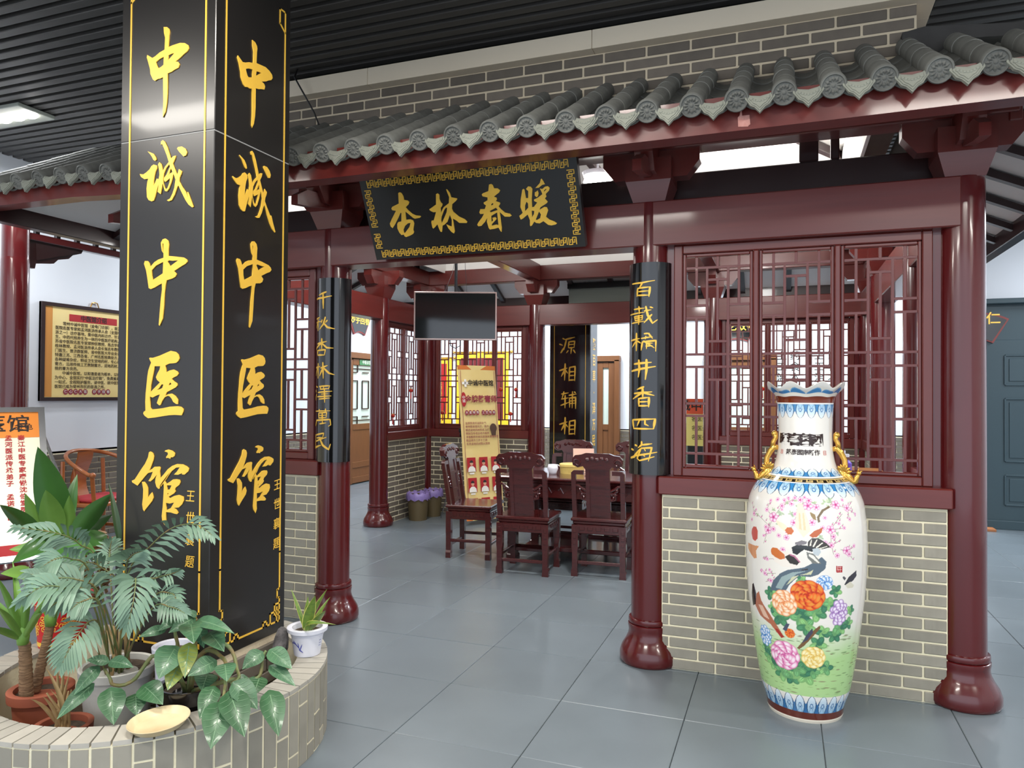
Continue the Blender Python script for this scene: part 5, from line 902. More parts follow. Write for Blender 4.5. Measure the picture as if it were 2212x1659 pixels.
def ellipse(t, z, rt, rz, col, rot=0., soft=.12, alpha=1.):
    R_ = max(rt, rz*4); i0, i1, j0, j1 = win(t-rt*1.3-rz*.0-abs(rot)*rz*6, t+rt*1.3+abs(rot)*rz*6, z-rz*1.3-abs(rot)*rt*.4, z+rz*1.3+abs(rot)*rt*.4)
    if i1 <= i0 or j1 <= j0: return
    r = float(np.interp(z, pz, pr)); U = (thf[None, j0:j1]-t)*r; V_ = (zs[i0:i1, None]-z); c, s = math.cos(rot), math.sin(rot)
    A = (U*c+V_*s)/(rt*r); B = (-U*s+V_*c)/rz; d = A*A+B*B
    a = np.clip((1-d)/soft, 0, 1)[..., None]*alpha; IM[i0:i1, j0:j1] = IM[i0:i1, j0:j1]*(1-a)+LC(col)*a
def polyfill(P, col, alpha=1.):
    P = np.array(P, float); i0, i1, j0, j1 = win(P[:, 0].min(), P[:, 0].max(), P[:, 1].min(), P[:, 1].max())
    if i1 <= i0 or j1 <= j0: return
    X = thf[None, j0:j1]; Y = zs[i0:i1, None]; ins = np.zeros((i1-i0, j1-j0), bool); n = len(P)
    for k in range(n):
        (x0, y0), (x1, y1) = P[k], P[(k+1) % n]
        if y0 == y1: continue
        c = ((y0 > Y) != (y1 > Y)) & (X < (x1-x0)*(Y-y0)/(y1-y0)+x0); ins ^= c
    a = ins[..., None]*alpha; IM[i0:i1, j0:j1] = IM[i0:i1, j0:j1]*(1-a)+LC(col)*a
def band(z0, z1, col):
    i0, i1 = np.searchsorted(zs, z0), np.searchsorted(zs, z1); IM[i0:i1] = LC(col)
LV_ = V_LEV; BLUE, BLUEL, NAVY, BRN = (64, 130, 184), (150, 196, 226), (40, 66, 96), (112, 46, 22)
vr = np.random.RandomState(3)
# green ground with darker dashes
i0, i1 = np.searchsorted(zs, LV_['g1']), np.searchsorted(zs, LV_['g0']); T_ = th[None, :]
g = np.clip((LV_['g0']+.012*np.sin(T_*9)-zs[i0:i1, None])/.16, 0, 1)[..., None]
IM[i0:i1] = IM[i0:i1]*(1-g)+LC((176, 214, 146))*g
for _ in range(230):
    z = vr.uniform(LV_['g1'], LV_['g0']-.05); ellipse(vr.uniform(-1.5, 1.5), z, vr.uniform(.03, .10), vr.uniform(.0015, .004), [(96, 128, 76), (120, 150, 96), (132, 112, 92), (150, 186, 120)][vr.randint(4)], soft=.8, alpha=.75)
def k3(p): return (p[0]/1e3, p[1]/1e3)
for L in V_BRANCH:
    for a, b in zip(L, L[1:]):
        a, b = k3(a), k3(b)
        for u in np.linspace(0, 1, 26): ellipse(a[0]+(b[0]-a[0])*u, a[1]+(b[1]-a[1])*u, .006, .0018, (150, 128, 124), soft=.8)
        for u in (.3, .6, .9):
            t, z = a[0]+(b[0]-a[0])*u+vr.uniform(-.05, .05), a[1]+(b[1]-a[1])*u+vr.uniform(-.012, .012); ellipse(t, z, .018, .0045, (206, 116, 168), soft=.7); ellipse(t+.012, z+.006, .012, .003, (150, 172, 140), soft=.7)
for e in V_GREY:
    t, z, rt, rz = [v/1e3 for v in e]
    for k in range(6):
        a = vr.uniform(0, 6.28); q = vr.uniform(.2, .8); ellipse(t+q*rt*math.cos(a), z+q*rz*math.sin(a), rt*.62, rz*.34, [(168, 190, 152), (146, 176, 140), (186, 202, 170)][k % 3], rot=a, soft=.5, alpha=.9)
for n_, e in enumerate(V_BLOS):
    t, z, rt, rz = [v/1e3 for v in e]
    for k in range(5):
        a = 2*PI*k/5+n_; ellipse(t+.58*rt*math.cos(a), z+.58*rz*math.sin(a), rt*.52, rz*.52, (214, 120, 178), soft=.35); ellipse(t+.66*rt*math.cos(a), z+.66*rz*math.sin(a), rt*.36, rz*.36, (246, 216, 232), soft=.6)
    ellipse(t, z, rt*.26, rz*.26, (196, 72, 130), soft=.5)
for e in V_LEAF:
    t, z, rt, rz = [v/1e3 for v in e]; n_ = 5
    a0 = vr.uniform(0, 6.28)
    for k in range(n_):
        a = a0+2*PI*k/n_; col = [(74, 132, 92), (104, 160, 104), (60, 116, 88), (128, 178, 112)][vr.randint(4)]
        ellipse(t+.45*rt*math.cos(a), z+.45*rz*math.sin(a), rt*.62, rz*.40, col, rot=a, soft=.25); ellipse(t+.62*rt*math.cos(a), z+.62*rz*math.sin(a), rt*.36, rz*.2, tuple(min(255, int(v*1.28)) for v in col), rot=a, soft=.9, alpha=.8)
        ellipse(t+.45*rt*math.cos(a), z+.45*rz*math.sin(a), rt*.55, rz*.022, (44, 92, 66), rot=a, soft=.8)
for c, P in V_POLY[:3]: polyfill([k3(p) for p in P], c)
FC = [((196, 48, 22), (238, 112, 40), (232, 150, 60)), ((60, 118, 190), (150, 196, 236), (244, 246, 250)), ((232, 140, 86), (250, 196, 146), (252, 232, 206)), ((150, 112, 176), (206, 176, 220), (246, 236, 250)), ((210, 98, 160), (240, 172, 206), (252, 234, 242)), ((226, 186, 92), (246, 222, 140), (252, 240, 190))]
for t, z, rt, rz, ci in V_FLOWER:
    t, z, rt, rz = t/1e3, z/1e3, rt/1e3, rz/1e3; dk, md, lt = FC[ci]
    for ring, (q, n_, sz) in enumerate(((.68, 9, .40), (.46, 8, .36), (.26, 6, .30), (.08, 4, .22))):
        for k in range(n_):
            a = 2*PI*k/n_+ring*.4+vr.uniform(-.12, .12); x, y = t+q*rt*math.cos(a), z+q*rz*math.sin(a)
            ellipse(x, y, rt*sz*1.05, rz*sz*.80, dk, rot=a+PI/2, soft=.2); ellipse(x+.06*rt*math.cos(a), y+.06*rz*math.sin(a), rt*sz*.88, rz*sz*.62, md, rot=a+PI/2, soft=.6); ellipse(x+.13*rt*math.cos(a), y+.13*rz*math.sin(a), rt*sz*.62, rz*sz*.36, lt, rot=a+PI/2, soft=.9)
    ellipse(t, z, rt*.12, rz*.10, dk, soft=.8)
for c, P in V_POLY[3:]: polyfill([k3(p) for p in P], c)
# ring ornaments: bands and lappets round the neck, shoulder and foot
def lappets(n, z0, z1, down=True, fill=BLUE, body=BLUEL, tip=.35, phase=0.):
    band_lo, band_hi = min(z0, z1), max(z0, z1); i0, i1 = np.searchsorted(zs, band_lo), np.searchsorted(zs, band_hi)
    v = (zs[i0:i1, None]-z0)/(z1-z0)            # 0 at the root, 1 at the tip
    u = ((th[None, :]+phase)*n/(2*PI)) % 1.0-.5; au = np.abs(u)
    root = v < (.62+.10*np.cos(u*2*PI*3)); wdt = .40*np.sqrt(np.clip(1-((v-.42)/.58)**2, 0, 1)); inn = au < wdt; rim = inn & (au > wdt-.05)
    fade = np.clip(v/.95, 0, 1)
    blk = IM[i0:i1]
    blk[root] = LC(fill)
    a = (inn*1.)[..., None]; gcol = (LC(body)*(1-fade)[..., None]+LC((226, 238, 246))*fade[..., None]); blk[:] = blk*(1-a)+gcol*a
    blk[rim] = LC(NAVY)
    dot = ((u/.13)**2+((v-.42)/.16)**2 < 1) & ~((u/.08)**2+((v-.42)/.10)**2 < 1); blk[dot] = LC((58, 112, 168))
    sc = inn & (np.abs(au-.14-.05*np.sin(v*22)) < .016) & (v < .55); blk[sc] = LC((58, 104, 158))
    IM[i0:i1] = blk
band(LV_['b1'], LV_['lip'], BLUE)
i0, i1 = np.searchsorted(zs, LV_['b1']+.008), np.searchsorted(zs, LV_['lip']+.004)
ar = (zs[i0:i1, None]-LV_['b1']-.008)/(LV_['lip']-LV_['b1']-.004); u = np.abs(((th[None, :]*13/(2*PI)) % 1)-.5)*2
mk = np.abs(ar-np.sqrt(np.clip(1-u*u, 0, 1))) < .12; blk = IM[i0:i1]; blk[mk] = LC((120, 170, 208)); blk[ar > np.sqrt(np.clip(1-u*u, 0, 1))+.06] = LC((236, 230, 216)); IM[i0:i1] = blk
band(LV_['w1'], LV_['b1'], (244, 244, 240)); band(LV_['br0'], LV_['w1'], BRN); band(LV_['w2'], LV_['br0'], (244, 244, 240))
lappets(16, LV_['l0'], LV_['l1']-.004)
lappets(16, LV_['col1'], LV_['col0']+.004, fill=BLUE)
band(LV_['k0'], LV_['col1'], (240, 238, 232)); band(LV_['k1'], LV_['k0'], (34, 28, 20)); band(LV_['w3'], LV_['k1'], (240, 238, 232))
i0, i1 = np.searchsorted(zs, LV_['k1']+.002), np.searchsorted(zs, LV_['k0']-.002); v = (zs[i0:i1, None]-LV_['k1']-.002)/(LV_['k0']-LV_['k1']-.004); u = (th[None, :]*26/(2*PI)) % 1
key = (np.abs(v-.9) < .1) | ((np.abs(u-.08) < .06) & (v > .1)) | ((np.abs(v-.12) < .1) & (u < .62)) | ((np.abs(u-.58) < .06) & (v < .65)) | ((np.abs(v-.56) < .09) & (u > .3) & (u < .62))
blk = IM[i0:i1]; blk[np.broadcast_to(key, blk.shape[:2])] = LC((206, 178, 116)); IM[i0:i1] = blk
lappets(22, LV_['w3'], LV_['s1']-.004, fill=(58, 134, 196))
band(.0, LV_['bb'], (222, 214, 198)); band(LV_['bb'], LV_['bl1'], (96, 40, 28))
lappets(24, LV_['bl1'], LV_['bl0']+.004, fill=(52, 112, 168))
LIPW = .016
verts = np.zeros((NZ, NT, 3), np.float32)
wv = np.clip((zs-1.50)/.072, 0, 1)**1.6; wave = np.cos(th*8+PI*.98)
R2 = rad[:, None]+wv[:, None]*.006*wave[None, :]
verts[..., 0] = R2*np.sin(th)[None, :]; verts[..., 1] = -R2*np.cos(th)[None, :]; verts[..., 2] = zs[:, None]+wv[:, None]*LIPW*wave[None, :]
# inside of the mouth
inz = np.array([1.566, 1.54, 1.50, 1.44, 1.30]); inr = np.array([rad[-1]-.008, .150, .125, .112, .108])
iv = np.zeros((5, NT, 3), np.float32); ww_ = np.clip((inz-1.50)/.072, 0, 1)**1.6
iv[..., 0] = (inr[:, None]+ww_[:, None]*.006*wave)*np.sin(th); iv[..., 1] = -(inr[:, None]+ww_[:, None]*.006*wave)*np.cos(th); iv[..., 2] = inz[:, None]+ww_[:, None]*LIPW*wave
VV = np.concatenate([verts, iv]).reshape(-1, 3); NR = NZ+5
I, Jx = np.meshgrid(np.arange(NR-1), np.arange(NT), indexing='ij'); K = (Jx+1) % NT
FF = np.stack([I*NT+Jx, I*NT+K, (I+1)*NT+K, (I+1)*NT+Jx], -1).reshape(-1, 4)
me = bpy.data.meshes.new('vase_body'); me.vertices.add(len(VV)); me.vertices.foreach_set('co', VV.ravel()); me.loops.add(FF.size); me.loops.foreach_set('vertex_index', FF.ravel().astype(np.int32))
me.polygons.add(len(FF)); me.polygons.foreach_set('loop_start', np.arange(0, FF.size, 4, dtype=np.int32)); me.polygons.foreach_set('loop_total', np.full(len(FF), 4, np.int32)); me.update(calc_edges=True)
me.polygons.foreach_set('use_smooth', np.ones(len(FF), bool))
ca = me.color_attributes.new('glaze', 'FLOAT_COLOR', 'POINT'); colr = np.ones((NR, NT, 4), np.float32); colr[:NZ, :, :3] = IM; colr[NZ:, :, :3] = LC((230, 224, 210)); ca.data.foreach_set('color', colr.ravel())
PORC = mat('painted_porcelain', (236, 232, 224), .12, coat=.4); at_ = PORC.node_tree.nodes.new('ShaderNodeAttribute'); at_.attribute_name = 'glaze'; PORC.node_tree.links.new(at_.outputs['Color'], PORC.node_tree.nodes['Principled BSDF'].inputs['Base Color'])
me.materials.append(PORC); link('vase_body', me, vz)
INK = mat('black_glaze_ink', (48, 30, 26), .3)
def nk(u, v, h):
    r = float(np.interp(v, pz, pr))+.0012+h; return (r*math.sin(u), -r*math.cos(u), v)
t0, t1 = V_TXT[0][0]/1e3, V_TXT[1][0]/1e3; zc = (V_TXT[0][1]+V_TXT[1][1])/2e3
for i, ch in enumerate('暉春色國'):
    tc_ = math.asin(math.sin(t0)+(math.sin(t1)-math.sin(t0))*(i+.5)/4)*1.0
    text(ch, .066, INK, lambda u, v, h, tc_=tc_: nk(tc_+u/.122*1.12, zc+v*.92, h*.3), vz, 'glazed_character', bold=.0028)
zc2 = (V_TXT[2][1]+V_TXT[3][1])/2e3
for i, ch in enumerate('邦彥國南新作'):
    tc_ = math.asin(math.sin(-.78)+(math.sin(.52)-math.sin(-.78))*(i+.5)/6)
    text(ch, .028, INK, lambda u, v, h, tc_=tc_: nk(tc_+u/.126, zc2+v, h*.3), vz, 'glazed_character', bold=.0006)
SEALM = mat('pale_red_seal', (206, 120, 108), .4)
for a in (-.98, .72):
    m = MB(); f = lambda u, v, h: nk(a+u/.126, zc2+v, h)
    for k in range(4): ribbon(m, [(-.007, .009-.006*k), (.007, .009-.006*k)], .0022, f, 0, .0004, taper=False)
    for x in (-.007, .007): ribbon(m, [(x, -.010), (x, .010)], .002, f, 0, .0004, taper=False)
    m.obj('seal_mark', SEALM, vz)
# gilt dragon-fish handles at the shoulder
GILT = mat('bright_gilt', (226, 176, 84), .2, metal=.85)
def V_px(dx, z): return dx, z
for s in (-1, 1):
    hd = MB()
    # (radial offset from the axis, z): curled head at the neck, S-shaped neck down to a tail on the shoulder
    P = [(.127, 1.255), (.142, 1.262), (.150, 1.252)]
    spine = [(.118, 1.262), (.142, 1.268), (.160, 1.245), (.176, 1.212), (.178, 1.172), (.168, 1.145)]
    hd.tube([(s*x, -.015, z) for x, z in spine], [.012, .016, .015, .013, .014, .018], 10)
    crest = [(.150, 1.262), (.146, 1.292), (.135, 1.312), (.139, 1.331)]
    hd.tube([(s*x, -.015, z) for x, z in crest], [.012, .012, .011, .015], 10); hd.ball((s*.141, -.015, 1.332), .0155, 10, 7)
    hd.obj('handle', GILT, vz, smooth=True)
    bd = MB(); bd.tube([(s*x, -.03, z) for x, z in ((.150, 1.172), (.172, 1.15), (.194, 1.128), (.210, 1.112), (.222, 1.114), (.228, 1.138), (.238, 1.156))], [.012, .02, .019, .015, .013, .011, .005], 10)
    for k in range(6):
        a = -.3+.45*k; bd.tube([(s*.172, -.03, 1.150), (s*(.172+.024*math.cos(a+.6)), -.045, 1.158+.030*math.sin(a+.4)), (s*(.172+.034*math.cos(a+.6)), -.05, 1.162+.036*math.sin(a+.4))], [.010, .007, .002], 6)
    bd.ball((s*.236, -.03, 1.155), .012, 8, 6); bd.tube([(s*.236, -.03, 1.16), (s*.252, -.03, 1.164)], [.007, .001], 6); bd.tube([(s*.232, -.03, 1.164), (s*.236, -.03, 1.178)], [.005, .001], 5)
    bd.tube([(s*.150, -.03, 1.18), (s*.165, -.04, 1.145), (s*.2, -.05, 1.112)], [.011, .012, .008], 8)
    bd.obj('handle_phoenix', GILT, vz, smooth=True)
# ------------------------------------------------------------ plaque over the entrance
pq = thing('name_plaque', 'long black plaque with four large gold characters hung tilted over the entrance', 'plaque', (-1.74, 4.06, 2.363))
pvec = Vector((0, 3.84-4.06, 2.82-2.363)); PHH = pvec.length; pvec.normalize(); pnor = Vector((0, -pvec.z, pvec.y))
def PQ(u, v, h): 
    p = pvec*v+pnor*h; return (u+1.74, p.y, p.z)
MB().prism([(-2.425, 0), (-1.06, 0), (-1.06, PHH), (-2.425, PHH)], PQ, -.045, 0).obj('board', BLACK, pq)
for C_ in PLAQUE: fill2d([[(a/1e3, b/1e3) for a, b in L] for L in C_], 'gold_character', GOLD, .005, lambda u, v, h: PQ(u, v, h+.0005), pq)
km = MB()
def motif(cx, cy, s, fl, vert=False):
    P = [(-.48, .40), (-.48, -.45), (-.03, -.45), (-.03, .18), (-.28, .18), (-.28, -.18)]
    for sg in (1, -1):
        Q = [(x*sg, y*sg) for x, y in P]
        Q = [(cx+(y if vert else x)*s, cy+(x if vert else y)*s) for x, y in Q]
        for a, b in zip(Q, Q[1:]):
            d = (Vector(b)-Vector(a)).normalized()*.0024; ribbon(km, [tuple(Vector(a)-d), tuple(Vector(b)+d)], .0048, PQ, .0005, .0025, taper=False)
n = 23; W_ = 1.365-.09
for i in range(n):
    x = -2.425+.045+W_*(i+.5)/n
    motif(x, PHH-.038, .046, 0); motif(x, .038, .046, 0)
m_ = 8
for i in range(m_):
    y = .075+(PHH-.15)*(i+.5)/m_
    motif(-1.06-.042, y, .046, 0, True)
    if i not in (2,): motif(-2.425+.042, y, .046, 0, True)
km.obj('key_border', GOLD, pq, kind='stuff')
for x in (-2.2, -1.3): MB().tube([(x+1.74, -.215, .46), (x+1.74, .06, .62)], .004, 6).obj('hanging_wire', DSTEEL, pq)
# ------------------------------------------------------------ couplet boards on the columns
def couplet(name, label, p, z0, z1, STR):
    t = thing(name, label, 'couplet board', (p[0], p[1], 0)); R_ = .124; n = 28; half = 1.53
    out_, in_ = [], []
    for i in range(n+1): a = -half+2*half*i/n; out_.append((R_*math.sin(a), -R_*math.cos(a))); in_.append(((R_-.014)*math.sin(a), -(R_-.014)*math.cos(a)))
    MB().prism(out_+in_[::-1], lambda u, v, h: (u, v, h), z0, z1).obj('board', BLACKG, t, smooth=35)
    for ch in STR:
        m = MB()
        for k, (w_, P) in enumerate(ch):
            f = lambda u, v, h: ((R_+h)*math.sin(u/R_), -(R_+h)*math.cos(u/R_), v)
            ribbon(m, [(a/1e3, b/1e3) for a, b in P], w_/1e3*1.05, f, .0, .0015+.00012*k)
        m.obj('gold_character', GOLD, t)
    return t
couplet('couplet_board', 'right curved black couplet board with seven gold characters on the middle column', c2_, 1.07, 2.265, COUP_R)
couplet('couplet_board', 'left curved black couplet board with seven gold characters on the column left of the entrance', c1_, 1.06, 2.28, COUP_L)
# ------------------------------------------------------------ inside the pavilion
tv = thing('television', 'flat television with a thin pale frame hanging from the pavilion ceiling', 'television', (-2.768, 6.0, 2.0), .355)
MB().box((0, 0, .213), (.742, .05, .432), b=.004).obj('casing', DSTEEL, tv)
MB().box((0, -.0265, .213), (.716, .004, .404)).obj('screen', mat('dark_screen', (30, 33, 34), .08, coat=.5), tv)
fr = MB()
for a in (-1, 1): fr.box((a*.3645, -.029, .213), (.012, .012, .432), b=.002); fr.box((0, -.029, .213+a*.2095), (.742, .012, .013), b=.002)
fr.obj('bezel', mat('rose_silver', (200, 178, 172), .3, metal=.6), tv)
MB().tube([(0, .03, .40), (0, .03, 1.05)], .014, 10).box((0, .03, 1.06), (.12, .12, .02)).obj('ceiling_pole', DSTEEL, tv)
MB().tube([(-.10, .02, .43), (-.03, .03, .62), (0, .03, .80)], .002, 5).tube([(.10, .02, .43), (.085, .03, .62), (.07, .03, .95)], .002, 5).obj('guy_wire', DSTEEL, tv)
MB().tube([(-.05, .02, 0), (-.045, .01, -.05), (0, .0, -.075), (.045, .01, -.05), (.04, .02, 0)], .004, 6).obj('cable', DSTEEL, tv)
# lamp behind the plaque
lp = thing('ceiling_lamp', 'bright white lamp glowing behind the right end of the plaque', 'lamp', (-1.21, 4.95, 2.93))
EMW = mat('lamp_glow', (255, 252, 244), .5, emit=14.)
MB().lathe([(0, .05), (.02, .085), (.06, .10), (.10, .085)], n=20).obj('bulb_cover', EMW, lp, smooth=True)
MB().lathe([(.10, .10), (.125, .11), (.13, .02)], n=20).obj('fitting', WPLAS, lp); MB().tube([(0, 0, .13), (0, 0, .66)], .008, 8).obj('stem', WPLAS, lp)
area('lamp_light', (-1.21, 4.95, 2.90), .2, .2, 26, (1, .99, .95))
# recessed panel light in the slatted ceiling at the left edge
cl = thing('ceiling_light', 'white panel light in the black slats at the upper left edge', 'ceiling light', (-5.71, 4.0, 3.655))
MB().box((0, 0, .02), (.62, .30, .03), b=.004).obj('housing', mat('lamp_housing', (150, 154, 146), .5), cl)
for i in range(4): MB().ball((-.22+i*.147, 0, .0), .062, 12, 8, (1, 1, .35)).obj('spot_bulb', EMW, cl, smooth=True)
# carved rosewood table and chairs
tb = thing('dining_table', 'long carved dark rosewood table behind the two front chairs', 'table', (-1.45, 6.62, 0))
MB().box((0, 0, .765), (2.0, .86, .03), b=.01).box((0, 0, .738), (1.94, .80, .03), b=.006).obj('table_top', CHAIRW, tb)
MB().box((0, -.36, .66), (1.8, .03, .13), b=.006).box((0, .36, .66), (1.8, .03, .13), b=.006).box((-.9, 0, .66), (.03, .7, .13), b=.006).box((.9, 0, .66), (.03, .7, .13), b=.006).obj('apron', CHAIRW, tb)
cm = MB()
for i in range(16):
    for s in (-1,): 
        a = -.82+i*.109; cm.tube([(a-.035, -.377, .665), (a-.015, -.378, .69), (a+.015, -.378, .64), (a+.035, -.377, .665)], .006, 5)
cm.obj('apron_carving', CHAIRW, tb, kind='stuff')
for x in (-.86, .86):
    for y in (-.33, .33): 
        m = MB().box((x, y, .37), (.085, .085, .72), b=.01).box((x, y, .04), (.105, .105, .07), b=.012); m.obj('leg', CHAIRW, tb)
MB().box((0, -.33, .14), (1.64, .035, .04), b=.006).box((0, .33, .14), (1.64, .035, .04), b=.006).box((0, 0, .12), (1.6, .6, .02), b=.004).obj('stretcher', CHAIRW, tb)
def rosewood_chair(label, loc, rz):
    """local -Y is the back of the chair"""
    t = thing('carved_chair', label, 'chair', loc, rz, 'carved rosewood chairs at the table')
    s = MB().box((0, .0, .475), (.47, .44, .03), b=.008).box((0, 0, .448), (.44, .41, .03), b=.008); s.obj('seat', CHAIRW, t)
    a = MB()
    for y in (-.195, .195): a.box((0, y, .395), (.38, .022, .075), b=.004)
    for x in (-.205, .205): a.box((x, 0, .395), (.022, .35, .075), b=.004)
    for i in range(5):
        for y in (-.208, .208): a.box((-.14+i*.07, y, .40), (.045, .008, .03), b=.003)
        for x in (-.218, .218): a.box((x, -.13+i*.065, .40), (.008, .04, .03), b=.003)
    a.obj('apron', CHAIRW, t)
    for x in (-1, 1):
        for y in (-1, 1):
            l = MB().prism([(-.026, 0), (.030, 0), (.030, .05), (.022, .07), (.022, .20), (.027, .24), (.027, .43), (-.027, .43), (-.027, .24), (-.022, .20), (-.022, .05)], lambda u, v, h, x=x, y=y: (x*(.20+u*1.0), y*.19+h, v), -.024, .024)
            for k in range(3): l.box((x*.202, y*.19+y*.026, .28+.05*k), (.028, .006, .03), b=.002)
            l.obj('leg', CHAIRW, t)
    for y, z in ((-.19, .115), (.19, .13)): MB().box((0, y, z), (.36, .02, .028), b=.004).obj('stretcher', CHAIRW, t)
    for x in (-.2, .2): MB().box((x, 0, .16), (.02, .34, .028), b=.004).obj('stretcher', CHAIRW, t)
    # tall back: splat of framed panels, carved crest with scroll ends, stepped side posts
    tilt = lambda u, v, h: (u, -.185-(v-.49)*.17+h, v)
    sp = MB()
    for x in (-.085, .085): sp.prism([(x-.016, .49), (x+.016, .49), (x+.016, .93), (x-.016, .93)], tilt, -.016, .016)
    for z in (.52, .61, .77, .90): sp.prism([(-.07, z-.012), (.07, z-.012), (.07, z+.012), (-.07, z+.012)], tilt, -.014, .014)
    sp.prism([(-.07, .49), (.07, .49), (.07, .92), (-.07, .92)], tilt, -.006, .006)
    sp.obj('splat', CHAIRW, t)
    c = [(-.10, .90), (.10, .90), (.12, .925), (.165, .915), (.205, .935), (.21, .985), (.185, 1.015), (.14, 1.02), (.10, 1.035), (-.10, 1.035), (-.14, 1.02), (-.185, 1.015), (-.21, .985), (-.205, .935), (-.165, .915), (-.12, .925)]
    cr = MB().prism(c, tilt, -.02, .02)
    for s_ in (-1, 1):
        cr.tube([tilt(s_*(.165+.035*math.cos(k*.6)*(1-k*.06)), .955+.035*math.sin(k*.6)*(1-k*.06), .02) for k in range(11)], .011, 6)
        cr.tube([tilt(s_*(.165+.035*math.cos(k*.6)*(1-k*.06)), .955+.035*math.sin(k*.6)*(1-k*.06), -.02) for k in range(11)], .009, 6)
    for i in range(5): 
        for hh in (.021, -.021): cr.ball(tilt(-.08+.04*i, .985+.008*(i % 2), hh), .017, 8, 5, (1.2, .4, 1))
    cr.obj('crest_rail', CHAIRW, t)
    for s_ in (-1, 1):
        MB().prism([(s_*.185, .49), (s_*.222, .49), (s_*.222, .87), (s_*.20, .89), (s_*.12, .89), (s_*.12, .855), (s_*.185, .855)][::s_], tilt, -.017, .017).obj('side_post', CHAIRW, t)
        sc = MB()
        for P in ([(.10, .72), (.14, .74), (.165, .76), (.19, .76)], [(.10, .70), (.13, .70), (.15, .72)], [(.10, .64), (.14, .65), (.15, .69), (.12, .70)]): sc.tube([tilt(s_*u, v, 0) for u, v in P], .011, 6)
        for u, v in ((.125, .665), (.155, .73), (.14, .69)): sc.ball(tilt(s_*u, v, 0), .014, 7, 5)
        sc.obj('carved_scroll', CHAIRW, t)
    return t
A_ = .045
rosewood_chair('carved rosewood chair in front of the table on the left, its back to the entrance', (-2.066, 6.03, 0), A_)
rosewood_chair('carved rosewood chair in front of the table on the right, next to the couplet column', (-1.445, 6.17, 0), A_)
rosewood_chair('carved rosewood armless chair at the left end of the table, in front of the banner', (-2.74, 6.42, 0), -PI/2+.1)
rosewood_chair('carved rosewood chair beyond the table in front of the rear black pillar', (-2.10, 7.30, 0), PI)
rosewood_chair('carved rosewood chair on the far side of the table, partly behind the couplet board', (-1.44, 7.34, 0), PI)
# things on the table
bo = thing('tea_tray', 'round yellow tea box on the rosewood table', 'box', (-1.86, 6.66, .78))
MB().lathe([(0, .11), (.06, .115), (.066, .118)], n=28).obj('box_base', mat('yellow_paper', (228, 204, 120), .5, noise=.4, nscale=14, ncol=(196, 166, 84)), bo, smooth=40); MB().lathe([(.066, .12), (.085, .12), (.09, .112)], n=28).obj('lid', MATS['yellow_paper'], bo, smooth=40)
cu_ = MB().lathe([(0, .035), (.02, .038), (.05, .05), (.09, .042), (.085, .036), (.05, .04)], n=20).obj('white_jar', WPLAS, smooth=True); cu_.location = (-2.0, 6.5, .78); tag(cu_, 'small white porcelain jar beside the yellow tea box', 'jar')
pp = MB().box((0, 0, .11), (.20, .006, .22)).obj('menu_card', mat('pink_paper', (236, 196, 180), .7)); pp.location = (-1.80, 6.86, .778); pp.rotation_euler = (-.12, 0, .35); tag(pp, 'pale pink card standing on the table behind the tea box', 'card')
pl2 = MB().lathe([(0, .06), (.012, .10), (.02, .105), (.014, .09)], n=24).obj('dish', mat('pink_dish', (226, 186, 168), .3), smooth=True); pl2.location = (-1.62, 6.60, .78); tag(pl2, 'shallow pink dish beside the card on the table', 'dish')
# X banner stand
bn = thing('banner_stand', 'tall narrow yellow advertising banner on a stand, leaning by the left wall', 'banner', (-3.32, 7.82, 0))
Bm = [Vector((-3.40, 7.72, .055)), Vector((-3.10, 8.14, .055)), None, None]
ex = (Bm[1]-Bm[0]); BW = ex.length; ex.normalize(); ez = Vector((-.085, .02, 1.0)).normalized(); BH = 1.80; en = ex.cross(ez).normalized()
if en.y > 0: en = -en
L0 = bn.location
def BN(u, v, h): return tuple(Bm[0]+ex*u+ez*v+en*h-L0)
PAPER = mat('banner_yellow', (238, 212, 138), .6, noise=.5, nscale=3, ncol=(244, 226, 168)); ORNG = mat('banner_orange', (214, 120, 52), .6); REDI = mat('print_red', (178, 30, 38), .6); INKB = mat('print_black', (40, 28, 24), .6); WHI = mat('print_white', (244, 240, 232), .6); PURP = mat('print_crimson', (150, 44, 62), .6)
bs = MB(); n = 8
for j in range(n):
    for i in range(4):
        P = [(BW*(i+a)/4, BH*(j+b)/n) for a, b in ((0, 0), (1, 0), (1, 1), (0, 1))]
        bs.add([BN(u, v, .012*math.sin(PI*u/BW)*math.cos(v*3)) for u, v in P], [(0, 1, 2, 3)]); bs.add([BN(u, v, .012*math.sin(PI*u/BW)*math.cos(v*3)-.002) for u, v in P], [(3, 2, 1, 0)])
bs.obj('banner_sheet', PAPER, bn, smooth=True)
def flat(parent, F, u0, u1, v0, v1, m, name, h=.016):
    MB().prism([(u0, v0), (u1, v0), (u1, v1), (u0, v1)], F, h, h+.0012).obj(name, m, parent)
flat(bn, BN, .0, BW, BH-.05, BH, ORNG, 'orange_edge', .004); flat(bn, BN, 0, BW, 0, .05, ORNG, 'orange_edge', .004); flat(bn, BN, .025, .03, .05, BH-.06, PURP, 'border_line'); flat(bn, BN, BW-.03, BW-.025, .05, BH-.06, PURP, 'border_line')
F_ = lambda u0, v0: (lambda u, v, h: BN(u0+u, v0+v, h+.017))
m = MB(); 
for a, b in ((.045, .015), (.015, .045)): m.prism([(-a, -b), (a, -b), (a, b), (-a, b)], F_(.085, BH-.21), 0, .001)
m.obj('white_cross', WHI, bn)
text('中诚中医馆', .072, INKB, F_(BW*.57, BH-.21), bn, bold=.0015)
text('金牌熬膏师', .088, PURP, F_(BW*.56, BH-.40), bn, bold=.002)
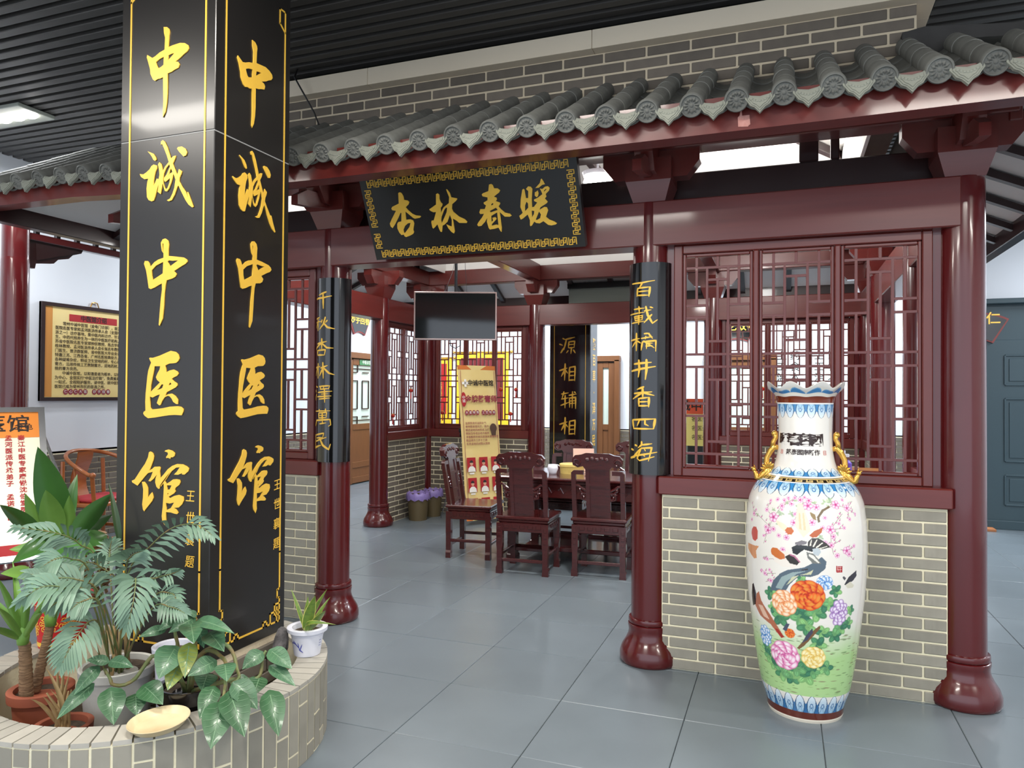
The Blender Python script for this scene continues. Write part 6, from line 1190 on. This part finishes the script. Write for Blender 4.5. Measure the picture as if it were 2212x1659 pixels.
m = MB(); m.prism([(.035*math.cos(a*PI/8), .085*math.sin(a*PI/8)) for a in range(16)], F_(.05, BH-.40), 0, .001); m.obj('red_oval', REDI, bn)
text('中\n诚', .045, WHI, lambda u, v, h: BN(.05+u, BH-.40+v, h+.0185), bn, line=.9)
for k, c in enumerate('大夏特熬工艺特制'):
    u = .08+.049*k+(.03 if k > 3 else 0); m = MB(); m.prism([(.024*math.cos(a*PI/6), .03*math.sin(a*PI/6)) for a in range(12)], F_(u, BH-.555), 0, .001); m.obj('round_tag', PURP, bn)
    text(c, .034, WHI, lambda u_, v, h, u=u: BN(u+u_, BH-.555+v, h+.0185), bn)
text('金牌熬膏师滋阴补气\n老中医坐堂开方，膏方\n精选道地药材传统工艺\n熬制百年老店老方相传\n浓香醇厚药食同源滋补调理养生\n精品膏方工序十三道\n名贵道地药材慢火熬制', .032, PURP, lambda u, v, h: BN(.05+u, BH-.80+v, h+.017), bn, align='LEFT', line=1.25)
m = MB(); m.prism([(.048*math.cos(a*PI/8), .055*math.sin(a*PI/8)) for a in range(16)], F_(BW-.085, BH-.74), 0, .001); m.prism([(-.04, -.01), (-.028, -.085), (.028, -.085), (.04, -.01)], F_(BW-.085, BH-.74), 0, .0012); m.obj('bowl_picture', mat('print_brown', (84, 58, 44), .6), bn)
SKIN = mat('print_skin', (214, 164, 134), .6); HAIR = mat('print_hair', (44, 36, 34), .6)
for r in range(3):
    for c in range(3):
        u, v = .10+.165*c, BH-1.16-.235*r
        flat(bn, F_(u, v), -.058, .058, -.08, .085, REDI, 'portrait_card', 0)
        m = MB(); m.prism([(-.05, -.08), (.05, -.08), (.045, -.04), (.018, -.015), (-.018, -.015), (-.045, -.04)], F_(u, v), .0013, .002); m.obj('portrait_coat', WHI, bn)
        m = MB(); m.prism([(.021*math.cos(a*PI/6), .018+.028*math.sin(a*PI/6)) for a in range(12)], F_(u, v), .0015, .0022); m.obj('portrait_face', SKIN, bn)
        m = MB(); m.prism([(.024*math.cos(a*PI/8), .024+.03*math.sin(a*PI/8)) for a in range(9)], F_(u, v), .0017, .0024); m.obj('portrait_hair', HAIR, bn)
        flat(bn, F_(u, v), -.03, .03, -.108, -.09, WHI, 'name_label', 0)
hub = Bm[0]+ex*BW*.5+ez*.75-en*.12-L0
for P in (Vector(BN(0, 0, 0)), Vector(BN(BW, 0, 0)), Vector(BN(0, BH, 0)), Vector(BN(BW, BH, 0))): MB().tube([hub, P], .005, 6).obj('strut', STEEL, bn)
MB().tube([hub, hub+Vector((.0, .45, -.72))], .006, 6).obj('rear_leg', STEEL, bn); MB().tube([Vector(BN(0, 0, 0)), Vector(BN(0, 0, 0))+Vector((0, 0, -.05))], .006, 6).obj('foot', STEEL, bn)
# folded tripod
tr = thing('tripod', 'thin grey tripod standing between the bins and the banner', 'tripod', (-3.72, 8.14, 0))
top = Vector((.06, .02, 1.02))
for P in ((-.18, -.06, .004), (.14, .20, .004), (.20, -.14, .004)): MB().tube([top, Vector(P)], [.009, .006], 6).obj('leg', STEEL, tr)
MB().ball(tuple(top), .035, 8, 6, (1.2, 1, 1)).box((.06, .02, 1.07), (.09, .05, .05), b=.01).obj('head', mat('black_plastic', (26, 26, 28), .5), tr)
# bins with purple liners
BIN = mat('olive_plastic', (96, 84, 58), .5); LIN = mat('purple_liner', (150, 132, 196), .35, noise=.4, nscale=30, ncol=(120, 100, 176))
for (x, y, r, h), lab in zip(((-4.12, 7.90, .13, .30), (-4.08, 8.22, .115, .30)), ('olive waste bin with a purple liner, nearer of the two by the brick wall', 'olive waste bin with a purple liner, farther of the two, behind the other')):
    t = thing('waste_bin', lab, 'bin', (x, y, 0), group='waste bins by the interior wall')
    MB().lathe([(0, r*.82), (h, r), (h+.004, r-.008), (.02, r*.8)], n=28, cap=False).lathe([(0, .001), (.002, r*.82)], n=28, cap=False).obj('bin_body', BIN, t, smooth=40)
    m = MB(); nn = 36; P0 = [(h-.055, 1.07), (h-.02, 1.10), (h+.02, 1.04), (h+.03, .98), (h-.05, .9)]
    vs = []; fs = []
    for z, q in P0:
        for i in range(nn): a = 2*PI*i/nn; rr = r*q*(1+.06*math.sin(i*2.3+z*40)); vs.append((rr*math.cos(a), rr*math.sin(a), z+.012*math.sin(i*1.7+z*30)))
    for j in range(4):
        for i in range(nn): k = (i+1) % nn; fs.append((j*nn+i, j*nn+k, (j+1)*nn+k, (j+1)*nn+i))
    m.add(vs, fs); m.obj('bag_liner', LIN, t, smooth=True)
# red lantern trinkets hanging in the rear windows
LAN = mat('red_silk', (190, 40, 28), .5); 
lan = thing('lantern_trinket', '', 'lantern', (0, 0, 0))
MB().ball((0, 0, -.03), .026, 10, 7, (1, 1, .85)).obj('lantern_body', LAN, lan, smooth=True); MB().tube([(0, 0, -.05), (0, 0, -.13)], [.006, .009], 6).obj('tassel', LAN, lan); MB().tube([(0, 0, .05), (0, 0, -.01)], .0015, 4).obj('cord', LAN, lan); MB().box((0, 0, -.008), (.022, .022, .008)).obj('gold_cap', GOLD, lan)
spots = [((-3.30, 8.515, 1.60), 'upper left red lantern trinket on the rear lattice right of the banner'), ((-3.10, 8.515, 1.60), 'upper right red lantern trinket on the rear lattice right of the banner'), ((-3.37, 8.515, 1.30), 'lower left red lantern trinket on the rear lattice right of the banner'), ((-3.17, 8.515, 1.30), 'lower right red lantern trinket on the rear lattice right of the banner'),
         ((-4.10, 8.515, 1.30), 'red lantern trinket on the rear lattice left of the banner'), ((-4.315, 7.62, 1.28), 'red lantern trinket low on the lattice above the bins'), ((-4.315, 8.06, 1.58), 'red lantern trinket high on the lattice above the bins'),
         ((-.22, 8.515, 1.62), 'red lantern trinket left above the vase mouth, on the far lattice'), ((.0, 8.515, 1.62), 'red lantern trinket right above the vase mouth, on the far lattice')]
for k, (p, lab) in enumerate(spots):
    if k == 0: lan.location = p; lan['label'] = lab; lan['group'] = 'red lantern trinkets in the lattice windows'
    else: dup(lan, p, None, lab)
# ------------------------------------------------------------ beyond the pavilion
rp = thing('square_pillar', 'black pillar with gold calligraphy beyond the rear opening of the pavilion', 'pillar', (-2.665, 9.6, 0))
MB().box((0, 0, 1.85), (.554, .40, 3.7), b=.004).obj('stone_panel', BLACKG, rp)
for ch in BACKPILLAR:
    m = MB()
    for k, (w_, P) in enumerate(ch): ribbon(m, [(a/1e3, b/1e3) for a, b in P], w_/1e3, lambda u, v, h: (u+2.665, -.2005-h, v), 0, .002+.0002*k)
    m.obj('gold_character', GOLD, rp)
m = MB()
for x in (-.215, .215): ribbon(m, [(x, .3), (x, 3.3)], .008, lambda u, v, h: (u, -.2005-h, v), 0, .002, taper=False)
m.obj('gold_border', GOLD, rp)
MB().box((.2785, 0, 1.85), (.003, .36, 3.6)).obj('side_panel', mat('grey_stone_side', (84, 88, 94), .35), rp)
for k, c in enumerate('聚百草·泽万民'): text(c, .17, GOLD, lambda u, v, h, k=k: (.2805+h, u, 2.18-.215*k+v), rp, 'gold_character', bold=.003)
# wooden doors on the left wall and the rear wall
DOORW = mat('brown_door_wood', (112, 70, 38), .45, noise=.4, nscale=6, ncol=(92, 56, 30), stretch=(6, 6, .6)); GLASS = mat('frosted_green_glass', (206, 220, 208), .35)
def wood_door(name, label, loc, rz, wd=.95, lat=True):
    t = thing(name, label, 'door', loc, rz, kind='structure'); f = MB()
    for x in (-.05, wd+.05): f.box((x, 0, 1.06), (.09, .12, 2.12), b=.006)
    f.box((wd/2, 0, 2.14), (wd+.2, .12, .10), b=.006); f.obj('door_frame', DOORW, t)
    l = MB()
    for x in (.05, wd-.05): l.box((x, 0, 1.04), (.10, .05, 2.06), b=.004)
    for z in (.07, .32, .95, 2.03): l.box((wd/2, 0, z), (wd-.2, .05, .10), b=.004)
    l.box((wd/2, .004, .62), (wd-.2, .03, .58), b=.004).box((wd/2, .004, .2), (wd-.2, .03, .16)); l.obj('door_leaf', DOORW, t)
    MB().box((wd/2, .01, 1.49), (wd-.2, .012, 1.0)).obj('pane', GLASS, t)
    if lat:
        bar = MB()
        for x in (.25, wd-.25):
            for z0, z1 in ((1.0, 1.12), (1.25, 1.72), (1.86, 1.98)): bar.box((x, -.012, (z0+z1)/2), (.014, .014, z1-z0))
        for z in (1.12, 1.25, 1.72, 1.86):
            bar.box((.175, -.012, z), (.15, .014, .014)).box((wd-.175, -.012, z), (.15, .014, .014)).box((wd/2, -.012, z), (.2, .014, .014))
        for x in (wd/2-.1, wd/2+.1): bar.box((x, -.012, 1.485), (.014, .014, .47))
        for z in (1.06, 1.92): bar.box((wd/2, -.012, z), (wd-.2, .014, .014))
        bar.obj('lattice', DARKW, t)
        flat(t, lambda u, v, h: (u, -.03-h, v), wd/2-.22, wd/2+.22, 1.985, 2.075, MATS.get('sign_green') or mat('sign_green', (60, 120, 76), .5), 'door_sign', 0)
        text('中医诊室', .07, WHI, lambda u, v, h: (wd/2+u, -.033-h, 2.03+v), t)
    return t
wood_door('door_2', 'brown wooden door with a lattice glass panel in the left aisle wall, seen past the left column', (XL_+.06, 10.35, 0), PI/2, 1.0)
wood_door('door_3', 'brown wooden door in the rear wall just right of the rear black pillar', (-3.05, YB_-.06, 0), 0, .30, lat=False)
wood_door('door_4', 'white-paned door in the rear wall behind the left part of the large lattice', (-1.15, YB_-.06, 0), 0, .95, lat=False)
def fan(name, label, loc, rz, chars, R0=.34, R1=.70):
    t = thing(name, label, 'fan plaque', loc, rz); n = 14; a0, a1 = PI/2-.52, PI/2+.52
    P = [(R1*math.cos(a0+(a1-a0)*i/n), R1*math.sin(a0+(a1-a0)*i/n)-.52) for i in range(n+1)]+[(R0*math.cos(a1-(a1-a0)*i/n), R0*math.sin(a1-(a1-a0)*i/n)-.52) for i in range(n+1)]
    cx, cy = sum(p[0] for p in P)/len(P), sum(p[1] for p in P)/len(P)
    MB().prism(P, lambda u, v, h: (u, -h, v), 0, .03).obj('plaque_rim', mat('red_rim', (128, 52, 48), .5) if 'red_rim' not in MATS else MATS['red_rim'], t)
    MB().prism([(cx+(u-cx)*.92, cy+(v-cy)*.88) for u, v in P], lambda u, v, h: (u, -h, v), .03, .034).obj('plaque_field', BLACKG, t)
    text(chars, .15, GOLD, lambda u, v, h: (u, -.035-h, v+.02), t, bold=.002)
    return t
fan('fan_plaque', 'black fan-shaped plaque above the brown door in the left aisle', (XL_+.002, 10.72, 2.72), PI/2, '妙手回春')
fan('fan_plaque', 'black fan-shaped plaque on the rear wall seen through the left of the large lattice', (-.72, YB_-.002, 2.62), 0, '德艺双馨')
fan('fan_plaque', 'black fan-shaped plaque over the dark teal doors at the right edge', (2.12, 9.898, 2.40), 0, '堂医仁', .30, .62)
# pennants on the rear wall behind the lattice
GOLDC = mat('yellow_silk', (240, 196, 40), .55); MARO = mat('maroon_velvet', (110, 24, 30), .8); REDV = mat('red_velvet', (176, 28, 26), .8)
def pennant(label, x, z0, z1, wd, m, y=YB_-.02, words=''):
    t = thing('silk_pennant', label, 'pennant', (x, y, z0)); H = z1-z0
    MB().box((0, -.010, H/2), (wd, .012, H), b=.003).obj('border', GOLDC, t); MB().box((0, -.019, H/2+.03), (wd-.20, .008, H-.30), b=.002).obj('velvet', m, t)
    for i in range(int(wd/.03)): pass
    MB().tube([(-wd/2-.05, -.02, H-.01), (wd/2+.05, -.02, H-.01)], .014, 8).ball((-wd/2-.06, -.02, H-.01), .03, 8, 6).ball((wd/2+.06, -.02, H-.01), .03, 8, 6).obj('rod', GOLDM, t)
    text(words, .085, GOLDC, lambda u, v, h: (u, -.0235-h, H*.5+v), t, line=1.05)
    return t
pennant('large yellow-edged maroon pennant behind the rear lattice, above the banner', -5.25, .85, 2.3, 1.05, MARO, words='妙\n手\n仁\n心')
pennant('narrow red pennant with gold writing behind the lattice, left of the banner', -6.1, .95, 2.2, .46, REDV, words='医\n德\n高\n尚')
# hanging light box and things seen through the right lattice
hs = thing('hanging_sign', 'grey hanging light box with a black top edge beyond the rear opening', 'sign', (-2.02, 9.05, 2.52))
MB().box((0, 0, .17), (1.10, .10, .34), b=.004).obj('sign_box', mat('sage_grey', (132, 142, 134), .6), hs); MB().box((0, -.005, .375), (1.13, .13, .07), b=.004).obj('top_frame', mat('black_frame', (20, 22, 22), .4), hs)
MB().tube([(-.35, 0, .41), (-.35, 0, .62)], .003, 5).tube([(.35, 0, .41), (.35, 0, .62)], .003, 5).obj('wire', DSTEEL, hs)
po = thing('display_board', 'orange-headed yellow notice board seen through the lattice left of the vase', 'board', (-1.0, 9.9, 0), -.05)
MB().box((0, 0, 1.16), (.62, .02, .62)).obj('board', mat('pale_yellow_print', (240, 226, 130), .5), po); MB().box((0, -.012, 1.37), (.62, .006, .2)).obj('header', mat('orange_print', (226, 84, 40), .5), po)
text('诚中医馆', .15, INKB, lambda u, v, h: (u, -.017-h, 1.37+v), po, bold=.003)
for i in range(3):
    text('名医坐堂', .07, INKB, lambda u, v, h, i=i: (u, -.0125-h, 1.2-.12*i+v), po)
for x in (-.25, .25): MB().box((x, .03, .44), (.03, .03, .87)).obj('leg', STEEL, po)
wm = thing('water_dispenser', 'grey water dispenser seen through the lower left of the large lattice', 'dispenser', (-1.24, 11.2, 0))
MB().box((0, 0, .5), (.42, .36, 1.0), b=.02).obj('cabinet', mat('grey_enamel', (150, 156, 150), .4), wm); MB().box((0, 0, 1.02), (.46, .40, .05), b=.01).obj('top', WPLAS, wm); MB().box((.03, -.19, .55), (.22, .02, .5), b=.01).obj('front_panel', DSTEEL, wm)
# side cabinet with bottles inside the pavilion at the right
sc = thing('side_cabinet', 'dark side cabinet with a wooden top behind the right part of the large lattice', 'cabinet', (.50, 6.55, 0))
MB().box((0, 0, .44), (.5, .9, .86), b=.01).obj('body', CHAIRW, sc); MB().box((0, 0, .885), (.56, .96, .03), b=.006).obj('top', mat('brown_top', (150, 96, 44), .4, noise=.4, nscale=6), sc)
BOT = mat('purple_label', (110, 78, 190), .4)
for k, (x, y, h, m) in enumerate(((.30, 6.3, .20, WPLAS), (.38, 6.42, .17, WPLAS), (.36, 6.2, .15, BOT), (.44, 6.34, .16, WPLAS), (.46, 6.24, .14, BOT))):
    lab = ('tall white bottle on the side cabinet behind the lattice', 'white pump bottle on the side cabinet behind the lattice', 'purple tub on the side cabinet, nearer the vase', 'short white bottle at the back of the side cabinet', 'purple tub on the right of the side cabinet')[k]
    t = thing('bottle', lab, 'bottle', (x, y, .90), group='bottles on the side cabinet'); MB().lathe([(0, .034), (h*.72, .036), (h*.85, .018), (h, .016)], n=16).obj('bottle_body', m, t, smooth=40); MB().lathe([(h, .018), (h+.03, .018)], n=12).obj('cap', WPLAS, t)
# scroll with calligraphy hanging behind the rear right window
for k, (x, lab) in enumerate(((-.05, 'pale calligraphy scroll behind the lattice, left of the pair'), (.30, 'pale calligraphy scroll behind the lattice, right of the pair'))):
    t = thing('hanging_scroll', lab, 'scroll', (x*1.6+.15, YB_-.004, 1.0), group='calligraphy scrolls on the rear wall')
    MB().box((0, -.008, .75), (.40, .006, 1.5)).obj('paper', mat('scroll_paper', (216, 224, 222), .8) if 'scroll_paper' not in MATS else MATS['scroll_paper'], t); MB().tube([(-.23, -.015, 0), (.23, -.015, 0)], .016, 8).obj('roller', DARKW, t)
    for j, s_ in enumerate(('上工治未病', '药食本同源')): text('\n'.join(s_), .16, INKB, lambda u, v, h, j=j: (-.1+.2*j+u, -.012-h, .8+v), t, line=1.1)
# ------------------------------------------------------------ left aisle
t = column((-5.95, 4.24), 'dark red round column at the left edge of the picture', ())
for q in list(t.children):
    if q.name.startswith('capital'): bpy.data.objects.remove(q)
MB().lathe([(2.6, .1005), (2.93, .0995)], n=40).obj('shaft_top', RED, t, smooth=40)
def abeam(label, y0, y1, z, dz, t, m=REDB, x=-5.95): return beam(label, (x, (y0+y1)/2, z), (t, y1-y0, dz), 0, m)
abeam('dark beam over the left aisle running back from the left column', 4.2, 8.6, 2.97, .10, .16, DARKW)
abeam('thin dark red lintel over the left aisle', 4.34, 8.6, 2.815, .06, .07, RED)
fz = thing('lattice_frieze', 'row of short dark posts between beam and lintel over the left aisle', 'frieze', (-5.95, 4.34, 2.845))
pm_ = MB().box((0, 0, .04), (.035, .035, .08)).mesh('frieze_post', DARKW)
for i in range(22): link('frieze_post', pm_, fz, (0, .08+.19*i, 0))
br = MB().prism([(0, 0), (.50, 0), (.485, -.03), (.40, -.06), (.36, -.10), (.26, -.125), (.22, -.165), (.12, -.18), (.06, -.19), (.05, -.235), (0, -.235)], lambda u, v, h: (h, u, v), -.02, .02)
br.prism([(0.05, -.02), (.44, -.02), (.34, -.075), (.22, -.11), (.06, -.165)], lambda u, v, h: (h, u, v), .02, .026)
o = br.obj('carved_bracket', DARKW); o.location = (-5.95, 4.345, 2.785); tag(o, 'carved dark wooden corner bracket beside the left column', 'bracket')
# framed notice on the left wall
ws = thing('wall_notice', 'framed yellow notice with rows of writing on the left aisle wall', 'notice', (XL_+.001, 5.05, 1.42), PI/2)
WW, WH = 1.30, .965
def WN(u, v, h): return (u, -.03-h, v)
MB().prism([(0, 0), (WW, 0), (WW, WH), (0, WH)], WN, -.028, -.004).obj('backing', PAPER, ws)
fr = MB()
for a, b, c, d in ((-.0, .035, 0, WH), (WW-.035, WW, 0, WH), (.035, WW-.035, 0, .035), (.035, WW-.035, WH-.035, WH)): fr.prism([(a, c), (b, c), (b, d), (a, d)], WN, -.028, .012)
fr.obj('frame', DARKW, ws)
flat(ws, WN, .045, .12, .04, WH-.04, mat('notice_orange_wash', (206, 140, 64), .6), 'orange_margin', -.003)
WNF = lambda u0, v0: (lambda u, v, h: WN(u0+u, v0+v, h-.002))
flat(ws, WN, .30, .86, WH-.165, WH-.095, REDI, 'title_band', -.003)
text('中医馆介绍', .062, INKB, lambda u, v, h: WN(.58+u, WH-.13+v, h-.001), ws, bold=.001)
text('　　常州中诚中医馆（金龟门诊部），是江苏省中\n医院名医专家和孟河医派传承人会（全国中医四大流\n派之一）诊疗基地，集中医内科诊疗、针灸推拿、养\n生、中药代煎养生为一体的中医医疗机构，由江\n苏省中医院名医专家郑仲民教授、陈志宇教授、黄\n桂林教授、孟河医派传承人会长张志年教授，率领\n门医生、曾济群医师，省中医医大毕业业名医团队，\n特邀江苏、江西各省、广州名医经典处方，专治\n各种疑难杂症，特设卫生堂地药材，专心养制大众\n膏方，沿用传统工艺熬制膏方，道地药材、经典传\n统的膏方良药。\n　　中诚中医馆，以和谐患者为根本，以病人健康\n为中心，全馆实行“中医治疗和”，免费推拿和\n一站式，全程陪护服务，讲中医、就中医到中诚中\n医馆已成为常州市民的首选之所。', .040, INKB, lambda u, v, h: WN(.15+u, WH*.47+v, h-.002), ws, align='LEFT', line=1.12)
for k, c in enumerate('仁心仁大医妙手回春'):
    u = .27+.055*k+(.05 if k > 4 else 0); m = MB(); m.prism([(.027*math.cos(a*PI/6), .03*math.sin(a*PI/6)) for a in range(12)], WNF(u, .09), 0, .001); m.obj('round_tag', PURP, ws); text(c, .036, WHI, lambda u_, v, h, u=u: WN(u+u_, .09+v, h), ws)
MB().tube([(.55, -.01, WH), (.57, -.012, WH+.05), (.60, -.012, WH+.055), (.63, -.012, WH+.05), (.65, -.01, WH)], .006, 6).obj('hanger', GOLDM, ws)
flat(ws, WN, WW-.17, WW-.10, .14, .40, REDI, 'seal_strip', -.002)
# horseshoe armchair
HW = mat('amber_wood', (170, 96, 44), .3, coat=.4, noise=.5, nscale=10, ncol=(136, 70, 30), stretch=(1, 1, 4))
hc = thing('horseshoe_armchair', 'amber wooden horseshoe-back armchair with a red cushion against the left wall', 'chair', (-6.28, 5.36, 0), -PI/2+.06)
R_ = .30; arc = []
for i in range(19):
    a = -.15*PI+1.30*PI*i/18; z = .93-.20*abs(i-9)/9*(abs(i-9)/9); arc.append((R_*math.cos(a)*1.02, -.02-R_*math.sin(a)*.92*-1*-1 if False else -R_*math.sin(a)*.95, z))
arc = [(.34, .26, .735)]+arc+[(-.34, .26, .735)]
MB().tube(arc, [.02]+[.019]*(len(arc)-2)+[.02], 10).ball(arc[0], .028, 8, 6).ball(arc[-1], .028, 8, 6).obj('arm_rail', HW, hc, smooth=True)
spl = MB(); vs = []
for i in range(9):
    z = .46+.46*i/8; y = -.235-.045*math.sin(i/8*PI*1.6-.3)
    for x in (-.085, .085): vs += [(x, y-.008, z), (x, y+.008, z)]
spl.add(vs, [f for i in range(8) for f in ((i*4, i*4+2, i*4+6, i*4+4), (i*4+1, i*4+5, i*4+7, i*4+3), (i*4, i*4+4, i*4+5, i*4+1), (i*4+2, i*4+3, i*4+7, i*4+6))]); spl.obj('back_splat', HW, hc, smooth=30)
MB().lathe([(0, .045), (.004, .04), (.006, .02)], n=16).obj('carved_roundel', HW, hc).matrix_local = Matrix.Translation((0, -.262, .76)) @ Matrix.Rotation(-PI/2, 4, 'X')
MB().box((0, 0, .44), (.60, .48, .04), b=.01).obj('seat', HW, hc); MB().box((0, 0, .478), (.50, .40, .035), b=.012).obj('cushion', mat('red_cushion', (176, 52, 60), .6, noise=.4, nscale=20, ncol=(140, 30, 40)), hc)
for x in (-.27, .27):
    MB().tube([(x, .21, 0), (x, .21, .45), (x*1.15, .22, .735)], .019, 8).obj('front_leg', HW, hc); MB().tube([(x*.9, -.21, 0), (x*.9, -.21, .45), (x*.86, -.22, .84)], .019, 8).obj('rear_leg', HW, hc)
    MB().tube([(x*1.0, .02, .46), (x*1.12, .02, .60), (x*1.12, .0, .80)], .010, 7).obj('arm_spindle', HW, hc); MB().box((x, 0, .16), (.02, .42, .03), b=.004).obj('stretcher', HW, hc)
MB().box((0, .21, .10), (.54, .03, .03), b=.004).obj('foot_rail', HW, hc)
# wicker stool in front of it
WK = mat('woven_rattan', (150, 112, 70), .7, noise=.6, nscale=20, ncol=(96, 68, 40))
wk = thing('wicker_stool', 'woven brown wicker stool behind the palm, left of the black pillar', 'stool', (-4.82, 3.95, 0))
m = MB()
for k in range(26):
    z = .03+.42*k/25; r = .17+.03*math.sin(PI*k/25); pts = [((r+.007*(1 if (i+k) % 2 else -1))*math.cos(2*PI*i/20), (r+.007*(1 if (i+k) % 2 else -1))*math.sin(2*PI*i/20), z) for i in range(21)]
    m.tube(pts, .0085, 5, cap=False)
m.obj('woven_side', WK, wk, kind='stuff', smooth=True)
MB().lathe([(0, .16), (.03, .17), (.43, .165), (.47, .17), (.475, .02)], n=28).obj('stool_body', WK, wk, smooth=40)
# poster stand at the left edge
ps = thing('poster_stand', 'chrome-framed poster board with red and black writing at the left edge', 'poster', (-4.25, 3.1, 0))
TRc, BRc = Vector((-4.10, 3.085, 1.40)), Vector((-3.74, 2.87, .63))
exx = Vector((.51, .86, 0)).normalized(); PWd = .85; L0 = ps.location
ezz = (TRc-BRc); ezz = (ezz-exx*ezz.dot(exx)); PHt = ezz.length; ezz.normalize(); enn = exx.cross(ezz).normalized()
if enn.x < 0: enn = -enn
def PS(u, v, h): return tuple(TRc-ezz*PHt+exx*(u-PWd)+ezz*v+enn*h-L0)
MB().prism([(0, 0), (PWd, 0), (PWd, PHt), (0, PHt)], PS, -.012, 0).obj('poster', mat('poster_paper', (244, 240, 220), .3, noise=.4, nscale=2, ncol=(246, 236, 180)), ps)
fr = MB()
for a, b, c, d in ((-.02, .012, -.02, PHt+.02), (PWd-.012, PWd+.02, -.02, PHt+.02), (.012, PWd-.012, -.02, .012), (.012, PWd-.012, PHt-.012, PHt+.02)): fr.prism([(a, c), (b, c), (b, d), (a, d)], PS, -.015, .012)
fr.obj('chrome_frame', STEEL, ps)
flat(ps, PS, .012, PWd-.012, PHt-.17, PHt-.012, mat('poster_orange', (236, 140, 48), .35), 'orange_header', .001); flat(ps, PS, .012, PWd-.012, .012, .075, REDI, 'red_footer', .001)
text('中诚中医馆', .115, INKB, lambda u, v, h: PS(PWd-.34+u, PHt-.09+v, h+.003), ps, bold=.001); text('金龟', .045, INKB, lambda u, v, h: PS(PWd-.085+u, PHt-.105+v, h+.003), ps)
for k, s_ in enumerate(('秦江中医专家唐悦沈伯堂医沿中医师', '孟河医派传承弟子　孟诺中医馆师')): text('\n'.join(s_[:13]), .036, REDI, lambda u, v, h, k=k: PS(PWd-.10-.06*k+u, PHt*.53+v, h+.002), ps, line=1.1, bold=.0006)
for k, s_ in enumerate(('常州三院名中医，主任医师教授', '常州市多次荣获先进个人荣誉', '妇女科、妇科，儿科，皮肤科', '主治肝炎，脂肪，胆囊炎，结石', '面部痤疮，失眠，心慌，肾虚')): text('\n'.join(s_[:13]), .030, mat('print_grey', (110, 104, 98), .6) if 'print_grey' not in MATS else MATS['print_grey'], lambda u, v, h, k=k: PS(PWd-.26-.085*k+u, PHt*.47+v, h+.002), ps, line=1.12)
for x in (.02, PWd-.02): MB().tube([PS(x, PHt-.02, -.02), tuple(Vector(PS(x, 0, 0))+Vector((.12, .42, -.62)))], .010, 8).obj('rear_leg', STEEL, ps); MB().tube([PS(x, 0, -.01), tuple(Vector(PS(x, 0, 0))-ezz*.63)], .010, 8).obj('front_leg', STEEL, ps)
# small things on the right: wooden ramp board by the door
o = MB().box((0, 0, .014), (.30, .16, .028), b=.003).obj('door_ramp', mat('orange_wood', (176, 112, 66), .5, noise=.4, nscale=8)); o.location = (2.10, 9.74, 0); tag(o, 'small orange wooden ramp board on the floor by the teal door', 'board')
# cable hanging from the slats onto the tiles
cb = MB().tube([(-3.07, 4.10, 3.70), (-3.06, 4.05, 3.62), (-2.99, 4.06, 3.50), (-2.93, 4.09, 3.38), (-2.90, 4.10, 3.30)], .006, 6).obj('loose_cable', mat('black_cable', (22, 20, 20), .5)); tag(cb, 'short black cable hanging from the slats over the brick wall', 'cable')
